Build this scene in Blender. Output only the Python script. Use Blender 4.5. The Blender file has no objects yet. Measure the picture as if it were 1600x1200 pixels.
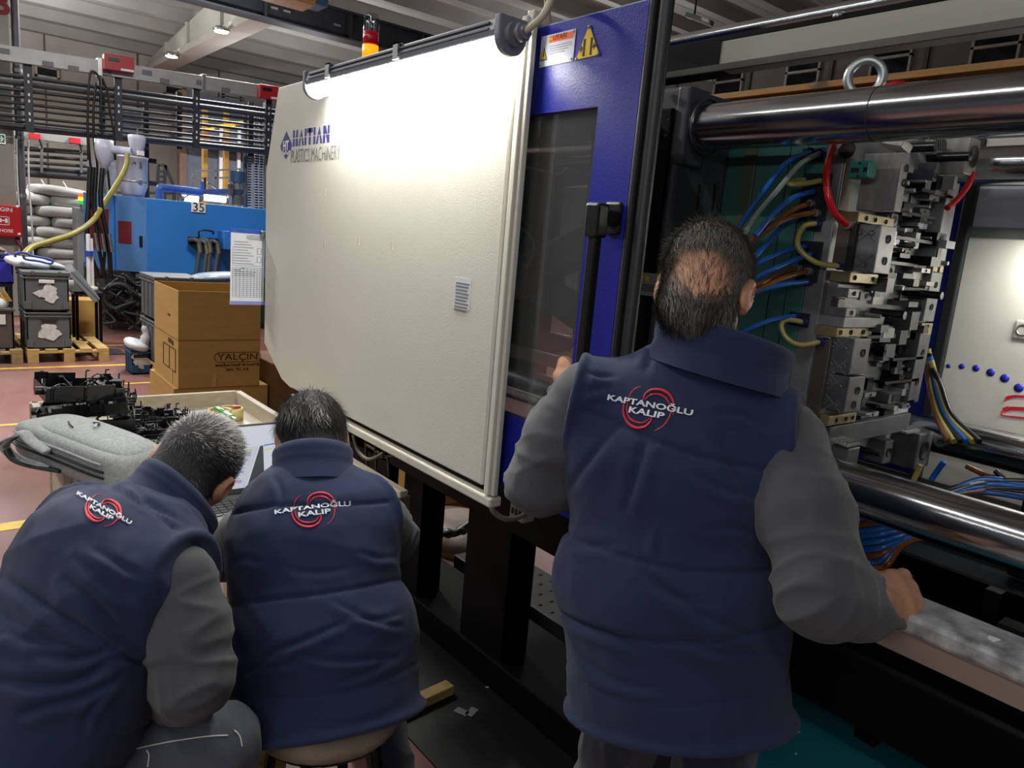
import bpy, bmesh, math, random
import numpy as np
from mathutils import Vector, Matrix, Euler
from mathutils.bvhtree import BVHTree

random.seed(7)
rng = np.random.default_rng(7)
S = bpy.context.scene
COL = S.collection

# ------------------------------------------------------------------ camera
# world: X runs across the hall, Y along the moulding machine, Z up; metres
FPX, YAW, PITCH, ROLL = 1153.14, 0.69078595, 0.188203, 0.0866229
CAM = Vector((0, 0, 1.66))
_fh = Vector((math.sin(YAW), math.cos(YAW), 0)); _rt = Vector((math.cos(YAW), -math.sin(YAW), 0)); _up = Vector((0, 0, 1))
_fw = math.cos(PITCH) * _fh - math.sin(PITCH) * _up
_u = math.cos(PITCH) * _up + math.sin(PITCH) * _fh
_r2 = math.cos(ROLL) * _rt + math.sin(ROLL) * _u
_u2 = -math.sin(ROLL) * _rt + math.cos(ROLL) * _u
cd = bpy.data.cameras.new('camera'); cam = bpy.data.objects.new('camera', cd); COL.objects.link(cam)
cm = Matrix((( _r2.x, _u2.x, -_fw.x, CAM.x), (_r2.y, _u2.y, -_fw.y, CAM.y), (_r2.z, _u2.z, -_fw.z, CAM.z), (0, 0, 0, 1)))
cam.matrix_world = cm
cd.sensor_width = 36; cd.lens = 36 * FPX / 1600; cd.clip_start = 0.02; cd.clip_end = 200
S.camera = cam

# ------------------------------------------------------------------ world, lamps, exposure
S.view_settings.view_transform = 'Standard'; S.view_settings.look = 'None'
S.view_settings.exposure = 0.0; S.view_settings.gamma = 1.0; S.view_settings.use_curve_mapping = False
W = bpy.data.worlds.new('hall_air'); S.world = W; W.use_nodes = True
bg = W.node_tree.nodes['Background']; bg.inputs[0].default_value = (0.80, 0.88, 1.0, 1); bg.inputs[1].default_value = 0.07
def area(name, loc, size, power, col=(1, .97, .92), target=None):
    l = bpy.data.lights.new(name, 'AREA'); l.shape = 'RECTANGLE'; l.size, l.size_y = size; l.energy = power; l.color = col
    o = bpy.data.objects.new(name, l); COL.objects.link(o); o.location = loc
    if target is not None:
        o.rotation_euler = (Vector(target) - Vector(loc)).to_track_quat('-Z', 'Y').to_euler()
    return o
# rows of pendant lamps under the hall roof; unseen uplights added to brighten the slabs
for lx, ly, pw, upw in ((-2.0, 7.0, 240, 90), (2.2, 7.6, 240, 80), (-1, 13.0, 400, 520), (4.5, 13.5, 400, 130), (0.5, 20.0, 560, 950), (8.5, 20.0, 420, 160), (9.5, 9.5, 70, 110), (14, 15, 70, 110)):
    area('high_bay_lamp', (lx, ly, 5.2), (1.3, .35), pw, (1, .985, .955))
    area('added_ceiling_uplight', (lx, ly, 4.6), (1.3, .35), upw, (.96, .98, 1), (lx, ly, 9))
# continuous strip lights over the aisle behind the photographer
for lx, y0, y1, z, pw in ((-1.1, -3.4, 3.4, 4.3, 66), (-4.2, -2.0, 5.0, 4.6, 50), (1.9, -6.5, -1.2, 4.4, 10)):
    area('strip_lamp', (lx, (y0 + y1) / 2, z), (.10, y1 - y0), pw, (1, .985, .96))
# unseen fill light added across the aisle to brighten the mould
area('added_mould_fill_light', (-2.7, -.9, 2.5), (2.4, .10), 24, (1, .985, .96), (1.6, .9, 1.5))
# lamp tube of the rear guard, beyond the right edge of the view
area('rear_guard_lamp', (2.52, 0.12, 1.775), (1.25, .05), 13, (1, .98, .95), (2.64, .12, 1.60))

# ------------------------------------------------------------------ helpers
def lin(h):
    if isinstance(h, str):
        h = h.lstrip('#'); c = [int(h[i:i + 2], 16) / 255 for i in (0, 2, 4)]
        return tuple(x / 12.92 if x <= .04045 else ((x + .055) / 1.055) ** 2.4 for x in c)
    return tuple(h)

MATS = {}
def mat(name, col, rough=.5, metal=0.0, var=.12, vs=6.0, bump=0.0, bs=80.0, coat=0.0, emit=None, es=1.0, trans=0.0, ior=1.45, col2=None, stretch=None, spec=.5, sheen=0.0, rvar=0.0):
    if name in MATS: return MATS[name]
    m = bpy.data.materials.new(name); m.use_nodes = True; nt = m.node_tree; b = nt.nodes['Principled BSDF']
    c = lin(col)
    tc = nt.nodes.new('ShaderNodeTexCoord'); mp = nt.nodes.new('ShaderNodeMapping'); nt.links.new(tc.outputs['Object'], mp.inputs[0])
    if stretch: mp.inputs['Scale'].default_value = stretch
    nz = nt.nodes.new('ShaderNodeTexNoise'); nz.inputs['Scale'].default_value = vs; nz.inputs['Detail'].default_value = 6; nt.links.new(mp.outputs[0], nz.inputs['Vector'])
    rp = nt.nodes.new('ShaderNodeValToRGB'); rp.color_ramp.elements[0].position = .32; rp.color_ramp.elements[1].position = .68
    lo = tuple(x * (1 - var) for x in c); hi = tuple(min(1, x * (1 + var)) for x in c) if col2 is None else lin(col2)
    rp.color_ramp.elements[0].color = (*lo, 1); rp.color_ramp.elements[1].color = (*hi, 1)
    nt.links.new(nz.outputs['Fac'], rp.inputs[0]); nt.links.new(rp.outputs[0], b.inputs['Base Color'])
    b.inputs['Roughness'].default_value = rough; b.inputs['Metallic'].default_value = metal
    b.inputs['Specular IOR Level'].default_value = spec
    if rvar:
        mr = nt.nodes.new('ShaderNodeMapRange'); mr.inputs['To Min'].default_value = max(0, rough - rvar); mr.inputs['To Max'].default_value = rough + rvar
        nt.links.new(nz.outputs['Fac'], mr.inputs['Value']); nt.links.new(mr.outputs[0], b.inputs['Roughness'])
    if coat: b.inputs['Coat Weight'].default_value = coat; b.inputs['Coat Roughness'].default_value = .08
    if sheen: b.inputs['Sheen Weight'].default_value = sheen; b.inputs['Sheen Roughness'].default_value = .6
    if trans: b.inputs['Transmission Weight'].default_value = trans; b.inputs['IOR'].default_value = ior
    if emit is not None:
        b.inputs['Emission Color'].default_value = (*lin(emit), 1); b.inputs['Emission Strength'].default_value = es
    if bump:
        n2 = nt.nodes.new('ShaderNodeTexNoise'); n2.inputs['Scale'].default_value = bs; n2.inputs['Detail'].default_value = 4; nt.links.new(mp.outputs[0], n2.inputs['Vector'])
        bp = nt.nodes.new('ShaderNodeBump'); bp.inputs['Strength'].default_value = bump; bp.inputs['Distance'].default_value = .01
        nt.links.new(n2.outputs['Fac'], bp.inputs['Height']); nt.links.new(bp.outputs[0], b.inputs['Normal'])
    MATS[name] = m; return m

def glass(name, tint=(1, 1, 1), refl=.12, rough=.02, refl_haze=0.0):
    m = bpy.data.materials.new(name); m.use_nodes = True; nt = m.node_tree; nt.nodes.clear()
    out = nt.nodes.new('ShaderNodeOutputMaterial'); tr = nt.nodes.new('ShaderNodeBsdfTransparent'); gl = nt.nodes.new('ShaderNodeBsdfGlossy'); mx = nt.nodes.new('ShaderNodeMixShader')
    nz = nt.nodes.new('ShaderNodeTexNoise'); nz.inputs['Scale'].default_value = 9; mr = nt.nodes.new('ShaderNodeMapRange'); mr.inputs['To Min'].default_value = rough; mr.inputs['To Max'].default_value = rough + .06
    nt.links.new(nz.outputs['Fac'], mr.inputs['Value']); nt.links.new(mr.outputs[0], gl.inputs['Roughness'])
    tr.inputs[0].default_value = (*tint, 1); mx.inputs[0].default_value = refl
    if refl_haze:  # grey diffuse mix paints the hazy reflections on the pane
        df = nt.nodes.new('ShaderNodeBsdfDiffuse'); df.inputs[0].default_value = (.5, .5, .48, 1); m2 = nt.nodes.new('ShaderNodeMixShader'); m2.inputs[0].default_value = refl_haze; nt.links.new(tr.outputs[0], m2.inputs[1]); nt.links.new(df.outputs[0], m2.inputs[2]); tr = m2
    nt.links.new(tr.outputs[0], mx.inputs[1]); nt.links.new(gl.outputs[0], mx.inputs[2]); nt.links.new(mx.outputs[0], out.inputs[0])
    return m

def at(px, py, axis, v):
    """the point where the camera's line of sight through a photo pixel meets the plane axis = v (a survey of the photo)"""
    d = _r2 * ((px - 800) / FPX) - _u2 * ((py - 600) / FPX) + _fw
    if axis == 'D': return CAM + d * v
    i = 'XYZ'.index(axis); t = (v - CAM[i]) / d[i]
    return CAM + d * t

WL = {}
def thing(name, label, cat, loc, group=None):
    o = bpy.data.objects.new(name, None); COL.objects.link(o); o.empty_display_size = .1
    o.location = loc; o['label'] = label; o['category'] = cat
    if group: o['group'] = group
    WL[o.name] = Vector(loc); return o
def tag(o, label=None, cat=None, group=None, kind=None):
    if label: o['label'] = label
    if cat: o['category'] = cat
    if group: o['group'] = group
    if kind: o['kind'] = kind
    return o

class M:
    def __init__(s, tf=None): s.v = []; s.f = []; s.mi = []; s.sm = []; s.cur = 0; s.tf = tf
    def add(s, vs, fs, smooth=False):
        o = len(s.v)
        for p in vs:
            p = Vector(p); s.v.append(s.tf @ p if s.tf is not None else p)
        for f in fs:
            s.f.append([i + o for i in f]); s.mi.append(s.cur); s.sm.append(smooth)
        return s
    def m(s, i): s.cur = i; return s
    def box(s, x0, x1, y0, y1, z0, z1):
        vs = [(x, y, z) for x in (x0, x1) for y in (y0, y1) for z in (z0, z1)]
        return s.add(vs, [(0, 1, 3, 2), (4, 6, 7, 5), (0, 4, 5, 1), (2, 3, 7, 6), (0, 2, 6, 4), (1, 5, 7, 3)])
    def cbox(s, c, sz, rot=None):
        R = rot.to_matrix() if isinstance(rot, Euler) else (rot or Matrix.Identity(3)); c = Vector(c)
        vs = [c + R @ Vector((x * sz[0] / 2, y * sz[1] / 2, z * sz[2] / 2)) for x in (-1, 1) for y in (-1, 1) for z in (-1, 1)]
        return s.add(vs, [(0, 1, 3, 2), (4, 6, 7, 5), (0, 4, 5, 1), (2, 3, 7, 6), (0, 2, 6, 4), (1, 5, 7, 3)])
    def bar(s, p, q, w, h, up=(0, 0, 1)):
        p, q = Vector(p), Vector(q); d = (q - p).normalized(); u = Vector(up)
        if abs(d.dot(u)) > .98: u = Vector((1, 0, 0))
        a = d.cross(u).normalized(); u = a.cross(d)
        vs = [e + a * (i * w / 2) + u * (j * h / 2) for e in (p, q) for i in (-1, 1) for j in (-1, 1)]
        return s.add(vs, [(0, 1, 3, 2), (4, 6, 7, 5), (0, 4, 5, 1), (2, 3, 7, 6), (0, 2, 6, 4), (1, 5, 7, 3)])
    def tube(s, pts, r, n=10, flat=1.0, up=None, smooth=True):
        pts = [Vector(p) for p in pts]; N = len(pts); rs = r if isinstance(r, (list, tuple)) else [r] * N
        rings = []; prev = None
        for i, p in enumerate(pts):
            t = (pts[min(i + 1, N - 1)] - pts[max(i - 1, 0)]).normalized()
            if prev is None:
                u = Vector(up) if up else (Vector((0, 0, 1)) if abs(t.z) < .9 else Vector((1, 0, 0)))
            else: u = prev
            u = (u - t * u.dot(t)).normalized(); prev = u; w = t.cross(u)
            rings.append([p + (u * math.cos(2 * math.pi * k / n) * flat + w * math.sin(2 * math.pi * k / n)) * rs[i] for k in range(n)])
        vs = [p for rg in rings for p in rg]
        fs = [(i * n + k, i * n + (k + 1) % n, (i + 1) * n + (k + 1) % n, (i + 1) * n + k) for i in range(N - 1) for k in range(n)]
        s.add(vs, fs, smooth)
        return s.add(rings[0] + rings[-1], [tuple(range(n))[::-1], tuple(range(n, 2 * n))])
    def cyl(s, p, q, r, r2=None, n=20): return s.tube([p, q], [r, r if r2 is None else r2], n)
    def lathe(s, c, prof, n=20, axis=(0, 0, 1), smooth=True):
        c = Vector(c); R = Vector((0, 0, 1)).rotation_difference(Vector(axis)).to_matrix()
        vs = [c + R @ Vector((r * math.cos(2 * math.pi * k / n), r * math.sin(2 * math.pi * k / n), z)) for r, z in prof for k in range(n)]
        fs = [(i * n + k, i * n + (k + 1) % n, (i + 1) * n + (k + 1) % n, (i + 1) * n + k) for i in range(len(prof) - 1) for k in range(n)]
        return s.add(vs, fs, smooth)
    def prism(s, poly, off, smooth=False):
        poly = [Vector(p) for p in poly]; off = Vector(off); n = len(poly)
        return s.add(poly + [p + off for p in poly], [tuple(range(n))[::-1], tuple(range(n, 2 * n))] + [(i, (i + 1) % n, n + (i + 1) % n, n + i) for i in range(n)], smooth)
    def torus(s, c, axis, Rr, r, n=28, k=10, a0=0, a1=2 * math.pi):
        c = Vector(c); Q = Vector((0, 0, 1)).rotation_difference(Vector(axis)).to_matrix(); full = abs(a1 - a0 - 2 * math.pi) < 1e-6
        N = n if full else n + 1; vs = []
        for i in range(N):
            a = a0 + (a1 - a0) * i / n
            for j in range(k):
                b = 2 * math.pi * j / k
                vs.append(c + Q @ Vector(((Rr + r * math.cos(b)) * math.cos(a), (Rr + r * math.cos(b)) * math.sin(a), r * math.sin(b))))
        fs = [(i * k + j, ((i + 1) % N) * k + j, ((i + 1) % N) * k + (j + 1) % k, i * k + (j + 1) % k) for i in range(n) for j in range(k)]
        return s.add(vs, fs, True)
    def ell(s, c, r, rot=None, nu=16, nv=10, e=1.0):
        R = rot.to_matrix() if isinstance(rot, Euler) else (rot or Matrix.Identity(3)); c = Vector(c); vs = []
        sp = lambda x: math.copysign(abs(x) ** e, x)
        for j in range(nv + 1):
            ph = -math.pi / 2 + math.pi * j / nv
            for i in range(nu):
                th = 2 * math.pi * i / nu
                vs.append(c + R @ Vector((r[0] * sp(math.cos(ph)) * sp(math.cos(th)), r[1] * sp(math.cos(ph)) * sp(math.sin(th)), r[2] * sp(math.sin(ph)))))
        return s.add(vs, [(j * nu + i, j * nu + (i + 1) % nu, (j + 1) * nu + (i + 1) % nu, (j + 1) * nu + i) for j in range(nv) for i in range(nu)], True)
    def obj(s, name, mats, parent=None, bev=0.0, label=None, cat=None, group=None, kind=None, segs=2, center=False):
        me = bpy.data.meshes.new(name); mats = mats if isinstance(mats, (list, tuple)) else [mats]
        if parent is not None: org = WL[parent.name].copy()
        else:
            xs = [p.x for p in s.v]; ys = [p.y for p in s.v]; zs = [p.z for p in s.v]
            org = Vector(((min(xs) + max(xs)) / 2, (min(ys) + max(ys)) / 2, min(zs)))
        me.from_pydata([tuple(p - org) for p in s.v], [], s.f); me.validate(); 
        for mm in mats: me.materials.append(mm)
        if len(me.polygons) == len(s.f):
            me.polygons.foreach_set('material_index', s.mi); me.polygons.foreach_set('use_smooth', s.sm)
        b = bmesh.new(); b.from_mesh(me); bmesh.ops.recalc_face_normals(b, faces=b.faces); b.to_mesh(me); b.free()
        o = bpy.data.objects.new(name, me); COL.objects.link(o)
        if parent is not None: o.parent = parent; WL[o.name] = WL[parent.name]
        else: o.location = org; WL[o.name] = org
        if bev:
            md = o.modifiers.new('edge', 'BEVEL'); md.width = bev; md.segments = segs; md.limit_method = 'ANGLE'; md.angle_limit = math.radians(35)
        return tag(o, label, cat, group, kind)

def text(name, body, origin, right, up, size, m, parent, bold=0.0, sx=1.0, depth=.0006, align='CENTER', shear=0.0):
    cu = bpy.data.curves.new(name, 'FONT'); cu.body = body; cu.size = size; cu.align_x = align; cu.align_y = 'CENTER'; cu.offset = bold; cu.extrude = depth / 2; cu.resolution_u = 3; cu.shear = shear
    o = bpy.data.objects.new(name, cu); COL.objects.link(o)
    r = Vector(right).normalized(); u = Vector(up).normalized(); n = r.cross(u)
    dg = bpy.context.evaluated_depsgraph_get(); me = bpy.data.meshes.new_from_object(o.evaluated_get(dg))
    COL.objects.unlink(o); bpy.data.objects.remove(o)
    org = WL[parent.name]; og = Vector(origin)
    for v in me.vertices: v.co = og + r * (v.co.x * sx) + u * v.co.y + n * v.co.z - org
    me.materials.clear(); me.materials.append(m)
    o = bpy.data.objects.new(name, me); COL.objects.link(o); o.parent = parent; WL[o.name] = org
    return o

def dup(root, loc, rotz=0.0, label=None, group=None):
    r = root.copy(); COL.objects.link(r); r.location = loc; r.rotation_euler = (r.rotation_euler[0], r.rotation_euler[1], r.rotation_euler[2] + rotz)
    WL[r.name] = Vector(loc)
    if label: r['label'] = label
    if group: r['group'] = group
    for ch in list(root.children):
        c = ch.copy(); COL.objects.link(c); c.parent = r
        for g in list(ch.children):
            d = g.copy(); COL.objects.link(d); d.parent = c
    return r

def bez(pts, n=10):
    """smooth curve through points (Catmull-Rom)"""
    P = [Vector(p) for p in pts]; P = [2 * P[0] - P[1]] + P + [2 * P[-1] - P[-2]]; out = []
    for i in range(1, len(P) - 2):
        for k in range(n):
            t = k / n; a, b, c, d = P[i - 1], P[i], P[i + 1], P[i + 2]
            out.append(.5 * ((2 * b) + (c - a) * t + (2 * a - 5 * b + 4 * c - d) * t * t + (3 * b - a - 3 * c + d) * t ** 3))
    return out + [P[-2]]

# ------------------------------------------------------------------ materials
concrete = mat('concrete', '#8f8c84', .9, var=.18, vs=.9, bump=.15, bs=20)
concrete_lt = mat('pale_concrete', '#a7a399', .9, var=.10, vs=1.2, bump=.1, bs=20)
roofc = mat('roof_slab', '#8a8882', .9, var=.14, vs=.7)
dsteel = mat('dark_steel', '#23252a', .5, .3, var=.2, vs=4)
blackp = mat('black_plastic', '#101113', .35, var=.2, vs=10, bump=.05, bs=120)
blackm = mat('black_paint', '#030304', .6, var=.35, vs=5, bump=.06, bs=40, spec=.15)
rubber = mat('black_rubber', '#1a1b1d', .6, var=.2, vs=9)
white_paint = mat('white_machine_paint', '#c6c4b8', .42, var=.025, vs=2.5, bump=.12, bs=260, coat=.1)
blue_paint = mat('blue_machine_paint', '#1c2288', .40, var=.05, vs=3, bump=.10, bs=240, spec=.35)
chrome = mat('chrome_bar', '#c3c5ca', .17, 1, var=.05, vs=3, stretch=(1, .1, 1), rvar=.03)
steel = mat('machined_steel', '#7e7f82', .40, .2, var=.22, vs=18, bump=.08, bs=160, rvar=.1)
steel_lt = mat('bright_steel', '#9c9c9a', .34, .3, var=.15, vs=22, stretch=(1, 3, 1), rvar=.1)
steel_dk = mat('dark_tool_steel', '#56575b', .40, .2, var=.3, vs=16, bump=.08, bs=140, rvar=.1)
brass = mat('bronze_bar', '#948562', .38, .35, var=.18, vs=14)
mould_green = mat('mould_green_paint', '#3c7168', .5, var=.15, vs=5, bump=.04, bs=90)
silver = mat('galvanised', '#a6a7a6', .32, .9, var=.15, vs=12)
white_plastic = mat('white_plastic', '#d8d8d8', .4, var=.05)
gray_plastic = mat('lamp_gray', '#70747e', .45, var=.06)
paper = mat('paper', '#e2e4ea', .8, var=.03, vs=30)
card = mat('cardboard', '#b48d4c', .85, var=.07, vs=3, bump=.05, bs=60, stretch=(1, 1, 6))
card_dk = mat('cardboard_inside', '#7a5a30', .9, var=.08, vs=4)
ink = mat('ink_dark', '#1c1a18', .7, var=.1)
ink_brown = mat('box_print', '#40280f', .8, var=.15, vs=40)
red_paint = mat('red_paint', '#a8141f', .4, var=.08)
white_ink = mat('white_print', '#dedede', .6, var=.03)
yellow = mat('yellow_paint', '#d5b31c', .45, var=.06)
navy_ink = mat('navy_print', '#2b2a78', .5, var=.05)
wood = mat('plank_wood', '#b08a55', .7, var=.2, vs=5, stretch=(12, 1, 12), bump=.08, bs=50)
pale_wood = mat('pallet_wood', '#b99a5e', .8, var=.2, vs=6, stretch=(2, 2, 10), bump=.08, bs=50)
table_wood = mat('laminate_wood', '#b7aa93', .5, var=.12, vs=5, stretch=(6, 1, 14), bump=.04, bs=60)
# ================================================================== THE HALL
def floor_material():
    m = bpy.data.materials.new('painted_floor'); m.use_nodes = True; nt = m.node_tree; b = nt.nodes['Principled BSDF']
    tc = nt.nodes.new('ShaderNodeTexCoord')
    n1 = nt.nodes.new('ShaderNodeTexNoise'); n1.inputs['Scale'].default_value = 1.1; n1.inputs['Detail'].default_value = 8; n1.inputs['Roughness'].default_value = .65
    mp = nt.nodes.new('ShaderNodeMapping'); mp.inputs['Scale'].default_value = (1, .45, 1); mp.inputs['Rotation'].default_value = (0, 0, .5)
    nt.links.new(tc.outputs['Object'], mp.inputs[0]); nt.links.new(mp.outputs[0], n1.inputs['Vector'])
    r1 = nt.nodes.new('ShaderNodeValToRGB'); e = r1.color_ramp.elements
    e[0].position = .30; e[0].color = (*lin('#6a3f39'), 1); e[1].position = .72; e[1].color = (*lin('#986c65'), 1)
    k = r1.color_ramp.elements.new(.52); k.color = (*lin('#80524b'), 1)
    nt.links.new(n1.outputs['Fac'], r1.inputs[0])
    n2 = nt.nodes.new('ShaderNodeTexNoise'); n2.inputs['Scale'].default_value = .35; n2.inputs['Detail'].default_value = 5; nt.links.new(tc.outputs['Object'], n2.inputs['Vector'])
    r2 = nt.nodes.new('ShaderNodeValToRGB'); r2.color_ramp.elements[0].position = .50; r2.color_ramp.elements[1].position = .62
    nt.links.new(n2.outputs['Fac'], r2.inputs[0])
    mx = nt.nodes.new('ShaderNodeMix'); mx.data_type = 'RGBA'; mx.inputs['B'].default_value = (*lin('#7d746c'), 1)
    nt.links.new(r2.outputs[0], mx.inputs['Factor']); nt.links.new(r1.outputs[0], mx.inputs['A'])
    sc = nt.nodes.new('ShaderNodeMath'); sc.operation = 'MULTIPLY'; sc.inputs[1].default_value = .45; nt.links.new(r2.outputs[0], sc.inputs[0]); nt.links.new(sc.outputs[0], mx.inputs['Factor'])
    nt.links.new(mx.outputs['Result'], b.inputs['Base Color']); b.inputs['Roughness'].default_value = .38
    return m
floor = M().box(-10, 24, -8, 28, -.15, 0).obj('floor', floor_material(), kind='structure')
linem = mat('worn_yellow_line', '#c9a640', .6, var=.25, vs=7)
for (x0, x1, y0, y1) in ((-2, 2.5, 8.72, 8.80), (-3, 1.02, 4.32, 4.43), (-3, 1.5, 6.46, 6.52), (2.5, 3.1, 8.72, 8.80), (1.0, 2.8, 7.75, 7.80), (1.4, 2.6, 10.05, 10.11)):
    M().box(x0, x1, y0, y1, 0.0005, .002).obj('painted_line', linem, floor)

wb = M().box(-10, 24, 27, 27.4, 0, 7.5).obj('wall_back', concrete_lt, kind='structure')
for x in (-1.5, 1.0, 3.4, 5.9, 8.4, 10.9): M().box(x - .02, x + .02, 26.97, 27, 0, 7.4).obj('panel_joint', mat('joint_dark', '#5c5a55', .9), wb)
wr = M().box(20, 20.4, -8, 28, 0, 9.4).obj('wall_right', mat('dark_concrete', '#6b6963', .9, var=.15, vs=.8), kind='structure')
dglass = mat('dark_window_glass', '#15181d', .12, var=.2)
wframe = mat('window_frame_grey', '#a9a7a0', .5)
def hall_window(n, c, axis, w, h):
    r = thing('window_%d' % n, 'grey framed high window of two dark panes', 'window', c); r['kind'] = 'structure'
    del r['label']; del r['category']
    fr = M(); pa = []
    def bx(mb, a0, a1, z0, z1, d0, d1):
        if axis == 'Y': mb.box(c[0] + a0, c[0] + a1, c[1] + d0, c[1] + d1, c[2] + z0, c[2] + z1)
        else: mb.box(c[0] + d0, c[0] + d1, c[1] + a0, c[1] + a1, c[2] + z0, c[2] + z1)
    t = .06
    bx(fr, -w / 2, w / 2, h / 2 - t, h / 2, -.12, 0); bx(fr, -w / 2, w / 2, -h / 2, -h / 2 + t, -.12, 0); bx(fr, -w / 2, w / 2, .06, .12, -.12, 0)
    bx(fr, -w / 2, -w / 2 + t, -h / 2, h / 2, -.12, 0); bx(fr, w / 2 - t, w / 2, -h / 2, h / 2, -.12, 0)
    fr.obj('window_frame', wframe, r)
    for z0, z1 in ((-h / 2 + t, .06), (.12, h / 2 - t)):
        p = M(); bx(p, -w / 2 + t, w / 2 - t, z0, z1, -.05, -.02); p.obj('pane', dglass, r)
n = 1
for px, py in ((73, 111), (271, 140), (361, 159)):
    p = at(px, py, 'Y', 27); hall_window(n, (p.x, 27, p.z), 'Y', .62, .42); n += 1
for px, py in ((1140, 133), (1256, 118), (1394, 96), (1557, 79)):
    p = at(px, py, 'X', 20); hall_window(n, (20, p.y, p.z), 'X', 1.05, .95); n += 1
for y in (4.5, 9.1, 11.6, 14.2, 17): M().box(19.9, 20, y - .05, y + .05, 0, 9).obj('panel_joint', mat('joint_dark', '#5c5a55', .9), wr)

# ceiling: ribbed concrete slabs on a pitched beam
zc = lambda y: 6.53 + .0972 * (27.7 - y)
ceil = M().box(-10, 24, 27.0, 27.5, 6.6, 7.0).obj('ceiling', roofc, kind='structure')
y = 27.0; 
while y > -7:
    y0, y1 = y - 1.22, y; zm = zc((y0 + y1) / 2)
    mb = M()
    mb.prism([(-10, y0, zc(y0) + .12), (-10, y1, zc(y1) + .12), (-10, y1, zc(y1)), (-10, y1 - .42, zc(y1 - .42)), (-10, y1 - .48, zm - .26), (-10, y1 - .74, zm - .26), (-10, y1 - .80, zc(y1 - .8)), (-10, y0, zc(y0))], (34, 0, 0))
    mb.obj('roof_slab', roofc, ceil); y -= 1.235
bm_ = M().prism([(6.2, 26.9, 6.1), (6.2, 26.9, 6.35), (6.2, 12, zc(12) - .28), (6.2, 12, 6.1)], (.34, 0, 0))
bm_.box(6.1, 6.64, 12, 26.9, 6.0, 6.16)
for yy in (24.5, 22.4, 19.6, 17.0): bm_.box(6.12, 6.62, yy, yy + .16, 6.1, zc(yy) - .3)
bm_.obj('ceiling_beam', concrete_lt, kind='structure')
lampw = mat('lamp_glow', '#ffffff', .5, emit='#fff4e0', es=38)
for i, (px, py) in enumerate(((268, 84), (346, 44))):
    p = at(px, py, 'Z', 5.97)
    t = thing('ceiling_lamp', ('round lit ceiling lamp under the concrete beam, the farther and lower of two', 'round lit ceiling lamp under the concrete beam, the nearer and higher of two')[i], 'lamp', (p.x, p.y, 5.9), 'lamps under the concrete beam')
    M().lathe((p.x, p.y, 5.9), [(.16, 0), (.2, .04), (.12, .1), (.06, .1)], 18).obj('housing', silver, t)
    M().lathe((p.x, p.y, 5.885), [(0.0, 0), (.15, 0), (.15, .018), (0, .018)], 18).obj('lens', lampw, t)
# crane girder
gz = 5.45
t = thing('crane_girder', 'dark steel crane girder crossing under the hall roof', 'girder', (7, 15, gz))
M().box(1.5, 19, 14.98, 15.04, gz, gz + .48).obj('web', dsteel, t)
M().box(1.5, 19, 14.82, 15.2, gz - .03, gz).obj('lower_flange', mat('flange_gray', '#3a3d44', .5), t)
M().box(1.5, 19, 14.82, 15.2, gz + .48, gz + .52).obj('upper_flange', dsteel, t)
for x in (4.0, 5.45, 7.2, 8.9, 11.3): M().box(x, x + .05, 14.84, 15.0, gz, gz + .48).obj('stiffener', dsteel, t)
for x in (5.6, 5.85, 6.9): M().box(x, x + .14, 14.93, 14.98, gz + .2, gz + .24).obj('clip', silver, t)
p = at(462, 0, 'Y', 11.4)
cr = thing('trolley_box', 'tan and blue hoist box on the crane girder at the top edge', 'hoist', (p.x, 11.4, p.z - .05))
M().box(p.x - .37, p.x + .28, 11.3, 11.8, p.z - .03, p.z + .4).obj('body', wood, cr, .02)
M().box(p.x + .28, p.x + .48, 11.3, 11.7, p.z, p.z + .32).obj('motor', mat('hoist_blue', '#365a7c', .5), cr, .02)
M().bar((p.x, 11.5, p.z + .38), (p.x, 11.5, zc(11.5) - .02), .05, .05).obj('hanger', dsteel, cr)
# hanging lamp fixture upper right
p = at(1093, 30, 'X', 9)
t = thing('hanging_lamp', 'unlit small box floodlight under the dark roof at upper right', 'lamp', (p.x, p.y, p.z))
M().cbox((p.x, p.y, p.z), (.12, .42, .06), Euler((.35, 0, .3))).obj('housing', gray_plastic, t)
M().cbox((p.x - .05, p.y - .16, p.z - .05), (.08, .12, .03), Euler((.35, 0, .3))).obj('lens', white_plastic, t)
M().bar((p.x, p.y + .1, p.z), (p.x, p.y + .12, zc(p.y + .1) - .05), .02, .02).obj('hanger', dsteel, t)

# pillar with sign, cabinet
pl = M().box(.45, 1.222, 12.8, 13.5, 0, 7.8).obj('pillar', concrete, kind='structure', bev=.02)
p = at(-2, 6, 'Y', 12.79); pt = text('painted_letter', 'B', (p.x, 12.795, p.z), (1, 0, 0), (0, 0, 1), 0.40, mat('dull_red_paint', '#7c2226', .7), pl, bold=.012, sx=1.1)
a = at(-8, 208, 'Y', 12.75); b = at(9, 225, 'Y', 12.75)
t = thing('exit_sign', 'green exit sign with white arrow on the concrete pillar', 'sign', ((a.x + b.x) / 2, 12.79, b.z))
M().box(a.x, b.x, 12.76, 12.8, b.z, a.z).obj('plate', mat('sign_white', '#d8d8d8', .5, emit='#ffffff', es=.45), t)
M().box(a.x + .01, b.x - .012, 12.752, 12.76, b.z + .012, a.z - .012).obj('green_field', mat('sign_green', '#1f5a35', .5, emit='#1f7a40', es=.35), t)
zm = (a.z + b.z) / 2; mb = M(); mb.box(a.x + .04, b.x - .05, 12.748, 12.753, zm - .008, zm + .008); mb.prism([(b.x - .062, 12.748, zm - .035), (b.x - .045, 12.748, zm - .035), (b.x - .02, 12.748, zm), (b.x - .045, 12.748, zm + .035), (b.x - .062, 12.748, zm + .035), (b.x - .04, 12.748, zm)], (0, .005, 0))
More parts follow.
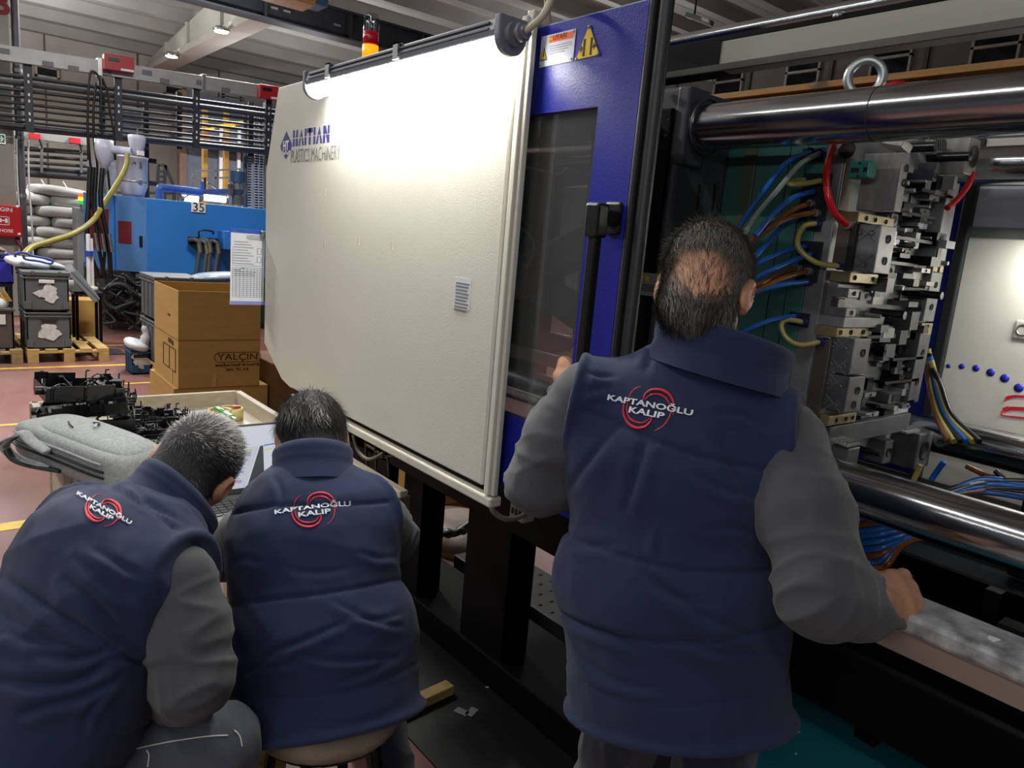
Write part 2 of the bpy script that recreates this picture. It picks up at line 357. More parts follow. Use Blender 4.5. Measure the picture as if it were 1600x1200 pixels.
mb.obj('arrow', mat('sign_white', '#d8d8d8', .5, emit='#ffffff', es=.45), t)
t = thing('drain_pipe', 'grey downpipe running up beside the concrete pillar', 'pipe', (1.30, 12.95, 0))
M().cyl((1.30, 12.95, 0), (1.30, 12.95, 7.6), .052).obj('pipe', mat('pipe_gray', '#55565a', .45, .2), t)
for z in (1.7, 2.5, 3.4): M().cyl((1.30, 12.95, z), (1.30, 12.95, z + .05), .06).obj('clamp', silver, t)
for i, x in enumerate((1.39, 1.25)):
    t = thing('conduit', ('thin white cable running up right of the grey downpipe', 'thin white cable running up left of the grey downpipe')[i], 'cable', (x, 12.86, 0.0))
    M().tube(bez([(x, 12.88, 0), (x + .01, 12.87, 1.2), (x - .01, 12.86, 1.9), (x, 12.88, 2.5)], 5), .012, 7).obj('cable', white_plastic, t)
# fire hose cabinet
a = at(-30, 317, 'Y', 12.62); b = at(35, 371, 'Y', 12.62)
t = thing('hose_cabinet', 'red fire hose cabinet with white pictogram on the pillar', 'cabinet', ((a.x + b.x) / 2, 12.75, b.z))
M().box(a.x, b.x, 12.62, 12.8, b.z, a.z).obj('body', red_paint, t, .008)
M().box(a.x + .015, b.x - .015, 12.612, 12.62, b.z + .015, a.z - .015).obj('door', mat('cabinet_red', '#b01a26', .35, var=.05), t, .004)
cx = (a.x + b.x) / 2; zt = a.z
def frame_strip(mb, x0, x1, z0, z1, w, y=12.606):
    mb.box(x0, x1, y, y + .006, z0, z0 + w); mb.box(x0, x1, y, y + .006, z1 - w, z1); mb.box(x0, x0 + w, y, y + .006, z0, z1); mb.box(x1 - w, x1, y, y + .006, z0, z1)
pxm = at(14, 340, 'Y', 12.61)
text('cabinet_word', 'YANGIN', (at(-2, 328.5, 'Y', 12.61).x, 12.609, at(0, 327, 'Y', 12.61).z), (1, 0, 0), (0, 0, 1), .073, white_ink, t, bold=.001, sx=1.15)
text('cabinet_word', 'FIRE', (at(-13, 361, 'Y', 12.61).x, 12.609, at(0, 360, 'Y', 12.61).z), (1, 0, 0), (0, 0, 1), .058, white_ink, t, bold=.001, sx=1.1)
text('cabinet_word', 'HOSE', (at(10, 361, 'Y', 12.61).x, 12.609, at(0, 360, 'Y', 12.61).z), (1, 0, 0), (0, 0, 1), .058, white_ink, t, bold=.001, sx=1.1)
mb = M(); q = at(15, 352, 'Y', 12.61); frame_strip(mb, q.x - .22, q.x, q.z, q.z + .115, .008)
mb.box(q.x - .17, q.x - .09, 12.606, 12.612, q.z + .035, q.z + .085); mb.box(q.x - .09, q.x - .05, 12.606, 12.612, q.z + .052, q.z + .068); mb.box(q.x - .05, q.x - .02, 12.606, 12.612, q.z + .03, q.z + .09); mb.box(q.x - .2, q.x - .17, 12.606, 12.612, q.z + .02, q.z + .05)
mb.obj('pictogram', white_ink, t)
for px, py in ((27, 323), (30, 366)):
    q = at(px, py, 'Y', 12.61); M().lathe((q.x, 12.612, q.z), [(0, 0), (.02, 0), (.02, .01), (0, .012)], 12, axis=(0, -1, 0)).obj('corner_sticker', white_plastic, t)
M().tube(bez([(b.x - .05, 12.72, b.z), (b.x - .04, 12.7, b.z - .08), (b.x + .01, 12.68, b.z - .16), (b.x, 12.68, b.z - .22)], 5), .03, 8).obj('outlet_pipe', mat('dark_red_pipe', '#5a1c20', .5), t)

V3 = lambda *a: Vector(a)
# ------------------------------------------------------------------ overhead trunking and pipe rack (slightly out of level)
tl = lambda x: .045 * (x - 1.05)
RY = 12.3
t = thing('busbar_trunking', 'grey busbar trunking running overhead across the hall', 'trunking', (2.9, RY, 3.35))
trunk = mat('trunking_gray', '#9a9b9a', .45, .3, var=.08)
def slant(mb, x0, x1, y0, y1, z0, z1):
    mb.add([(x, y, z + tl(x)) for x in (x0, x1) for y in (y0, y1) for z in (z0, z1)], [(0, 1, 3, 2), (4, 6, 7, 5), (0, 4, 5, 1), (2, 3, 7, 6), (0, 2, 6, 4), (1, 5, 7, 3)]); return mb
for i in range(5): slant(M(), -.6 + i * 1.4, .79 + i * 1.4, RY, RY + .12, 3.43, 3.625).obj('segment', trunk, t, .006)
for i in range(5): slant(M(), .78 + i * 1.4, .84 + i * 1.4, RY - .015, RY + .13, 3.41, 3.65).obj('joint_cover', silver, t, .004)
for x, z in ((1.03, 3.54), (1.82, 3.45), (2.22, 3.46), (2.75, 3.54), (2.99, 3.46), (3.5, 3.51), (3.87, 3.46), (1.52, 3.46)): slant(M(), x, x + .13, RY - .01, RY, z - .025, z + .04).obj('tap_cover', mat('tap_gray', '#5f6268', .5), t)
redbox = mat('tap_box_red', '#9e1a22', .4, var=.08)
for i, (pa, pb) in enumerate((((162, 83), (210, 115)), ((405, 131), (440, 158)))):
    Y_ = RY - .1; a = at(*pa, 'Y', Y_); b = at(*pb, 'Y', Y_)
    tb = thing('tap_off_box', ('red tap-off box on the overhead trunking, above the white hopper', 'red tap-off box on the overhead trunking, beside the white machine panel')[i], 'electrical box', ((a.x + b.x) / 2, Y_, b.z))
    zlo, zhi = b.z - tl(b.x), a.z - tl(a.x)
    slant(M(), a.x, b.x, Y_ - .02, RY, zlo, zhi).obj('body', redbox, tb, .01)
    slant(M(), a.x + .05, a.x + .19, Y_ - .03, Y_ - .015, zhi - .09, zhi - .045).obj('handle', blackp, tb)
    slant(M(), b.x - .18, b.x - .01, Y_ - .03, Y_ - .015, zlo + .01, zlo + .04).obj('label_strip', white_plastic, tb)
rack = thing('pipe_rack', 'dark pipe rack with stacked horizontal pipes and perforated uprights', 'pipe rack', (2.8, RY + .1, 2.45))
pipem = mat('dark_pipe', '#2a2b30', .45, .2, var=.2, vs=3); pipem2 = mat('lagged_pipe', '#3a3b40', .6, var=.2, vs=3)
for z, r, yy in ((3.275, .028, .14), (3.20, .042, .20), (3.10, .024, .14), (3.045, .018, .42), (2.93, .022, .14), (2.88, .018, .42), (2.76, .021, .14), (2.715, .018, .42), (2.63, .038, .16), (2.615, .03, .36)):
    M().cyl((-.6, RY + yy, z + tl(-.6)), (5.4, RY + yy, z + tl(5.4)), r, n=12).obj('pipe', pipem if r < .04 else pipem2, rack)
for px in (47, 187, 309, 422):
    x = at(px, 180, 'Y', RY).x
    M().box(x - .048, x + .048, RY + .06, RY + .11, 2.56 + tl(x), 3.43 + tl(x)).obj('upright', mat('upright_gray', '#2e3038', .5, .3), rack)
    if px > 100: M().box(x - .18, x - .10, RY + .46, RY + .52, 2.55 + tl(x), 3.40 + tl(x)).obj('rear_upright', dsteel, rack)
    for k, z in enumerate(np.arange(2.62, 3.38, .082)):
        if k % 3: M().box(x - .009, x + .012, RY + .052, RY + .061, z + tl(x), z + .036 + tl(x)).obj('lit_slot', white_plastic, rack)  # white plates paint the light showing through the upright's slots
# cable loops hanging at the rack
for i, (pts, lab) in enumerate((([(138, 250), (137, 180), (140, 120), (147, 112), (156, 125), (158, 150), (158, 190), (165, 240), (172, 300)], 'black cable looping over the rack, left strand beside the hopper'),
                                ([(150, 130), (146, 170), (147, 220), (152, 260), (150, 300)], 'black cable hanging down straight in the middle of the rack loops'),
                                ([(160, 122), (168, 145), (172, 175), (178, 210), (180, 250)], 'black cable hanging slanted, right strand of the rack loops'),
                                ([(137, 200), (141, 255), (147, 300), (146, 345)], 'black cable hanging lowest left along the white cable chains'))):
    c = thing('black_cable', lab, 'cable', at(pts[-1][0], pts[-1][1], 'Y', 12.25), 'cables hung on the pipe rack')
    M().tube(bez([at(x, y, 'Y', 12.25) for x, y in pts], 6), .016, 8).obj('cable', blackp, c)
chainm = mat('cable_chain_white', '#b9bcc2', .5, var=.15, vs=20)
for i, (px0, y0, px1, y1, lab) in enumerate(((140, 252, 139, 345, 'white ribbed cable duct hanging left below the pipe rack'), (150, 250, 149, 345, 'white ribbed cable duct hanging second from left below the rack'), (167, 255, 167, 335, 'white ribbed cable duct behind the yellow hose'), (176, 240, 178, 330, 'white ribbed cable duct directly left of the hopper'),
                                              (391, 165, 389, 345, 'ribbed cable duct hanging left in the bundle beside the white panel'), (399, 165, 401, 372, 'ribbed cable duct hanging in the middle of the bundle beside the white panel'), (407, 175, 408, 372, 'ribbed cable duct hanging right in the bundle beside the white panel'))):
    a = at(px0, y0, 'Y', 12.9); b = at(px1, y1, 'Y', 12.9); right = px0 > 300
    c = thing('cable_duct', lab, 'cable duct', b, 'ribbed cable ducts')
    M().bar(a, b, .024 if right else .065, .05).obj('spine', dsteel if right else chainm, c)
    mb = M(); n_ = int((a.z - b.z) / .042)
    for k in range(n_):
        q = a.lerp(b, (k + .5) / n_); mb.cbox(q - Vector((0, .02, 0)), (.052 if right else .075, .03, .018))
    mb.obj('rib', chainm, c, kind=None)
for i, px in enumerate((383, 413)):
    a = at(px, 160, 'Y', 12.95); b = at(px, 352, 'Y', 12.95)
    c = thing('steel_conduit', ('grey steel conduit hanging at the left edge of the duct bundle', 'grey steel conduit hanging at the right edge of the duct bundle')[i], 'conduit', b)
    M().cyl(a, b, .035 if i == 0 else .02, n=12).obj('conduit', silver if i else mat('pipe_gray', '#55565a', .45, .2), c)
# speckled cabinet hanging behind the rack
a = at(190, 165, 'Y', 13.1); b = at(222, 212, 'Y', 13.1)
c = thing('junction_cabinet', 'grey speckled junction cabinet behind the pipe rack', 'cabinet', ((a.x + b.x) / 2, 13.1, b.z))
M().box(a.x, b.x, 13.1, 13.25, b.z, a.z).obj('body', mat('speckled_gray', '#77797c', .6, var=.25, vs=40), c, .006)
M().box(a.x + .02, b.x - .02, 13.094, 13.1, b.z + .02, b.z + .24).obj('door', mat('speckled_gray', '#77797c', .6, var=.25, vs=40), c, .003)
# wide dark column behind right of the hopper
a = at(222, 250, 'Y', 13); 
c = thing('steel_column', 'black steel column standing behind the white hopper', 'column', (a.x + .1, 13, 0))
M().box(at(226, 250, 'Y', 13).x, at(233, 250, 'Y', 13).x, 13, 13.1, 0, 3.3).obj('post', dsteel, c)
for y_ in (250, 285): q = at(237, y_, 'Y', 13); M().box(q.x - .12, q.x + .06, 12.95, 13.02, q.z - .05, q.z + .02).obj('bracket', dsteel, c)

# second trunking farther back with lower rack
t = thing('rear_trunking', 'pale farther trunking with small red boxes above the sacks', 'trunking', (2.2, 16, 2.9))
a = at(20, 207, 'Y', 16); b = at(135, 221, 'Y', 16); M().bar(a, b, .1, .14).obj('segment', trunk, t)
for px, py in ((53, 212), (116, 219)):
    q = at(px, py, 'Y', 15.9); M().box(q.x - .075, q.x + .09, 15.84, 15.95, q.z - .055, q.z + .035).obj('red_box', mat('small_box_red', '#c0202a', .4), t)
    M().tube(bez([q + Vector((.08, 0, -.05)), q + Vector((.1, 0, -.2)), q + Vector((-.1, 0, -.24)), q + Vector((-.3, 0, -.25))], 5), .015, 6).obj('cable', blackp, t)
for px in (40, 100): q = at(px, 214, 'Y', 16); M().bar(q, V3(q.x, 26.98, q.z), .02, .02).obj('hanger_rod', silver, t)
t = thing('rear_pipe_rack', 'dark farther pipe rack on the back wall above the sacks', 'pipe rack', (2.2, 16.2, 2.1))
for y_, r in ((232, .045), (243, .03), (253, .03), (262, .03), (270, .07)):
    a = at(25, y_ - 1, 'Y', 16.2); b = at(136, y_ + 7, 'Y', 16.2); M().cyl(a, b, r, n=10).obj('pipe', pipem, t)
for px in (65, 127):
    a = at(px, 222, 'Y', 16.1); b = at(px, 270, 'Y', 16.1); M().bar(a, b, .05, .04).obj('upright', silver, t)
for px in (65, 127): q = at(px, 224, 'Y', 16.15); M().bar(q, V3(q.x, 26.98, q.z), .02, .02).obj('hanger_rod', silver, t)
t = thing('copper_pipe', 'thin copper coloured pipe with valves over the sack stack', 'pipe', at(85, 295, 'Y', 15.5))
M().cyl(at(30, 289, 'Y', 15.5), at(138, 300, 'Y', 15.5), .022, n=8).obj('pipe', mat('copper_pipe', '#7d4c3c', .4, .5), t)
for px, py in ((73, 294), (107, 297)):
    q = at(px, py, 'Y', 15.4); M().ell(q, (.06, .05, .05)).obj('valve', silver, t)
    M().bar(q, q + Vector((-.08, 0, .14)), .02, .02).obj('lever', white_plastic, t)
for px in (40, 120): q = at(px, 294, 'Y', 15.5); M().bar(q, V3(q.x, 26.98, q.z), .02, .02).obj('hanger_rod', silver, t)
# fluorescent work lamps behind
tube_m = mat('tube_glow', '#ffffff', .5, emit='#ffffff', es=7)
for i, (pa, pb, Y, lab) in enumerate((((34, 301), (63, 302), 14.6, 'lit fluorescent tube left above the stack of sacks'), ((97, 305), (110, 305), 14.6, 'short lit lamp right above the stack of sacks'), ((285, 311), (311, 310), 14, 'lit fluorescent tube left of the number board, behind the blue machine'), ((315, 311), (354, 309), 13, 'lit fluorescent tube right of the number board, behind the blue machine'))):
    a = at(*pa, 'Y', Y); b = at(*pb, 'Y', Y); mid = (a + b) / 2; b.z = a.z = mid.z
    t = thing('fluorescent_lamp', lab, 'lamp', mid)
    M().bar(a, b, .1, .1).obj('tube', tube_m, t, .03)
    M().bar(a + Vector((0, .03, .08)), b + Vector((0, .03, .08)), .12, .06).obj('housing', gray_plastic, t)
    for e in (a, b): M().cyl(e + Vector((-.02, 0, 0)), e + Vector((.02, 0, 0)), .065, n=12).obj('end_cap', gray_plastic, t)
    for e in (a.lerp(b, .15), a.lerp(b, .85)): M().bar(e + Vector((0, .03, .08)), Vector((e.x, 26.98, e.z + .08)), .02, .02).obj('bracket_arm', dsteel, t)
    if i == 3:
        M().bar(a + Vector((.05, 0, .1)), a + Vector((.05, 0, .32)), .03, .03).obj('hanger', dsteel, t)
# slate office front with posts, far behind
t = thing('office_front', 'slate blue office front behind the blue machine', 'partition', (10, 24, 0))
a = at(291, 240, 'Y', 24)
M().box(a.x, 19.5, 24, 24.2, 0, 5.2).obj('wall_panel', mat('slate_blue', '#59606f', .8, var=.06), t)
M().box(a.x - .2, a.x, 23.95, 24.2, 0, 5.2).obj('corner_post', mat('brown_post', '#6b5446', .7), t)
M().box(a.x, 19.5, 23.3, 24, 3.72, 3.85).obj('ledge', mat('slate_dark', '#4a505d', .8), t)
M().box(at(343, 250, 'Y', 23.9).x, at(349, 250, 'Y', 23.9).x, 23.9, 24, 2.5, 4.4).obj('white_duct', white_plastic, t)
M().box(at(371, 250, 'Y', 23.9).x, at(376, 250, 'Y', 23.9).x, 23.9, 24, 2.4, 4.4).obj('white_duct', white_plastic, t)
ypost = mat('ochre_post', '#b08a3e', .5)
for i, (px, w) in enumerate(((321, .05), (354, .05))):
    a = at(px, 296, 'Y', 18)
    t = thing('yellow_post', ('ochre crane post behind the blue machine, the left one', 'ochre crane post behind the blue machine, the right one')[i], 'post', (a.x, 18, 0))
    M().box(a.x - w, a.x + w, 18, 18.15, 0, 4.1).obj('post', ypost, t, .01)
    M().box(a.x - w * 1.6, a.x + w * 1.6, 17.95, 18.2, 0, .05).obj('foot_plate', ypost, t)
    M().box(a.x - w * 1.3, a.x + w * 1.3, 17.97, 18.18, 3.35, 3.5).obj('collar', mat('orange_collar', '#9a5a28', .5), t)
t = thing('yellow_crane_arm', 'yellow jib arm hanging behind the pipe rack', 'crane', at(357, 195, 'Y', 17))
for pa, pb in (((333, 198), (364, 196)), ((366, 193), (381, 192)), ((318, 203), (332, 203))):
    a = at(*pa, 'Y', 17); b = at(*pb, 'Y', 17); M().bar(a, b, .3, .07).obj('beam', yellow, t)
q = at(348, 196, 'Y', 17.02); M().bar(V3(q.x, 17.02, q.z), V3(q.x, 23.98, q.z), .06, .06).obj('mast', dsteel, t)
t = thing('stair_frame', 'black steel stair frame behind the blue hopper frame', 'stairs', at(255, 295, 'Y', 15))
for pa, pb in (((247, 258), (246, 296)), ((258, 258), (257, 296)), ((247, 258), (258, 258)), ((258, 258), (272, 292))):
    M().bar(at(*pa, 'Y', 15), at(*pb, 'Y', 15), .05, .05).obj('rail', dsteel, t)
for y_ in (268, 276, 284): M().bar(at(247, y_, 'Y', 15), at(258, y_, 'Y', 15), .04, .04).obj('rung', dsteel, t)
for px in (246.5, 257.5, 272): q = at(px, 291, 'Y', 15); M().bar(V3(q.x, 15, 0), q, .05, .05).obj('leg', dsteel, t)
t = thing('guard_railing', 'thin steel guard railing before the slate office front', 'railing', at(335, 292, 'Y', 17))
for pa, pb in (((301, 268), (375, 264)), ((301, 279), (375, 277)), ((301, 268), (301, 295)), ((337, 266), (337, 296)), ((375, 264), (375, 296))):
    M().bar(at(*pa, 'Y', 17), at(*pb, 'Y', 17), .035, .035).obj('rail', silver, t)
for px, y_ in ((301, 295), (337, 296), (375, 296)): q = at(px, y_ - 3, 'Y', 17); M().bar(V3(q.x, 17, 0), q, .035, .035).obj('post', silver, t)
bluef = mat('blue_frame', '#3d62b0', .45)
t = thing('blue_pipe_frame', 'bright blue square tube frame above the blue machine', 'frame', at(285, 300, 'Y', 12.5))
M().tube(bez([V3(at(249, 306, 'Y', 12.5).x, 12.5, 1.842), at(249, 304, 'Y', 12.5), at(249, 296, 'Y', 12.5), at(254, 293, 'Y', 12.5), at(285, 296, 'Y', 12.5), at(316, 300, 'Y', 12.5)], 5), .055, 8).obj('tube', bluef, t)
M().bar(at(316, 300, 'Y', 12.5), at(356, 299, 'Y', 12.5), .06, .08).obj('crossbar', mat('blue_frame_dark', '#4a5c94', .45), t)
M().bar(at(316, 284, 'Y', 12.5), at(316, 301, 'Y', 12.5), .05, .05).obj('stub', bluef, t)
for pa, pb in (((275, 298), (284, 310)), ((302, 300), (288, 309)), ((324, 285), (345, 299))): M().bar(at(*pa, 'Y', 12.6), at(*pb, 'Y', 12.6), .018, .018).obj('brace', silver, t)
# ================================================================== SACKS, CRATES, MACHINE 35
sackm = mat('sack_film', '#a8a7a3', .42, var=.1, vs=5, bump=.25, bs=22)
ords = ['bottom', 'second', 'third', 'fourth', 'fifth', 'sixth', 'seventh', 'eighth', 'ninth', 'tenth', 'eleventh']
pal = thing('sack_pallet', 'wooden pallet under the stack of white sacks', 'pallet', (1.75, 14.45, 0))
for k in range(3): M().box(1.15 + k * .55, 1.25 + k * .55, 13.95, 15, 0, .1).obj('skid', pale_wood, pal)
for k in range(5): M().box(1.1, 2.4, 13.95 + k * .22, 14.1 + k * .22, .1, .125).obj('deck_board', pale_wood, pal)
z = .125
for k in range(10):
    h = .165; even = k % 2 == 0
    for j, (xa, xb) in enumerate((((.95, 1.56), (1.58, 2.28)) if even else ((.95, 1.78), (1.80, 2.30)))):
        mb = M(); jit = rng.uniform(-.03, .03, 3)
        mb.ell(((xa + xb) / 2 + jit[0], 14.35 + jit[1], z + h / 2), ((xb - xa) / 2 + .03, .38, h / 2 + .012), Euler((0, jit[2] * .6, jit[2])), 24, 12, .42)
        o = mb.obj('pellet_sack', sackm, label='white plastic pellet sack, %s end of the %s layer %s' % ('left' if j == 0 else 'right', ords[k], 'from below, in the stack'), cat='sack', group='stacked pellet sacks')
    z += h
o = M().ell((1.93, 14.3, z + .07), (.42, .34, .09), Euler((0, .05, .1)), 20, 10, .6).obj('pellet_sack', sackm, label='white plastic pellet sack lying on top of the stack', cat='sack', group='stacked pellet sacks')
# small signal lamp and pale machine end beside the sacks
a = at(129, 345, 'Y', 13.2)
t = thing('signal_machine_end', 'pale grey machine end carrying a small red and yellow signal lamp', 'machine', (a.x, 13.3, 0))
M().box(a.x - .08, a.x + .14, 13.2, 13.6, 0, at(129, 325, 'Y', 13.2).z).obj('body', mat('machine_gray', '#9a9da0', .5), t, .01)
q = at(127, 319, 'Y', 13.15)
for dz, c_, e_ in ((.0, 'lamp_green', '#2f9a3a'), (.055, 'lamp_yellow', '#ffd428'), (.11, 'lamp_redo', '#ff6030')):
    M().cyl(q + Vector((0, 0, dz)), q + Vector((0, 0, dz + .05)), .04, n=12).obj('signal_lamp', mat(c_, e_, .4, emit=e_, es=1.6), t)
M().cyl(q - Vector((0, 0, .1)), q, .015, n=8).obj('stem', silver, t)

# ---- blue machine 35
bl = mat('machine_blue', '#2a72bd', .38, var=.05, vs=2, coat=.2)
bl_g = mat('machine_blue_gloss', '#4f79ae', .22, var=.05, vs=2, coat=.4)
m35 = thing('blue_moulding_machine', 'bright blue moulding machine with number 35 board', 'machine', (3.4, 11.8, 0))
zt, zb = 1.84, .82
M().box(2.54, 5.2, 11.2, 12.9, zb, zt).obj('guard_housing', bl, m35, .015)
ca, sa = math.cos(math.radians(38)), math.sin(math.radians(38))
def angled(u0, u1, z0, z1, d0, d1):   # panels of the angled end: u runs back-left from the corner
    o = Vector((2.54, 11.2, 0)); e = Vector((-ca, sa, 0)); nn = Vector((-sa, -ca, 0))
    p = [o + e * u + nn * d for u, d in ((u0, d0), (u1, d0), (u1, d1), (u0, d1))]
    return M().prism([Vector((q.x, q.y, z0)) for q in p], (0, 0, z1 - z0))
angled(0, .42, zb, zt, -.05, .0).obj('end_panel', bl_g, m35, .008)
angled(.42, .46, zb, zt, -.05, .03).obj('panel_edge', bl, m35, .004)
angled(.46, .84, zb + .02, zt, -.05, .015).obj('end_door', bl_g, m35, .008)
angled(.05, .09, zb + .35, zb + .5, -.01, .012).obj('door_handle', blackp, m35)
angled(.2, .38, .38 + zb, .68 + zb, 0, .004).obj('red_reflection', mat('red_reflection', '#6a2a2c', .15), m35)  # red patches paint a red cabinet's reflection on the glossy end
angled(.5, .76, .28 + zb, .82 + zb, .015, .019).obj('red_reflection', mat('red_reflection', '#6a2a2c', .15), m35)
M().box(2.05, 5.1, 11.35, 12.9, .12, zb).obj('machine_base', mat('base_black', '#17181b', .6, var=.3), m35)
for x in (2.5, 3.6, 4.9): M().box(x - .06, x + .06, 11.3, 11.45, 0, .8).obj('leg', mat('leg_gray', '#8d8f90', .5), m35)
M().box(2.42, 2.46, 11.28, 11.32, .1, .8).obj('leg_post', silver, m35); M().box(2.42, 2.62, 11.28, 11.32, .42, .46).obj('leg_rung', silver, m35)
a = at(299, 315, 'Y', 11.19); b = at(321, 333, 'Y', 11.19)
M().box(a.x, b.x, 11.18, 11.2, b.z, a.z).obj('number_board', white_plastic, m35, .004)
text('number', '35', ((a.x + b.x) / 2, 11.178, (a.z + b.z) / 2 - .005), (1, 0, 0), (0, 0, 1), .17, ink, m35, bold=.001)
a = at(294, 372, 'Y', 11.19); b = at(337, 384, 'Y', 11.19)
M().box(a.x, b.x, 11.08, 11.2, b.z, a.z + .02).obj('hose_port', blackm, m35)
M().tube(bez([(a.x + .12, 11.1, a.z + .02), (a.x + .13, 11.08, a.z + .12), (a.x + .3, 11.08, a.z + .12), (a.x + .31, 11.1, a.z + .08)], 4), .012, 6).obj('grab_handle', blackp, m35)
for i, px in enumerate((307, 318, 323, 336)):
    q = at(px, 376 + (i % 2) * 2, 'Y', 11.05); e = at(px - 1 + (i % 3), 432, 'Y', 11.0)
    M().tube(bez([q + Vector((-.1, .05, 0)), q + Vector((-.02, -.04, .01)), q + Vector((.03, -.06, -.06)), (q + e) / 2 + Vector((.02, -.03, 0)), e], 5), .028, 8).obj('hydraulic_hose', mat('hose_gray', '#4a4c50', .5), m35)
    M().cyl(q + Vector((.02, -.05, -.02)), q + Vector((.035, -.06, -.16)), .034, n=10).obj('hose_fitting', mat('fitting_brass', '#9d9474', .35, .8), m35)
# control box at right
a = at(350, 360, 'Y', 10.9); M().box(a.x, a.x + .6, 10.9, 11.2, 1.22, 1.48).obj('control_box', mat('machine_blue_dk', '#2a6cb4', .4), m35, .01)
# cables heap and clutter beneath the machine end
t = thing('cable_tangle', 'dark tangle of hoses and cables under the blue machine', 'cables', (2.1, 11.0, 0)); 
for k in range(16):
    x0 = rng.uniform(1.75, 2.5); y0 = rng.uniform(10.9, 11.25); pts = [(x0, y0, rng.uniform(.5, .9))]
    for j in range(4): pts.append((x0 + rng.uniform(-.3, .3), y0 + rng.uniform(-.15, .1), max(.04, .62 - j * .18 + rng.uniform(-.1, .1))))
    M().tube(bez(pts, 5), rng.uniform(.01, .022), 6).obj('cable', blackp if k % 3 else mat('cable_gray', '#2c2d30', .5), t)
M().torus((2.12, 10.92, .52), (0, 1, .2), .17, .03, 22, 7).obj('hose_coil', mat('coil_dark', '#2f3132', .5), t)
M().torus((2.15, 10.97, .5), (.15, 1, .1), .2, .02, 22, 7).obj('hose_coil', blackp, t)
for k, (x, r) in enumerate(((1.86, .03), (1.93, .024), (2.0, .03), (1.9, .02))):
    M().tube(bez([(x - .02, 10.98, 2.15), (x - .05, 10.95, 1.7), (x - .08 + .05 * k, 10.9, 1.2), (x + .05, 10.95, .75)], 6), r, 8).obj('hanging_hose', blackp, t)
for k, x in enumerate((1.86, 1.94, 2.02)): M().cyl((x, 10.86, 1.33), (x + .03, 10.86, 1.1), .022, n=8).obj('fitting', silver, t)
# feeding hose (yellow)
p = [(199, 240), (196, 262), (180, 292), (160, 322), (145, 345), (115, 365), (75, 378), (50, 386), (37, 398)]
ys = [11.5, 11.45, 11.3, 11.0, 10.7, 10.3, 10.0, 9.8, 9.6]
t = thing('suction_hose', 'yellow suction hose hanging from the hopper to the grey crates', 'hose', at(37, 398, 'Y', 9.6))
M().tube(bez([at(x, y, 'Y', Y) for (x, y), Y in zip(p, ys)], 8), .033, 10).obj('hose', mat('hose_yellow', '#8a8038', .4, var=.15, vs=8), t)

# ---- hoppers
hop = mat('hopper_white', '#b4b6c6', .38, var=.04)
c = at(209, 290, 'Y', 11.7); zt_ = at(209, 240, 'Y', 11.5).z
t = thing('hopper_loader', 'white cylindrical hopper loader standing on the blue machine', 'hopper', (c.x, 11.75, 1.84))
z0 = 1.84
M().lathe((c.x, 11.75, z0), [(0, 0), (.13, 0), (.15, .05), (.19, .16), (.19, .52), (.2, .525), (.2, .55), (.0, .56)], 24).obj('drum', hop, t)
M().lathe((c.x, 11.75, z0 + .2), [(.193, 0), (.197, .01), (.193, .02)], 24).obj('band', silver, t)
M().cbox((c.x + .05, 11.55, z0 + .22), (.05, .04, .05)).obj('latch', silver, t, .008)
M().cbox((c.x + .06, 11.555, z0 + .44), (.03, .02, .09)).obj('upper_latch', steel_dk, t, .004)
M().tube(bez([(c.x - .05, 11.56, z0 + .44), (c.x - .02, 11.55, z0 + .47), (c.x, 11.56, z0 + .44)], 4), .008, 6).obj('mark', steel_dk, t)
M().lathe((c.x + .05, 11.72, z0 + .58), [(0, 0), (.03, .0), (.06, .03), (.1, .12), (.115, .2), (.115, .25), (.1, .265), (0, .27)], 20).obj('receiver', hop, t)
M().cyl((c.x + .06, 11.72, z0 + .85), (c.x + .06, 11.72, z0 + .93), .012, n=8).obj('vent', silver, t)
M().cbox((c.x + .07, 11.6, z0 + .6), (.09, .05, .06)).obj('valve', white_plastic, t, .008)
c2 = at(163, 250, 'Y', 11.9); zz = c2.z
t2 = thing('dust_filter', 'small white conical filter left of the white hopper', 'filter', (c2.x, 11.9, zz - .2))
M().lathe((c2.x, 11.9, zz - .17), [(0, 0), (.03, 0), (.1, .2), (.12, .3), (.12, .44), (0, .45)], 20).obj('cone', hop, t2)
M().cyl((c2.x + .08, 11.85, zz + .15), (c.x - .02, 11.72, zz + .15), .055, n=14).obj('duct', hop, t2)
M().bar((c2.x, 11.95, .8), (c2.x, 11.95, zz - .15), .05, .05).obj('stand', silver, t2)
# motor at the right
c3 = at(371, 290, 'Y', 11.9)
t = thing('drive_motor', 'vertical motor with dark blue cap behind the number board', 'motor', (c3.x, 11.9, 1.84))
for r0, r1, za, zb_, mm in ((.11, .11, 268, 285, mat('motor_blue', '#2a4a6a', .5)), (.08, .12, 286, 296, steel_dk), (.12, .07, 296, 305, steel_dk), (.09, .09, 305, 320, mat('motor_gray', '#54554f', .5))):
    a = at(371, za, 'Y', 11.9).z; b = max(1.84, at(371, zb_, 'Y', 11.9).z); M().cyl((c3.x, 11.9, b), (c3.x, 11.9, a), r1, r0, 16).obj('housing', mm, t)
M().cbox((c3.x - .12, 11.85, at(360, 296, 'Y', 11.9).z), (.06, .1, .18)).obj('terminal_box', steel_dk, t, .01)
M().cbox((c3.x + .1, 11.82, at(380, 297, 'Y', 11.9).z), (.05, .05, .1), Euler((0, .5, 0))).obj('lever', silver, t)

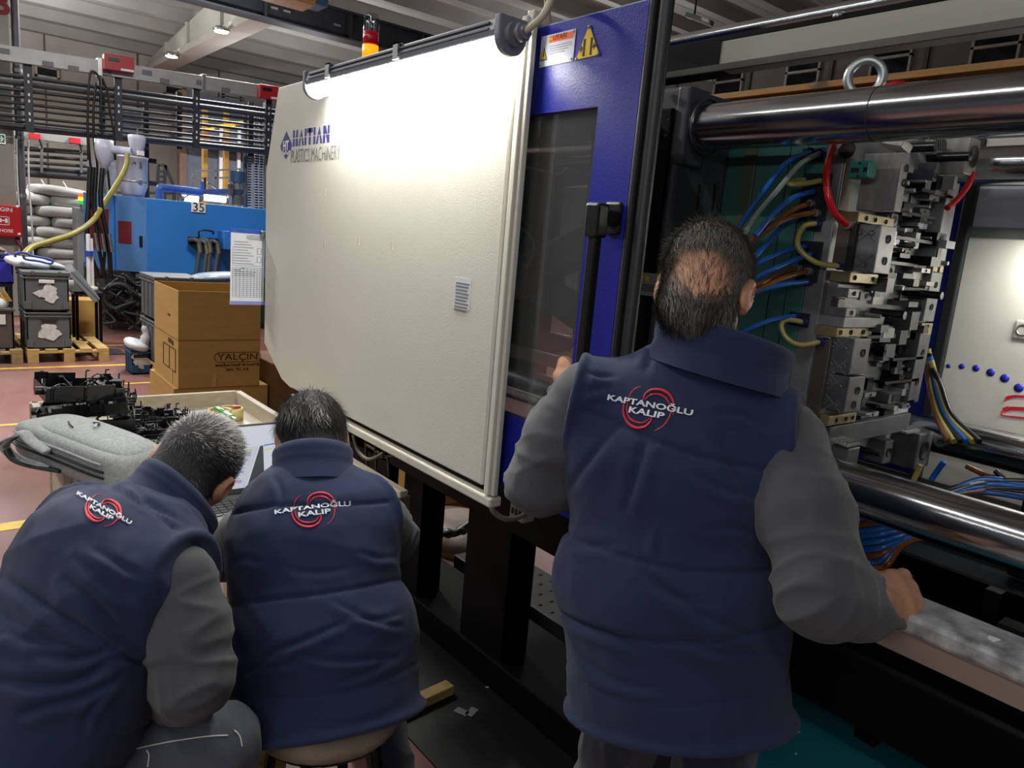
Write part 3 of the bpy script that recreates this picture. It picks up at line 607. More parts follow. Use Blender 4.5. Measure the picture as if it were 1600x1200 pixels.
# ---- crates
grayc = mat('crate_gray', '#55585a', .55, var=.1, vs=4); labelp = mat('torn_label', '#c9c8c4', .85, var=.12, vs=25)
def crate(loc, sx, sy, sz, m_, label, lid=False, group=None, paper_patch=True, seed=0, tilt=None):
    """stackable transport crate, front on -Y"""
    x, y, z = loc
    t = thing('transport_crate', label, 'crate', loc, group)
    hx, hy = sx / 2, sy / 2; w = .018
    b = M(); b.box(x - hx, x + hx, y - hy, y - hy + w, z, z + sz); b.box(x - hx, x + hx, y + hy - w, y + hy, z, z + sz); b.box(x - hx, x - hx + w, y - hy, y + hy, z, z + sz); b.box(x + hx - w, x + hx, y - hy, y + hy, z, z + sz); b.box(x - hx, x + hx, y - hy, y + hy, z, z + w)
    b.obj('body', m_, t, .004)
    r = M()
    for zz_ in (z + sz - .05, z + sz - .015): r.box(x - hx - .012, x + hx + .012, y - hy - .012, y - hy, zz_, zz_ + .015); r.box(x - hx - .012, x - hx, y - hy, y + hy, zz_, zz_ + .015); r.box(x + hx, x + hx + .012, y - hy, y + hy, zz_, zz_ + .015); r.box(x - hx - .012, x + hx + .012, y + hy, y + hy + .012, zz_, zz_ + .015)
    r.obj('rim', m_, t, .003)
    for sx_ in (-1, 1): M().box(x + sx_ * (hx - .03) - .03, x + sx_ * (hx - .03) + .03, y - hy - .01, y - hy, z + .02, z + .1).obj('corner_foot', m_, t, .003)
    for k in range(3):
        M().box(x - hx - .008, x - hx, y - hy + sy * (.2 + .27 * k), y - hy + sy * (.2 + .27 * k) + .02, z + .03, z + sz - .05).obj('side_rib', m_, t)
    M().box(x - .07, x + .07, y - hy - .014, y - hy - .002, z + sz - .095, z + sz - .058).obj('hand_grip', mat('grip_dark', '#1d1e20', .6) if not lid else white_plastic, t, .005)
    if lid:
        M().box(x - hx - .014, x + hx + .014, y - hy - .014, y + hy + .014, z + sz, z + sz + .022).obj('lid', m_, t, .005)
        for k in (-.12, .12): M().box(x + k - .015, x + k + .015, y - hy - .02, y - hy + .02, z + sz - .01, z + sz + .03).obj('hinge', m_, t, .003)
    if paper_patch:
        rr = np.random.default_rng(seed)
        for k in range(5):
            cx_, cz_ = rr.uniform(-.05, .05), rr.uniform(-.06, .07) + sz * .5
            poly = [(x + .0 + cx_ + (rr.uniform(.04, .085)) * math.cos(q), y - hy - .004 - .0006 * k, z + cz_ + rr.uniform(.025, .07) * math.sin(q)) for q in np.linspace(0, 2 * math.pi, 11)[:-1]]
            M().prism(poly, (0, -.001, 0)).obj('torn_label', labelp, t)
    return t
def pallet(x0, x1, y0, y1, label, nb=5, m_=pale_wood):
    t = thing('wooden_pallet', label, 'pallet', ((x0 + x1) / 2, (y0 + y1) / 2, 0), 'wooden pallets')
    for x in np.linspace(x0, x1 - .1, 3):
        for y_ in np.linspace(y0, y1 - .145, 3): M().box(x, x + .1, y_, y_ + .145, .022, .1).obj('block', m_, t, .003)
        M().box(x, x + .1, y0, y1, 0, .022).obj('bottom_board', m_, t, .002)
    for y_ in np.linspace(y0, y1 - .1, 3): M().box(x0, x1, y_, y_ + .1, .1, .122).obj('stringer', m_, t, .002)
    for k, x in enumerate(np.linspace(x0, x1 - .11, nb)): M().box(x, x + .11, y0, y1, .122, .144).obj('deck_board', m_, t, .002)
    return t
pallet(.90, 1.66, 9.02, 10.2, 'pale wooden pallet under the two grey crates')
pallet(-.02, .86, 9.0, 10.2, 'weathered wooden pallet at the left edge under the brown bin', 5, mat('old_pallet', '#8f7c52', .85, var=.2, vs=6, stretch=(2, 2, 10)))
crate((1.105, 9.36, .144), .40, .6, .385, grayc, 'grey transport crate with torn paper label, lower of the two on the pallet', seed=3)
crate((1.095, 9.36, .545), .40, .6, .385, grayc, 'grey lidded transport crate with torn paper label, upper of the two on the pallet', lid=True, seed=5)
# opened lid leaning
t = thing('crate_cover', 'grey crate lid leaning against the right side of the upper crate', 'lid', (1.48, 9.5, .72))
M().prism([(1.31, 9.3, .93), (1.56, 9.2, .62), (1.62, 9.22, .66), (1.40, 9.33, .96)], (0.03, .55, .05)).obj('panel', grayc, t, .006)
M().bar((1.36, 9.32, .94), (1.6, 9.22, .66), .02, .02).obj('rib', grayc, t)
M().bar((1.42, 9.8, .97), (1.66, 9.7, .70), .02, .02).obj('rib', grayc, t)
# bag on top of crates
t = thing('plastic_bag', 'crumpled white and blue printed plastic bag on the upper grey crate', 'bag', (.98, 9.5, .967))
M().ell((1.0, 9.55, 1.01), (.22, .2, .05), Euler((.1, .08, .2)), 18, 8, .7).obj('bag', mat('bag_white', '#c4c6ca', .4, bump=.4, bs=18), t)
M().ell((1.22, 9.5, .99), (.1, .14, .035), Euler((0, .3, .4)), 14, 8, .8).obj('bag_fold', mat('bag_white', '#c4c6ca', .4, bump=.4, bs=18), t)
bp = mat('print_blue', '#243f8f', .5)
M().tube(bez([at(24, 402, 'Y', 9.3), at(25, 396, 'Y', 9.3), at(38, 395, 'Y', 9.3), at(52, 400, 'Y', 9.3), at(80, 406, 'Y', 9.3), at(79, 412, 'Y', 9.3), at(60, 408, 'Y', 9.3), at(40, 405, 'Y', 9.3), at(36, 398, 'Y', 9.3)], 4), .012, 6).obj('blue_print', bp, t)
# left edge: brown bin with scrap, blue crate, bag
binb = mat('bin_brown', '#4c4440', .6, var=.15)
t = thing('scrap_bin', 'brown plastic bin full of scrap on the left pallet', 'bin', (.58, 9.4, .144))
b = M(); b.box(.32, .80, 9.1, 9.12, .144, .56); b.box(.32, .80, 9.68, 9.7, .144, .56); b.box(.32, .34, 9.1, 9.7, .144, .56); b.box(.78, .80, 9.1, 9.7, .144, .56); b.box(.32, .80, 9.1, 9.7, .144, .16); b.obj('body', binb, t, .004)
M().box(.31, .815, 9.085, 9.715, .535, .56).obj('rim', binb, t, .004); M().box(.67, .73, 9.09, 9.1, .4, .5).obj('label_card', labelp, t)
M().ell((.6, 9.4, .58), (.19, .26, .09), None, 16, 8, .8).obj('plastic_liner', mat('bag_white', '#c4c6ca', .4, bump=.4, bs=18), t)
for k in range(5): M().prism([(.52 + .05 * k, 9.25 + .03 * k, .6), (.60 + .05 * k, 9.24, .62), (.57 + .04 * k, 9.27, .72 + .03 * (k % 3))], (.01, .02, 0)).obj('scrap_piece', card, t)
blc = mat('crate_blue_violet', '#2c2f9c', .45, var=.08)
crate((.64, 9.95, .76), .46, .45, .30, blc, 'violet blue crate at the left edge behind the scrap bin', seed=11)
t = thing('crate_stand', 'dark steel stand carrying the violet blue crate', 'stand', (.64, 9.95, .144)); M().box(.42, .86, 9.74, 10.16, .72, .76).obj('shelf', dsteel, t)
for x in (.44, .84):
    for y_ in (9.78, 10.12): M().box(x - .02, x + .02, y_ - .02, y_ + .02, .144, .72).obj('leg', dsteel, t)
t = thing('folded_sheet', 'crumpled blue and brown sheeting above the violet crate', 'sheet', (.62, 9.9, 1.06)); 
M().ell((.62, 9.9, 1.11), (.22, .2, .06), Euler((0, .15, 0)), 14, 8, .8).obj('sheet', mat('bag_white', '#c4c6ca', .4, bump=.4, bs=18), t); M().ell((.7, 9.75, 1.13), (.12, .1, .025), Euler((0, .2, 0))).obj('brown_strip', mat('brown_strip', '#5a2f2a', .6), t); M().ell((.56, 9.8, 1.19), (.08, .1, .05)).obj('blue_bundle', mat('blue_bundle', '#27527c', .6), t)
# black work stool in the back
t = thing('work_stool', 'black work stool carrying a white pipe, before the cable tangle', 'stool', (1.56, 9.75, 0))
M().box(1.42, 1.72, 9.6, 9.9, .66, .70).obj('seat', blackp, t, .01)
for x, y_ in ((1.45, 9.63), (1.69, 9.63), (1.45, 9.87), (1.69, 9.87)): M().bar((x, y_, 0), (x * .98 + .0312, y_, .66), .03, .03).obj('leg', blackm, t)
t = thing('white_pipe_stand', 'thin white pipe with blue tie standing on the black stool', 'pipe', (1.6, 9.7, .70))
M().cyl((1.59, 9.7, .7), (1.59, 9.7, 1.35), .022, n=10).obj('pipe', white_plastic, t); M().cyl((1.63, 9.72, .7), (1.625, 9.72, 1.3), .018, n=10).obj('pipe', white_plastic, t)
M().cyl((1.6, 9.7, 1.1), (1.6, 9.7, 1.16), .04, n=10).obj('tie', mat('tie_blue', '#2b3a98', .5), t); M().lathe((1.6, 9.7, .7), [(0, 0), (.08, 0), (.08, .05), (.03, .06), (0, .06)], 14).obj('foot', mat('cream_foot', '#b9b59c', .6), t)
M().box(1.36, 1.76, 10.1, 10.5, .12, .55).obj('carton', card, label='cardboard carton on the floor behind the grey crates', cat='box', bev=.006)
M().box(1.4, 1.9, 9.4, 9.75, 0, .012).obj('floor_mat', rubber, label='dark rubber mat on the floor under the black stool', cat='mat', bev=.004)
# small blue crate with bag, grey crates at the right on pallet
t = crate((1.80, 8.35, .0), .17, .3, .27, mat('crate_blue', '#22506f', .5, var=.08), 'small blue crate with a white bag on the floor by the tall box', seed=14)
t = thing('white_bag', 'crumpled white bag lying in the small blue crate', 'bag', (1.80, 8.35, .2)); M().ell((1.78, 8.3, .3), (.12, .16, .05), Euler((.1, .3, 0)), 16, 8, .8).obj('bag', mat('bag_white', '#c4c6ca', .4, bump=.4, bs=18), t); M().tube(bez([(1.84, 8.25, .3), (1.86, 8.24, .42), (1.83, 8.24, .5)], 4), [.05] * 4 + [.03] * 4 + [.01], 8).obj('bag_neck', mat('bag_white', '#c4c6ca', .4, bump=.4, bs=18), t)
pallet(1.88, 2.6, 7.95, 9.0, 'wooden pallet under the grey crates behind the cardboard boxes')
crate((2.12, 8.3, .144), .45, .6, .42, grayc, 'grey crate behind the cardboard boxes, lower of two', paper_patch=False)
crate((2.12, 8.3, .585), .45, .6, .42, grayc, 'grey lidded crate behind the cardboard boxes, upper of two', lid=True, paper_patch=False)
t = thing('clear_bag', 'clear plastic bag on the lidded crate behind the cardboard box', 'bag', (2.6, 8.2, 1.0)); M().ell((2.62, 8.3, 1.03), (.3, .2, .05), Euler((0, -.08, 0)), 16, 8, .8).obj('bag', mat('film_gray', '#8b98a6', .25, bump=.4, bs=14), t)
crate((2.66, 8.3, .144), .5, .6, .82, grayc, 'tall grey container under the clear plastic bag', paper_patch=False)

# ---- cardboard boxes
def carton(c, sx, sy, h, rz, label, open_top=False):
    R = Matrix.Translation(Vector(c)) @ Matrix.Rotation(rz, 4, 'Z')
    t = thing('cardboard_box', label, 'box', c, 'brown cardboard boxes by the machine')
    w = .006; hx, hy = sx / 2, sy / 2
    b = M(R); b.m(0)
    b.box(-hx, hx, -hy, -hy + w, 0, h); b.box(-hx, hx, hy - w, hy, 0, h); b.box(-hx, -hx + w, -hy, hy, 0, h); b.box(hx - w, hx, -hy, hy, 0, h); b.box(-hx, hx, -hy, hy, 0, w)
    if not open_top: b.box(-hx, hx, -hy, hy, h - w, h)
    b.obj('body', card, t, .003)
    return t, R
# front-left corner seen at (283,455)-(283,607)
rz = -.03
t1, R1 = carton((1.62, 5.38, 0), .62, .72, .535, rz, 'brown cardboard box, lower of the stacked pair by the machine')
t2, R2 = carton((1.60, 5.36, .535), .53, .70, .645, rz, 'brown open-topped cardboard box, upper of the stacked pair by the machine', True)
for Rr, hh, hx, hy, tt in ((R2, .645, .265, .35, t2),):
    b = M(Rr); b.box(-hx - .001, hx + .001, -hy - .0015, -hy, .318, .326); b.obj('crease', mat('crease', '#8a6730', .85), tt)
    b = M(Rr); b.box(-hx - .0015, -hx, -hy, hy, .318, .326); b.obj('crease', mat('crease', '#8a6730', .85), tt)
    b = M(Rr); b.prism([(hx - .012, -hy + .01, hh), (hx - .012, hy, hh), (hx + .0, hy, hh + .0), (hx, -hy + .01, hh)], (0, 0, .004)); b.obj('flap_fold', card_dk, tt)
def on_front(Rr, hy, x, z): return Rr @ Vector((x, -hy - .002, z))
rt_ = (R2.to_3x3() @ Vector((1, 0, 0))); 
text('box_word', 'YALÇIN', on_front(R2, .35, .115, .205), rt_, (0, 0, 1), .062, ink_brown, t2, bold=.0005, sx=1.25)
text('box_word', 'MAKİNA KALIP VE PLASTİK', on_front(R2, .35, .115, .150), rt_, (0, 0, 1), .023, ink_brown, t2, bold=.0008, sx=1.05)
text('box_word', 'SAN. TİC. A.Ş.', on_front(R2, .35, .115, .120), rt_, (0, 0, 1), .023, ink_brown, t2, bold=.0008, sx=1.05)
b = M(R2); ww, hh2 = .155, .033
pts = [(.115 + (ww - hh2) * (1 if math.cos(a_) > 0 else -1) + hh2 * math.cos(a_), -.352, .205 + hh2 * math.sin(a_)) for a_ in np.linspace(.001, 2 * math.pi - .001, 41)]
for i in range(41): b.bar(pts[i], pts[(i + 1) % 41], .003, .003, (0, 1, 0))
b.obj('print_border', ink_brown, t2)
b = M(R2); y0 = -.20
for (ya, yb, za, zb_) in ((-.28, .06, .10, .25),):   # handling symbols on the left face
    for p_, q_ in (((ya, za), (yb, za)), ((yb, za), (yb, zb_)), ((yb, zb_), (ya, zb_)), ((ya, zb_), (ya, za)), (((ya + yb) / 2, za), ((ya + yb) / 2, zb_))):
        b.bar((-.267, p_[0], p_[1]), (-.267, q_[0], q_[1]), .004, .004, (1, 0, 0))
b.cbox((-.267, -.12, .29), (.003, .07, .03)); b.cbox((-.267, -.2, .285), (.003, .04, .03)); b.cbox((-.267, -.1, .46), (.003, .06, .012)); b.obj('handling_print', ink_brown, t2)
b = M(R2); b.cbox((-.04, -.353, .05), (.03, .004, .09), Euler((0, .1, 0))); b.obj('tape_end', mat('clear_tape', '#c0a05c', .25), t2)
b = M(R2); b.cbox((-.267, -.18, .06), (.004, .03, .11)); b.obj('tape_end', mat('clear_tape', '#c0a05c', .25), t2)
b = M(R1); b.cbox((-.312, -.15, .36), (.003, .1, .05)); b.cbox((-.312, -.2, .29), (.003, .05, .04)); b.obj('handling_print', ink_brown, t1)
M(Matrix.Translation((1.62, 4.9, .0)) @ Matrix.Rotation(-.05, 4, 'Z')).prism([(-.02, 0, 0), (.2, 0, 0), (.09, 0, .53)], (0, .008, 0)).obj('cardboard_flap', card, label='triangular cardboard flap sticking up behind the table', cat='flap')
# dark brown carton right of the boxes, under the guard
a = at(409, 572, 'Y', 4.9); b = at(520, 640, 'Y', 4.9)
M().box(max(a.x, 1.935), a.x + .7, 4.9, 5.5, 0, a.z).obj('brown_carton', mat('carton_dark', '#6b4a26', .85, var=.08), label='dark brown carton beside the cardboard boxes under the guard panel', cat='box', bev=.006)
# ================================================================== THE WHITE MOULDING MACHINE
PX = 1.08
def V(*a): return Vector(a)
# ---- fixed guard panel
g = thing('machine_guard', 'white fixed guard panel of the moulding machine with blue lettering', 'machine panel', (1.1, 2.1, 1.0))
poly = [(1.392, 1.06), (2.61, 1.06), (2.69, 1.075), (2.875, 1.185), (2.895, 1.85), (2.79, 2.145), (1.392, 2.145)]
M().prism([(PX, y, z) for y, z in poly], (.03, 0, 0)).obj('panel', white_paint, g, .006)
M().prism([(PX + .030, y, z) for y, z in ((1.42, 1.03), (2.60, 1.03), (2.86, 1.17), (2.88, 1.85), (2.78, 2.13), (1.42, 2.13))], (.008, 0, 0)).obj('panel_back', blackm, g)
for y0, y1, x0 in ((1.374, 1.389, 1.085), (1.357, 1.374, 1.075), (1.345, 1.357, 1.083)): M().box(x0, 1.098, y0, y1, 1.045, 2.15).obj('edge_profile', white_paint, g, .003)
M().box(1.075, 1.112, 1.345, 2.58, 1.016, 1.042).obj('bottom_rail', mat('rail_cream', '#c2bdb0', .5, var=.06), g, .005)
M().box(1.1, 1.112, 1.36, 2.55, 1.04, 1.06).obj('shadow_gap', blackm, g)
M().box(1.10, 1.75, 1.365, 1.39, 2.14, 2.17).obj('top_crossbar', white_paint, g, .004)
M().box(1.10, 1.117, 1.37, 2.78, 2.10, 2.14).obj('top_flange', white_paint, g, .004)
M().box(1.16, 2.45, 1.5, 2.85, 2.06, 2.08).obj('added_dark_cover', blackm, g)  # cover added to block hall light and keep the interior dark
# lettering (viewed from -X: right = -Y)
RT, UP = (0, -1, 0), (0, 0, 1)
def pz(px, py, X=PX): p = at(px, py, 'X', X); return p.y, p.z
yL, zL = pz(458, 212); yR, zR = pz(515, 212)
cy = (yL + yR) / 2; zt = pz(458, 204)[1]; zbm = pz(458, 229)[1]; hh = zt - zbm; wl = yL - yR
# striped block capitals HAITIAN, split by a thin horizontal line
b = M()
def pg(pts): b.prism([(PX - .0008, yL - u * wl, zbm + v * hh) for u, v in pts], (.0012, 0, 0))
def rect(u0, u1, v0, v1): pg([(u0, v0), (u1, v0), (u1, v1), (u0, v1)])
lw = .05
for (lo, hi) in ((0, .47), (.53, 1)):
    rect(.0, .055, lo, hi)                                        # H left
    pg([(.085, lo), (.15, lo), (.15, hi), (.10 if lo else .085, hi)])  # H right
    rect(.34, .39, lo, hi); rect(.585, .635, lo, hi)              # I
    rect(.46, .51, lo, hi)                                        # T stem
rect(.41, .56, .72, 1)
for x0, x1 in ((.17, .32), (.655, .82)):                          # A
    xm = (x0 + x1) / 2
    pg([(x0, 0), (x0 + .045, 0), (xm - .012, .47), (xm - .045, .47)]); pg([(x1 - .045, 0), (x1, 0), (xm + .045, .47), (xm + .012, .47)])
    pg([(xm - .04, .53), (xm + .04, .53), (xm, 1)])
rect(.84, .89, 0, .47); rect(.84, .89, .53, 1); rect(.95, 1, 0, .47); rect(.95, 1, .53, 1)
pg([(.89, .53), (.945, .53), (.90, 1), (.89, 1)]); pg([(.91, .47), (.95, .0), (.95, .47)])
b.obj('brand_lettering', navy_ink, g)
y0, z0 = pz(457, 240); y1, z1 = pz(525, 236)
text('machine_lettering', 'PLASTICS MACHINERY', (PX - .001, (y0 + y1) / 2 - .010, z0 - .012), RT, UP, .066, mat('gray_print', '#6f6f72', .6), g, sx=.60, bold=-.0005)
# lozenge emblem
yc, zc_ = pz(447.3, 227); hz = (pz(447, 205)[1] - pz(447, 249)[1]) / 2; hw = .052
b = M(); b.prism([(PX - .0008, yc + s * hw * w_, zc_ + hz * v) for s, w_, v in ((0, 0, 1), (-1, .5, .5), (-1, .9, .15), (-1, 1, -.05), (-1, .88, -.3), (-1, .72, -.5), (1, .72, -.5), (1, .88, -.3), (1, 1, -.05), (1, .9, .15), (1, .5, .5))], (.0012, 0, 0))
b.prism([(PX - .0008, yc + s * hw * w_, zc_ + hz * v) for s, w_, v in ((-1, .5, -.62), (-1, .25, -.72), (0, 0, -.58), (1, .25, -.72), (1, .5, -.62), (0, 0, -1))], (.0012, 0, 0))
b.obj('emblem', navy_ink, g)
b = M()
for s in (-1, 0, 1): b.prism([(PX - .0014, yc - s * .032 + k * .014, zc_ + hz * v) for k, v in ((-1, -.5), (0, -.37), (1, -.5))], (.0008, 0, 0))
b.obj('emblem_waves', white_paint, g)
text('emblem_letters', 'HT', (PX - .0016, yc, zc_ - .003), RT, UP, .046, white_ink, g, bold=.0012, sx=.85)
# labels on the panel
a = at(712, 431, 'X', PX); b_ = at(733, 492, 'X', PX)
M().box(PX - .001, PX, b_.y, a.y, b_.z + .01, a.z - .002).obj('rating_label', mat('label_gray', '#c3c6cc', .5, var=.05), g)
mb = M()
for k in range(9): mb.box(PX - .0016, PX - .001, b_.y + .006 + .004 * (k % 3), a.y - .006, a.z - .018 - k * .0085, a.z - .015 - k * .0085)
mb.obj('label_print', mat('print_gray', '#5b5d63', .7), g)
for px, py in ((507, 382), (420, 445), (612, 384), (507, 300), (560, 378)):
    y_, z_ = pz(px, py); M().box(PX - .0008, PX, y_ - .006, y_ + .006, z_ - .012, z_ + .012).obj('tape_residue', mat('residue', '#b9b4a6', .6), g)

# ---- work lamp on the panel
LA = at(494, 136, 'X', 1.02); LB = at(793, 58, 'X', 1.02); lz = (LA.z + LB.z) / 2
lamp = thing('work_lamp', 'lit grey batten work lamp hung along the top of the white panel', 'lamp', (1.02, (LA.y + LB.y) / 2, lz - .045))
ya, yb = LA.y, LB.y
mb = M(); pr = [(.990, lz + .036), (1.050, lz + .036), (1.056, lz + .01), (1.053, lz - .003), (.987, lz - .003), (.984, lz + .01)]
mb.prism([(x, yb, z) for x, z in pr], (0, ya - yb, 0)); mb.obj('housing', gray_plastic, lamp, .004)
mb = M()
for zz in (lz + .014, lz + .026): mb.box(.982, .99, yb + .02, ya - .02, zz - .002, zz + .002)
mb.obj('housing_rib', mat('lamp_gray_dk', '#50545d', .5), lamp)
dif = mat('lamp_diffuser', '#ffffff', .4, emit='#fffdf6', es=70)
pts = [(1.02 + .031 * math.cos(t), lz - .003 + .031 * math.sin(t)) for t in np.linspace(math.pi, 2 * math.pi, 11)]
M().prism([(x, yb + .012, z) for x, z in pts], (0, ya - yb - .024, 0), True).obj('diffuser', dif, lamp)
for y_, d in ((ya, .02), (yb, -.02)):
    pts = [(1.02 + .038 * math.cos(t), lz - .001 + .038 * math.sin(t)) for t in np.linspace(math.pi, 2 * math.pi, 13)] + [(1.058, lz + .040), (.982, lz + .040)]
    M().prism([(x, y_, z) for x, z in pts], (0, d, 0)).obj('end_cap', gray_plastic, lamp, .004)
M().cyl((1.02, yb - .02, lz + .004), (1.02, yb - .035, lz + .004), .025, n=20).obj('gland_ring', gray_plastic, lamp, .003)
M().cyl((1.02, yb - .03, lz + .004), (1.02, yb - .065, lz + .004), .014, n=12).obj('cable_gland', mat('gland_metal', '#83878e', .35, .6), lamp)
M().cyl((1.02, yb - .045, lz + .004), (1.02, yb - .056, lz + .004), .02, n=8).obj('gland_nut', gray_plastic, lamp)
cream = mat('cream_cable', '#bdb59e', .5)
M().tube(bez([(1.02, yb - .06, lz + .004), (1.03, yb - .10, lz + .03), (1.05, yb - .10, lz + .075), (1.08, yb - .05, lz + .095), (1.12, yb - .01, lz + .06), (1.16, yb, lz)], 6), .0075, 8).obj('supply_cable', cream, lamp)
for f_ in (.17, .58):
    y_ = ya + (yb - ya) * f_
    M().box(.978, 1.062, y_ - .012, y_ + .012, lz + .036, lz + .04).obj('clip', silver, lamp); M().box(.978, .984, y_ - .012, y_ + .012, lz - .0, lz + .04).obj('clip', silver, lamp)
    M().tube(bez([(1.06, y_, lz + .04), (1.06, y_ - .015, lz + .052), (1.07, y_ - .04, lz + .048)], 4), .003, 6).obj('clip_wire', silver, lamp)
# ---- stack light
p = at(578, 92, 'X', 1.35)
sl = thing('stack_light', 'signal tower with clear, red and lit amber sections behind the lamp', 'signal light', (1.35, p.y, 2.08))
rr = .5 * 25 / FPX * 2.6
zz = [at(578, y_, 'X', 1.35).z for y_ in (110, 91, 70, 50, 24)]
M().cyl((1.35, p.y, 2.08), (1.35, p.y, zz[1] - .004), rr * .9, n=20).obj('base', blackp, sl)
am = mat('amber_lens', '#ff9a1a', .25, emit='#ff8c10', es=1.6, var=.2, vs=40)
M().lathe((1.35, p.y, zz[1]), [(0, 0), (rr * 1.02, 0), (rr * 1.02, zz[2] - zz[1] - .004), (0, zz[2] - zz[1] - .004)], 24).obj('amber_section', am, sl)
M().lathe((1.35, p.y, zz[1] + .02), [(0, 0), (rr * .5, 0), (rr * .5, .02), (0, .02)], 16).obj('glowing_bulb', mat('amber_core', '#fff0a0', .3, emit='#ffe060', es=6), sl)
M().lathe((1.35, p.y, zz[2]), [(0, 0), (rr, 0), (rr, zz[3] - zz[2] - .002), (0, zz[3] - zz[2] - .002)], 24).obj('red_section', mat('red_lens', '#b01426', .2, coat=.5, emit='#700812', es=.35), sl)
clr = glass('clear_dome', (.78, .8, .84), .14)
M().lathe((1.35, p.y, zz[3]), [(rr, 0), (rr, zz[4] - zz[3] - .01), (rr * .9, zz[4] - zz[3]), (0, zz[4] - zz[3] + .003)], 24).obj('clear_section', clr, sl)
for a_ in range(5): M().cyl((1.35 + rr * .6 * math.cos(a_ * 1.257), p.y + rr * .6 * math.sin(a_ * 1.257), zz[3]), (1.35 + rr * .6 * math.cos(a_ * 1.257), p.y + rr * .6 * math.sin(a_ * 1.257), zz[4] - .02), .003, n=5).obj('inner_rod', gray_plastic, sl)

# ---- sliding blue door
DX = 1.12
d = thing('sliding_door', 'dark blue sliding guard door with window and black handle', 'door', (1.135, 1.6, 1.06))
mb = M()
mb.box(DX, DX + .03, 1.045, 1.155, 1.065, 2.135); mb.box(DX, DX + .03, 1.155, 2.3, 1.95, 2.135); mb.box(DX, DX + .03, 1.155, 2.3, 1.065, 1.245); mb.box(DX, DX + .03, 2.2, 2.3, 1.245, 1.95)
mb.obj('door_frame', blue_paint, d)
M().box(DX + .001, DX + .029, 1.045, 2.3, 2.135, 2.1375).obj('top_edge', mat('edge_pale', '#9aa0c8', .4), d)
M().box(DX + .012, DX + .017, 1.15, 2.21, 1.24, 1.955).obj('window_pane', glass('door_glass', (.66, .68, .70), .20, .015, .07), d)
M().box(DX - .004, DX + .035, 1.028, 1.043, 1.05, 2.15).obj('edge_seal', rubber, d, .006)
M().cyl((DX + .016, 1.014, 1.05), (DX + .016, 1.014, 2.15), .014, n=14).obj('edge_bumper', mat('bumper_gray', '#2c2d30', .45), d)
# handle
h0 = at(933, 335, 'X', 1.06); h1 = at(888, 640, 'X', 1.06)
HY = h0.y
M().bar((1.06, HY, 1.32), (1.06, HY, h0.z - .02), .024, .022, (1, 0, 0)).obj('handle_bar', blackp, d, .006)
M().box(1.043, 1.077, HY - .019, HY + .019, h0.z - .045, h0.z + .022).obj('handle_head', blackp, d, .006)
M().box(1.05, DX, HY - .014, HY + .014, h0.z - .02, h0.z + .012).obj('handle_arm', blackp, d, .006)
M().box(DX - .012, DX, HY - .014, HY + .03, h0.z - .035, h0.z + .03).obj('handle_plate', blackp, d, .006)
M().box(1.043, 1.077, HY - .019, HY + .019, 1.30, 1.35).obj('handle_foot', blackp, d, .006)
M().box(1.05, DX, HY - .014, HY + .014, 1.305, 1.335).obj('handle_arm', blackp, d, .006)
# warning plates
def on_door(px, py): p = at(px, py, 'X', DX); return p.y, p.z
a = on_door(847, 60); b_ = on_door(902, 45); zb_ = on_door(846, 105)[1]; zr = on_door(900, 96)[1]
y0, y1, z0, z1 = b_[0] + .002, a[0], (zb_ + zr) / 2, (a[1] + b_[1]) / 2 + .002
M().box(DX - .002, DX, y0, y1, z0, z1).obj('warning_plate', mat('plate_white', '#c9cedd', .25, var=.02), d, .001)
M().box(DX - .0028, DX - .002, y0 + .006, y1 - (y1 - y0) * .26, z1 - (z1 - z0) * .27, z1 - .004).obj('warning_header', mat('header_orange', '#d8632a', .35, var=.03), d)
text('warning_word', 'UYARI', (DX - .003, (y0 + y1) / 2 - .008, z1 - (z1 - z0) * .145), RT, UP, .016, ink, d, sx=1.0)
M().prism([(DX - .0032, (y0 + y1) / 2 + .022 + k * .006, z1 - (z1 - z0) * (.18 if k else .1)) for k in (-1, 0, 1)], (.0005, 0, 0)).obj('header_triangle', yellow, d)
mb = M()
for k in range(4): mb.box(DX - .0028, DX - .002, y0 + .008 + (.0, .0, .012, .022)[k], y1 - (y1 - y0) * .29, z1 - (z1 - z0) * (.40 + .075 * k), z1 - (z1 - z0) * (.385 + .075 * k))
mb.obj('warning_print', mat('print_gray', '#5b5d63', .7), d)
yt, zt_ = y1 - .014, z0 + (z1 - z0) * .42
mb = M(); mb.prism([(DX - .0026, yt + .0125, zt_ - .014), (DX - .0026, yt - .0125, zt_ - .014), (DX - .0026, yt, zt_ + .013)], (.0006, 0, 0)); mb.obj('small_triangle', ink, d)
mb = M(); mb.prism([(DX - .0032, yt + .0095, zt_ - .0122), (DX - .0032, yt - .0095, zt_ - .0122), (DX - .0032, yt, zt_ + .009)], (.0006, 0, 0)); mb.obj('triangle_field', yellow, d)
M().box(DX - .0036, DX - .0032, yt - .001, yt + .001, zt_ - .007, zt_ + .004).obj('exclamation_mark', ink, d)
for yy, zz_ in ((y0 + .005, z0 + .005), (y1 - .005, z0 + .005), (y0 + .005, z1 - .005), (y1 - .005, z1 - .005)): M().lathe((DX - .002, yy, zz_), [(0, 0), (.003, 0), (.003, .001), (0, .0015)], 8, axis=(-1, 0, 0)).obj('rivet', silver, d)
A = on_door(922, 40); B = on_door(901, 94); C_ = on_door(937, 85)
tri = [V(0, *A), V(0, *B), V(0, *C_)]; cen = (tri[0] + tri[1] + tri[2]) / 3
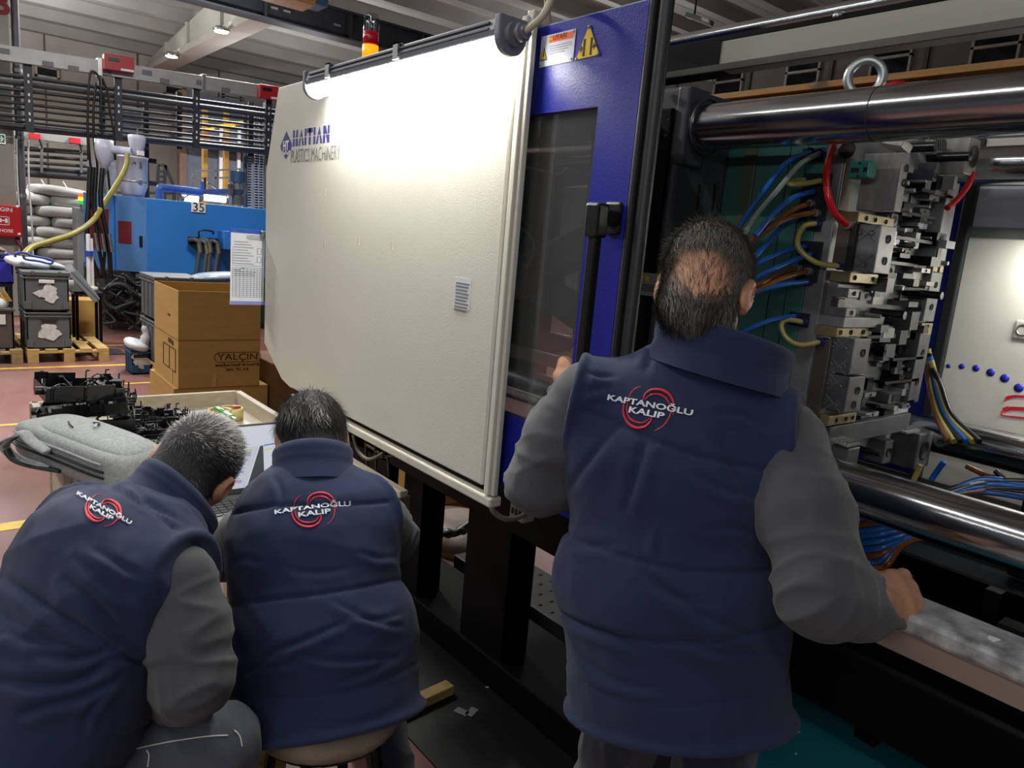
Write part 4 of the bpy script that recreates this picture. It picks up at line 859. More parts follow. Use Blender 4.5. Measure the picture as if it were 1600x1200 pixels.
for sc, dx, mm, nm in ((1.06, .002, steel, 'triangle_rim'), (1.0, .0028, mat('sign_yellow', '#d3b210', .35, var=.03), 'triangle_sign')):
    M().prism([V(DX - dx, (cen + (p - cen) * sc).y, (cen + (p - cen) * sc).z) for p in tri], (.001, 0, 0)).obj(nm, mm, d)
mb = M(); k = (tri[1].y - tri[2].y)
for s in (-1, 1):
    yy = cen.y + s * .0105; mb.box(DX - .0035, DX - .0028, yy - .0028, yy + .0028, cen.z - .018, cen.z + .016)
    mb.prism([(DX - .0035, yy + s * .0035, cen.z - .002), (DX - .0035, yy + s * .010, cen.z + .005), (DX - .0035, yy + s * .010, cen.z - .009)], (.0007, 0, 0)); mb.box(DX - .0035, DX - .0028, min(yy + s * .009, yy + s * .016), max(yy + s * .009, yy + s * .016), cen.z - .0042, cen.z - .0002)
mb.obj('squeeze_symbol', ink, d)
for p in tri: q = cen + (p - cen) * .93; M().lathe((DX - .003, q.y, q.z), [(0, 0), (.0035, 0), (.0035, .0012), (0, .002)], 10, axis=(-1, 0, 0)).obj('rivet', steel_lt, d)

# ---- top guide rail and its round bar
gr = thing('guide_rail', 'pale aluminium guide rail over the mould opening', 'rail', (1.3, .4, 2.03))
M().box(1.27, 1.32, -1.2, 1.3, 2.032, 2.086).obj('rail_profile', mat('aluminium_rail', '#a2a296', .35, .55, var=.08, vs=3, stretch=(6, .4, 6)), gr, .004)
M().box(1.262, 1.27, -1.2, 1.3, 2.028, 2.040).obj('rail_lip', mat('rail_shade', '#5a5a55', .4, .5), gr)
M().box(1.268, 1.325, .98, 1.3, 2.03, 2.088).obj('rail_carriage', blackm, gr)
M().box(1.27, 1.33, -1.2, 1.3, 2.086, 2.091).obj('rail_groove', blackm, gr)
M().cyl((1.30, -1.2, 2.107), (1.30, 1.3, 2.107), .017, n=16).obj('round_bar', chrome, gr)
q = at(1306, 40, 'X', 1.28); M().ell((1.28, q.y, 2.095), (.008, .008, .008)).obj('rail_screw', silver, gr)
tm = mat('timber', '#a97b45', .7, var=.2, vs=5, stretch=(14, 1.2, 14), bump=.08, bs=50)
for i, (z0, z1, y0, lab) in enumerate(((2.502, 2.532, .2, 'long timber plank behind the machine, upper of two'), (2.452, 2.486, 1.53, 'shorter timber plank behind the machine, lower of two'))):
    o = M().box(3.4, 3.5, y0, 3.0, z0, z1).obj('timber_plank', tm, label=lab, cat='plank', bev=.003)
M().box(3.42, 3.48, .2, 3.0, 2.15, 2.45).obj('cabinet_back', mat('cover_slate', '#4a4f63', .5), label='slate grey machine cover below the timber planks', cat='cover')
M().box(3.42, 3.48, 2.0, 2.1, 1.9, 2.15).obj('cover_post', mat('cover_slate', '#4a4f63', .5), label='slate post holding the cover below the planks', cat='post')
M().ell((3.38, 2.02, 2.515), (.02, .045, .02)).obj('plastic_bag', clr, label='small clear plastic wrapper caught on the timber plank', cat='wrapper')

# ---- machine bed
bed = thing('machine_bed', 'black machine bed on square legs and floor runners', 'machine base', (1.9, 1.2, 0))
M().box(1.62, 1.95, -1.5, 3.6, 0, .12).obj('floor_runner', blackm, bed, .006)
M().box(1.98, 2.3, -1.5, 2.75, 0, .04).obj('drip_tray', mat('tray_dark', '#141414', .6, var=.3), bed)
M().box(2.0, 2.28, -1.5, 2.75, .04, .14).obj('perforated_tray', mat('tray_gray', '#2b2b2c', .55, var=.3), bed, .004)
mb = M()
for i in range(34):
    for j in range(4): mb.lathe((2.04 + .065 * j, .2 + .075 * i, .1405), [(0, 0), (.012, 0), (.012, .0006), (0, .0006)], 6)
mb.obj('tray_hole', ink, bed, kind='stuff')
for (pl_, pr_, ps_) in ((629, 659, 664), (726, 796, 836)):
    yl = at(pl_, 880 if pl_ > 700 else 800, 'X', 1.64).y; yc_ = at(pr_, 880 if pl_ > 700 else 800, 'X', 1.64).y; xs = at(ps_, 880 if pl_ > 700 else 800, 'Y', yc_).x
    M().box(1.64, max(xs, 1.76), yc_, yl, .12, .95).obj('leg', blackm, bed, .004)
M().box(1.64, 1.84, .9, 1.08, .12, .95).obj('leg', blackm, bed, .004); M().box(1.64, 1.84, 3.2, 3.36, .12, .95).obj('leg', blackm, bed, .004)
zb1 = at(731, 794, 'X', 1.6).z
M().box(1.6, 1.78, -1.5, 3.6, zb1, zb1 + .15).obj('long_beam', blackm, bed, .004)
M().box(1.58, 1.80, -1.5, 3.6, zb1 + .15, zb1 + .17).obj('beam_flange', blackm, bed, .003)
M().box(2.5, 2.62, -1.5, 1.25, .28, 1.0).obj('rear_wall', blackm, bed)
M().box(1.8, 2.5, -1.5, 1.1, .86, .88).obj('bed_floor', mat('bed_dark_teal', '#0a141a', .6, var=.3, spec=.2), bed)
M().box(1.79, 1.81, -1.5, 1.1, .5, 1.02).obj('skirt', mat('skirt_black', '#020202', .8, spec=.05), bed)
for y_ in (.45, -.1): M().box(1.76, 1.79, y_, y_ + .03, .5, 1.02).obj('skirt_rib', blackm, bed)
# front ledge the standing man leans on
ledge_top = mat('oily_ledge', '#9fa1a4', .38, .1, var=.55, vs=26, bump=.12, bs=60, rvar=.15)
M().box(1.36, 1.475, -1.5, .86, 1.03, 1.066).obj('hand_ledge', [ledge_top], bed, .008)
M().box(1.368, 1.46, -1.5, .86, .985, 1.03).obj('ledge_side', mat('ledge_cream', '#8d7b70', .5), bed, .002)
for y_ in (.62, -.4): M().box(1.72, 1.76, y_, y_ + .05, .56, .99).obj('ledge_post', blackm, bed)
M().box(1.36, 1.80, -1.5, .95, .50, .56).obj('teal_step', mat('teal_step', '#23707f', .35, var=.12, vs=4), bed, .01)
M().box(1.42, 1.8, -1.5, .9, .12, .5).obj('step_base', blackm, bed)
flake = mat('chip_white', '#cfd3d6', .5)
mb = M()
for k in range(14): q = V(rng.uniform(1.4, 1.7), rng.uniform(.3, .85), .5605); mb.cbox(q, (.006 + .012 * (k == 3), .004, .0008), Euler((0, 0, rng.uniform(0, 3))))
mb.obj('plastic_chip', flake, bed, kind='stuff')
q = at(1553, 1004, 'Z', 1.067); M().prism([q + V(0, 0, 0), q + V(.022, -.004, 0), q + V(.02, .014, 0), q + V(.004, .012, 0)], (0, 0, .001)).obj('paper_scrap', paper, label='small white scrap on the dark ledge', cat='scrap')
q = at(1600, 1000, 'Z', 1.067); M().cbox(q + V(.03, .02, .004), (.04, .05, .008)).obj('rubber_pad', blackm, label='small black pad at the far edge of the ledge', cat='pad')
# socket box and cords below the door
q = at(816, 800, 'X', 1.5)
sk = thing('socket_box', 'grey socket box with cream cords below the blue door', 'socket', q)
M().cbox(q, (.05, .07, .05)).obj('box', mat('socket_gray', '#9b9a92', .5), sk, .005)
for k in range(3): M().cbox(q + V(-.026, .018 - .018 * k, .004), (.004, .008, .02)).obj('socket_slot', ink, sk)
p0 = at(767, 775, 'X', 1.12)
M().tube(bez([p0, at(770, 797, 'X', 1.15), at(790, 811, 'X', 1.25), at(815, 807, 'X', 1.4), at(828, 797, 'X', 1.47)], 8), .0075, 8).obj('cord', cream, sk)
M().tube(bez([at(810, 784, 'X', 1.45), at(813, 793, 'X', 1.42), at(828, 796, 'X', 1.47)], 6), .006, 8).obj('cord', cream, sk)
# clutter seen between the legs
zz0 = .0
o = M().box(2.25, 3.0, 3.65, 4.2, 0, .55).obj('carton', card, label='cardboard carton on the floor seen between the black legs', cat='box', bev=.006)
t = thing('film_heap', 'heap of clear plastic film on the floor behind the black legs', 'film', (2.33, 3.15, 0))
M().ell((2.33, 3.15, .02), (.26, .34, .12), Euler((0, 0, .3)), 22, 10, .8).obj('film', mat('film_pale', '#b5a79b', .3, bump=.9, bs=9, var=.2), t)
t = thing('floor_hose', 'dark hose with metal ends curled on the floor behind the legs', 'hose', (2.35, 2.6, 0))
M().tube(bez([at(668, 868, 'Z', .03), at(673, 846, 'Z', .10), at(690, 834, 'Z', .16), at(712, 833, 'Z', .16), at(735, 818, 'Z', .20)], 6), .02, 8).obj('hose', mat('olive_hose', '#4a4a3c', .4), t)
for px, py in ((700, 833), (722, 828)): M().ell(at(px, py, 'Z', .17), (.03, .035, .025)).obj('fitting', steel_dk, t)
t = thing('cable_basket', 'dark wire basket with cables under the guard panel', 'basket', at(590, 700, 'X', 1.5))
for pa, pb in (((571, 690), (574, 730)), ((586, 690), (588, 735)), ((606, 712), (608, 745)), ((571, 716), (615, 712)), ((571, 694), (605, 716))): M().bar(at(*pa, 'X', 1.5), at(*pb, 'X', 1.5), .008, .008).obj('wire', mat('wire_dull', '#4a4538', .5), t)
M().tube(bez([at(552, 680, 'X', 1.45), at(560, 705, 'X', 1.45), at(577, 718, 'X', 1.45), at(600, 708, 'X', 1.45)], 6), .008, 8).obj('cable', mat('cable_dull', '#7d735c', .5), t)
M().box(1.6, 1.66, 2.75, 3.3, .12, .98).obj('side_plate', blackm, bed)

# ---- clamping unit: platen and tie bars
cl = thing('clamping_unit', 'dark steel platen with four chrome tie bars', 'machine part', (2.0, 1.3, 1.0))
plm = mat('platen_steel', '#4c4e53', .42, .25, var=.2, vs=5, bump=.05, bs=90)
zs = at(1056, 257, 'X', 1.537).z
M().box(1.537, 2.52, 1.28, 1.60, 1.02, 2.085).obj('platen', plm, cl, .012)
M().box(1.535, 1.62, 1.262, 1.30, zs, 2.083).obj('platen_corner', plm, cl, .006)
M().box(1.52, 1.537, 1.30, 1.58, 1.05, 2.03).obj('side_cover', blackm, cl, .004)
for (X, Z) in ((1.6, 1.99), (2.45, 1.995), (1.6, 1.19), (2.45, 1.19)):
    M().cyl((X, -1.6, Z), (X, 2.9, Z), .056, n=40).obj('tie_bar', chrome, cl)
    if Z > 1.5: M().lathe((X, 1.262, Z), [(.058, .012), (.066, .012), (.068, .016), (.068, .02)], 32, axis=(0, -1, 0)).obj('tie_bar_bush', plm, cl)
q = at(1352, 190, 'X', 1.55); M().lathe((1.6, q.y, 1.99), [(.0562, 0), (.0566, 0), (.0566, .0022), (.0562, .0022)], 40, axis=(0, -1, 0)).obj('bar_mark', ink, cl)
for px, py in ((1096, 290), (1092, 326), (1119, 291), (1117, 330), (1119, 300), (1093, 305)):
    q = at(px, py, 'Y', 1.28); M().lathe((q.x, 1.2805, q.z), [(0, 0), (.011, 0), (.013, .001), (.013, .002)], 14, axis=(0, -1, 0)).obj('bolt_hole', ink, cl)
for px in (1094, 1118): a = at(px, 288, 'Y', 1.28); b_ = at(px - 2, 328, 'Y', 1.28); M().box(a.x - .005, a.x + .005, 1.2785, 1.2815, b_.z, a.z).obj('slot', ink, cl)
for px, py in ((1044, 185), (1041, 210), (1030, 197)): q = at(px, py, 'X', 1.52); M().lathe((1.5195, q.y, q.z), [(0, 0), (.006, 0), (.006, .001)], 8, axis=(-1, 0, 0)).obj('screw_hole', ink, cl)
a = at(999, 425, 'X', 1.515); b_ = at(1024, 464, 'X', 1.515)
M().box(1.513, 1.52, b_.y, a.y, b_.z, a.z).obj('info_plate', mat('info_plate', '#9fa29f', .35, .3), cl, .002)
for k in (0, 1): M().box(1.5118, 1.513, a.y - .018 - .02 * k, a.y - .006 - .02 * k, a.z - .022, a.z - .008).obj('yellow_mark', yellow, cl)
mb = M()
for k in range(4): mb.box(1.5118, 1.513, b_.y + .006, a.y - .005, a.z - .032 - .005 * k, a.z - .03 - .005 * k)
mb.obj('plate_print', ink, cl)
M().box(1.9, 2.2, 2.5, 2.9, 1.0, 2.05).obj('rear_platen', blackm, cl); M().box(1.5, 2.5, 2.75, 2.95, 1.0, 2.05).obj('rear_platen', blackm, cl, .01)
for k, (y0, z0, y1, z1) in enumerate(((1.6, 1.75, 2.1, 1.55), (2.1, 1.55, 2.75, 1.85), (1.6, 1.4, 2.1, 1.55))): M().bar((1.75, y0, z0), (1.75, y1, z1), .08, .12).obj('toggle_link', plm, cl, .01)
M().cyl((1.68, 2.1, 1.55), (1.82, 2.1, 1.55), .09, n=24).obj('toggle_pin', steel, cl)
M().box(1.58, 1.6, 1.7, 2.6, 1.28, 1.32).obj('inner_rail', steel_lt, cl); M().box(1.5, 1.56, 1.55, 1.62, 1.25, 1.33).obj('sensor_block', white_plastic, cl, .004)
t = thing('white_wire', 'white wire sagging inside the machine behind the door window', 'wire', at(810, 430, 'X', 1.4))
M().tube(bez([at(800, 265, 'X', 1.4), at(830, 262, 'X', 1.45), at(870, 272, 'X', 1.45), at(885, 262, 'X', 1.45)], 6), .004, 6).obj('wire', cream, t)
M().torus(at(805, 390, 'X', 1.4), (1, .3, 0), .065, .004, 24, 6, 2.8, 6.0).obj('wire_loop', cream, t)
# blue strap and cream cord at the platen top
t = thing('cream_cord', 'short cream cord dangling over the top of the dark platen', 'cord', at(1033, 140, 'X', 1.5))
M().tube(bez([at(1020, 135, 'X', 1.48), at(1028, 132, 'X', 1.48), at(1036, 140, 'X', 1.5), at(1037, 152, 'X', 1.51)], 5), .004, 7).obj('cord', cream, t)
M().tube(bez([at(1015, 138, 'X', 1.5), at(1025, 136, 'X', 1.5), at(1034, 142, 'X', 1.52)], 4), .007, 8).obj('blue_sleeve', mat('strap_blue', '#262a8c', .4), t)

# ---- rear guard with white panel
rg = thing('rear_guard', 'rear guard with white panel, blue dots and red lettering behind the mould', 'machine panel', (2.62, .4, 1.0))
RX = 2.62
def rp(px, py): p = at(px, py, 'X', RX); return p.y, p.z
M().box(RX, RX + .03, .995, 1.28, 1.0, 2.1).obj('blue_post', blue_paint, rg, .004)
M().box(RX - .02, RX + .02, .962, .996, 1.0, 2.1).obj('edge_seal', rubber, rg, .006)
yA = .968
zr0, zr1 = rp(1512, 354)[1], rp(1510, 371)[1]
M().box(RX, RX + .02, -1.2, yA, 1.0, zr1).obj('panel', white_paint, rg, .003)
M().box(RX - .012, RX + .02, -1.2, yA, zr1, zr0).obj('cross_rail', silver, rg, .004)
M().box(RX + .005, RX + .015, -1.2, yA, zr0, 1.98).obj('upper_window', mat('frosted_slate', '#d5dbea', .3, var=.04), rg)
M().box(RX - .012, RX + .02, -1.2, yA, 1.975, 2.1).obj('top_rail', white_paint, rg, .004)
q = at(1478, 392, 'X', RX); M().lathe((RX, 1.12, q.z), [(0, 0), (.018, 0), (.018, .004), (.008, .008), (0, .008)], 18, axis=(-1, 0, 0)).obj('lock', steel_dk, rg)
for px, py, r in ((1482, 572, 3.4), (1503, 572.5, 4.4), (1525, 575.5, 5.2), (1548, 582, 6), (1570, 591, 6.4), (1592, 606, 6.6)):
    y_, z_ = rp(px, py); M().lathe((RX, y_, z_), [(0, 0), (r / FPX * 2.35, 0), (r / FPX * 2.35, .001), (0, .0012)], 20, axis=(-1, 0, 0)).obj('blue_dot', mat('dot_blue', '#25269a', .4), rg)
redp = mat('print_red', '#c0162e', .4)
def rstroke(pts, w0, w1):
    n_ = len(pts); P_ = [V(RX - .001, *rp(*p)) for p in pts]; mb = M()
    for i in range(n_ - 1):
        a_ = w0 + (w1 - w0) * i / (n_ - 1); mb.bar(P_[i], P_[i + 1], .0012, a_, (0, 0, 1))
    mb.obj('red_letter', redp, rg)
rstroke([(1570, 628), (1572, 623), (1579, 620), (1590, 619), (1600, 620), (1625, 621)], .012, .004)
rstroke([(1565, 649), (1568, 641), (1577, 638), (1600, 639), (1625, 640)], .018, .005)
rstroke([(1565, 649), (1580, 651), (1600, 653), (1625, 655)], .004, .008)
M().cbox(V(RX, *rp(1599, 516)), (.012, .05, .06)).obj('pull_handle', mat('handle_cream', '#b9b6aa', .4), rg, .006)
M().torus(V(RX - .006, *rp(1599, 516)), (1, 0, 0), .016, .003, 18, 6).obj('handle_ring', silver, rg)
M().box(2.25, 2.32, .46, .575, .9, 1.28).obj('black_bracket', blackm, label='black bracket post across the rear tie bar at the right edge', cat='bracket', bev=.004)
# ================================================================== THE MOULD
mo = thing('injection_mould', 'opened steel injection mould with green side plates and coolant hoses', 'mould', (2.0, 1.0, 1.15))
MX = 1.75
def Ym(px, py=240): return at(px, py, 'X', MX).y
def mbox(x0, x1, y0, y1, z0, z1, m_, nm, bev=.002, label=None): return M().box(x0, x1, min(y0, y1), max(y0, y1), z0, z1).obj(nm, m_, mo, bev, label=label)
ya, yb, yc, yd = 1.28, Ym(1165), Ym(1184), Ym(1290)
olive = mat('mould_olive', '#55644a', .5, var=.12)
mbox(MX, 2.4, yb, ya, 1.15, 2.03, mould_green, 'green_plate'); mbox(MX - .004, 2.4, yc, yb, 1.15, 2.035, olive, 'spacer_bar'); mbox(MX, 2.4, yd, yc, 1.15, 2.03, mould_green, 'green_plate')
mbox(MX + .003, 2.38, .95, yd, 1.16, 2.03, steel, 'cavity_plate')
for px in (1235, 1262): M().box(MX - .0012, MX, Ym(px) - .001, Ym(px) + .001, 1.15, 2.03).obj('plate_joint', ink, mo)
# port pockets
for a_, b_ in (((1255, 232), (1287, 252)), ((1257, 271), (1289, 345)), ((1252, 376), (1276, 442)), ((1234, 486), (1262, 512)), ((1262, 346), (1282, 362)), ((1240, 330), (1262, 346))):
    p = at(*a_, 'X', MX); q = at(*b_, 'X', MX); M().box(MX - .002, MX + .01, q.y, p.y, q.z, p.z).obj('port_pocket', mat('pocket_dark', '#0c1c1c', .6), mo, .0015)
q = at(1325, 235, 'X', MX); M().lathe((MX - .002, q.y, q.z), [(0, 0), (.016, 0), (.02, .001), (.02, .003)], 18, axis=(-1, 0, 0)).obj('lifting_hole', ink, mo)
# counter block in green
p = at(1330, 252, 'X', MX - .02); q = at(1358, 278, 'X', MX - .02)
tealc = mat('counter_teal', '#2f8a80', .4, var=.08)
M().box(MX - .025, MX + .01, q.y, p.y, q.z, p.z).obj('cycle_counter', tealc, mo, .004)
M().box(MX - .027, MX - .025, q.y + .024, p.y - .006, q.z + .012, q.z + .023).obj('counter_window', ink, mo); M().box(MX - .027, MX - .025, q.y + .006, q.y + .014, q.z + .013, q.z + .023).obj('counter_mark', ink, mo)
for yy, zz_ in (((p.y + q.y) / 2, p.z - .006), ((p.y + q.y) / 2, q.z + .004)): M().lathe((MX - .026, yy, zz_), [(0, 0), (.003, 0), (.003, .001)], 8, axis=(-1, 0, 0)).obj('counter_screw', ink, mo)
# blocks on the parting face: each surveyed by the corner between its side and front faces
def blk(nm, m_, xL, xC, xR, yT, yB, X0=1.77, holes=0, depth=None, bev=.002):
    c = at(xC, yT, 'X', X0); l = at(xL, yT, 'X', X0); b_ = at(xC, yB, 'X', X0); r = at(xR, yT, 'Y', c.y)
    o = mbox(X0, max(r.x, X0 + .02), c.y, l.y if depth is None else c.y + depth, b_.z, c.z, m_, nm, bev)
    return X0, max(r.x, X0 + .02), c.y, l.y, b_.z, c.z
def side_screws(b, pos, r=.0075):
    X0, X1, y0, y1, z0, z1 = b
    for u, v in pos:
        yy, zz_ = y0 + (y1 - y0) * u, z0 + (z1 - z0) * v
        M().lathe((X0 - .0005, yy, zz_), [(r, 0), (r, .0015), (r * .6, .0015), (r * .5, .0005), (0, .0005)], 14, axis=(-1, 0, 0)).obj('cap_screw', steel_dk, mo)
def front_holes(b, pos, r=.009):
    X0, X1, y0, y1, z0, z1 = b
    for u, v in pos: M().lathe((X0 + (X1 - X0) * u, y0 - .0003, z0 + (z1 - z0) * v), [(0, 0), (r * .7, 0), (r, .0012), (r, .0022)], 14, axis=(0, -1, 0)).obj('bore', ink, mo)
def grooves(b, m_):
    X0, X1, y0, y1, z0, z1 = b
    for s in (-1, 1):
        for zc__ in (z0 + (z1 - z0) * .2, z0 + (z1 - z0) * .8):
            a_ = V(X0 - .0006, y0 + (y1 - y0) * .85, zc__ - s * .02); e = V(X0 - .0006, y0 + (y1 - y0) * .12, zc__ + s * .02); M().bar(a_, e, .0012, .002, (1, 0, 0)).obj('oil_groove', m_, mo)
# big upper plate, brushed
b0 = blk('upper_core_plate', steel_lt, 1352, 1414, 1424, 238, 330, 1.79)
front_holes(b0, ((.6, .75), (.6, .5)))
mbox(MX + .004, 1.80, .945, .98, at(1345, 330, 'X', MX).z, 1.93, mat('side_steel', '#6e665c', .4, .6, var=.15), 'side_strip')
b = blk('wear_bar', brass, 1312, 1343, 1400, 331, 347, 1.762); front_holes(b, ((.2, .5), (.45, .5), (.75, .5)), .006)
mbox(MX + .0, 1.775, at(1334, 380, 'X', 1.76).y, at(1308, 380, 'X', 1.76).y, at(1320, 420, 'X', 1.76).z, at(1320, 346, 'X', 1.76).z, mat('side_steel', '#6e665c', .4, .6, var=.15), 'slide_channel')
mbox(MX - .001, 1.77, at(1336, 380, 'X', 1.76).y - .003, at(1328, 380, 'X', 1.76).y, at(1320, 424, 'X', 1.76).z, at(1320, 348, 'X', 1.76).z, ink, 'channel_shadow_gap')
b = blk('slide_block', steel, 1338, 1378, 1403, 351, 428, 1.765); side_screws(b, ((.78, .84), (.32, .84), (.85, .16), (.4, .16))); grooves(b, steel_dk); front_holes(b, ((.55, .73), (.55, .27)), .010)
b = blk('wear_bar', brass, 1297, 1330, 1374, 425, 442, 1.762); front_holes(b, ((.15, .5), (.8, .5)), .006)
zt_, zb_ = at(1326, 443, 'X', 1.765).z, at(1326, 512, 'X', 1.765).z
b = blk('notched_block_base', steel, 1288, 1310, 1392, 443, 512, 1.775)
bA = blk('notched_block_arm', steel, 1299, 1327, 1344, 451, 466, 1.762); front_holes(bA, ((.5, .5),), .006)
bB = blk('notched_block_arm', steel, 1295, 1323, 1339, 482, 496, 1.762); front_holes(bB, ((.5, .5),), .006)
b = blk('notch_back', steel_dk, 1299, 1311, 1322, 466, 482, 1.764)
b = blk('lower_lip', steel, 1279, 1320, 1376, 496, 513, 1.758)
b = blk('wear_bar', brass, 1272, 1309, 1358, 512, 528, 1.752); front_holes(b, ((.1, .5), (.42, .5), (.82, .5)), .006)
mbox(MX - .001, 1.775, at(1293, 590, 'X', 1.76).y, at(1270, 590, 'X', 1.76).y, at(1280, 650, 'X', 1.76).z, at(1280, 528, 'X', 1.76).z, mat('side_steel', '#6e665c', .4, .6, var=.15), 'slide_channel')
b = blk('slide_block', steel_dk, 1297, 1336, 1362, 530, 588, 1.762); side_screws(b, ((.8, .75), (.25, .75), (.85, .2), (.3, .2))); grooves(b, steel); front_holes(b, ((.6, .6),), .010)
b = blk('slide_block', steel_dk, 1289, 1328, 1353, 590, 648, 1.762); side_screws(b, ((.8, .75), (.25, .75), (.85, .2), (.3, .2))); grooves(b, steel); front_holes(b, ((.6, .6), (.5, .2)), .010)
b = blk('wear_bar', brass, 1281, 1296, 1338, 651, 667, 1.752); front_holes(b, ((.25, .5), (.6, .5), (.85, .5)), .006)
b = blk('lower_core_plate', steel_dk, 1286, 1297, 1420, 668, 700, 1.77)
# far side rail of the parting face and guide pillars
for z0, z1, mm in ((1.30, 1.50, steel_dk), (1.50, 1.535, brass), (1.54, 1.68, steel), (1.68, 1.70, brass), (1.70, 1.93, steel)):
    b = (2.24, 2.312, .90, .95, z0, z1); mbox(2.24, 2.312, .90, .96, z0, z1, mm, 'far_rail'); front_holes(b, ((.5, .75), (.5, .3)), .009 if z1 - z0 > .1 else .005)
for pa, pb, r in (((1358, 486), (1414, 493), .0105), ((1421, 457), (1472, 462), .0105), ((1416, 231), (1462, 231), .0125), ((1462, 246), (1516, 247), .0125), ((1330, 697), (1377, 706), .008)):
    c = at(*pa, 'Y', .93); e = at(pb[0], pb[1], 'X', c.x); M().cyl((c.x, .95, c.z), (c.x, e.y, c.z), r, n=18).obj('guide_pillar', mat('pillar_oiled', '#56575c', .2, .9, var=.15), mo, .0015)
# corner guide blocks
def gblk(pc, r, sx, sz, d, mm, hole=True):
    c = at(*pc, 'Y', .93); mbox(c.x - sx / 2, c.x + sx / 2, .93 - d, .96, c.z - sz / 2, c.z + sz / 2, mm, 'guide_bush_block', .004)
    if hole: M().lathe((c.x, .93 - d - .0005, c.z), [(0, .0), (r * .75, 0), (r * .75, .001), (r, .003), (r * 1.15, .003)], 24, axis=(0, -1, 0)).obj('guide_bush', ink, mo)
    return c
c = gblk((1490, 246), .026, .075, .10, .05, steel_lt)
c = gblk((1412, 696), .026, .10, .11, .06, steel_dk); mb = M()
gblk((1372, 702), .012, .05, .07, .03, steel_dk)
tp = at(1425, 672, 'Y', .87); M().cbox((tp.x, .9, tp.z), (.09, .07, .006), Euler((.12, 0, 0))).obj('ribbed_pad', steel_lt, mo)
for k in range(5): M().bar((tp.x - .035, .875 + .012 * k, tp.z + .004), (tp.x + .035, .875 + .012 * k, tp.z + .004), .003, .004).obj('pad_rib', steel_dk, mo)
tp = at(1320, 690, 'X', 1.72); M().cbox(tp, (.06, .045, .006), Euler((.1, 0, 0))).obj('ribbed_pad', steel_lt, mo)
for k in range(5): M().bar(tp + V(-.028, -.018 + .009 * k, .004), tp + V(.028, -.018 + .009 * k, .004), .002, .003).obj('pad_rib', steel_dk, mo)
M().cbox(tp + V(.01, 0, -.04), (.055, .045, .06)).obj('lower_guide_block', steel_dk, mo, .004)
tp = at(1465, 228, 'Y', .93); 
for k in range(6): M().bar((tp.x - .03 + .012 * k, .925, tp.z + .02), (tp.x - .012 + .012 * k, .925, tp.z - .012), .003, .003, (0, 1, 0)).obj('oil_groove', ink, mo)
M().cbox((tp.x, .935, tp.z), (.09, .02, .05)).obj('grooved_plate', steel_lt, mo)
tp = at(1402, 226, 'X', 1.82); M().cbox(tp, (.05, .05, .02), Euler((.2, .2, 0))).obj('bright_key', steel_lt, mo, .002)
# cavity inserts: blocks, cores and slots in the middle of the parting face
mats_i = (steel_dk, steel_dk, steel, steel_dk, mat('insert_black', '#1b1c20', .35, .7, var=.3), mat('insert_violet', '#5d5d70', .3, .85, var=.15), steel_lt)
r2 = np.random.default_rng(21)
for i in range(150):
    x = r2.uniform(1.90, 2.27); z_ = r2.uniform(1.27, 1.95); w_, h_ = r2.uniform(.012, .075), r2.uniform(.008, .05); dep = r2.uniform(.004, .055) * (1 if r2.random() < .7 else 1.5)
    o = mbox(x - w_ / 2, x + w_ / 2, .951 - dep, .951, z_ - h_ / 2, z_ + h_ / 2, mats_i[int(r2.integers(0, 7)) if r2.random() < .8 else 4], 'cavity_insert', 0)
    if i % 4 == 0: M().lathe((x, .951 - dep - .0003, z_), [(0, 0), (min(w_, h_) * .3, 0), (min(w_, h_) * .35, .001)], 10, axis=(0, -1, 0)).obj('bore', ink, mo)
for i in range(26):
    x = r2.uniform(1.9, 2.27); z_ = r2.uniform(1.27, 1.95); L = r2.uniform(.03, .09)
    M().cyl((x, .95, z_), (x, .95 - L, z_), r2.uniform(.003, .006), n=8).obj('core_pin', steel_lt if i % 2 else steel, mo)
for i in range(10):
    x0 = r2.uniform(1.9, 2.1); z_ = 1.30 + .065 * i; mbox(x0, x0 + r2.uniform(.12, .25), .90, .93, z_, z_ + .008, mats_i[4], 'cross_blade', 0)
# eye bolt on the mould top
q = at(1352, 121, 'X', 1.88); ez = q.z
M().torus((1.88, q.y, ez), (.92, .40, 0), .040, .0115, 32, 12).obj('eye_bolt', mat('zinc_bolt', '#a9aeb0', .35, .8, var=.15, vs=12), mo)
M().lathe((1.88, q.y, 2.02), [(.02, 0), (.03, 0), (.03, .02), (.016, .03), (.014, ez - .04 - 2.02)], 18).obj('eye_bolt_shank', mat('zinc_bolt', '#a9aeb0', .35, .8), mo)
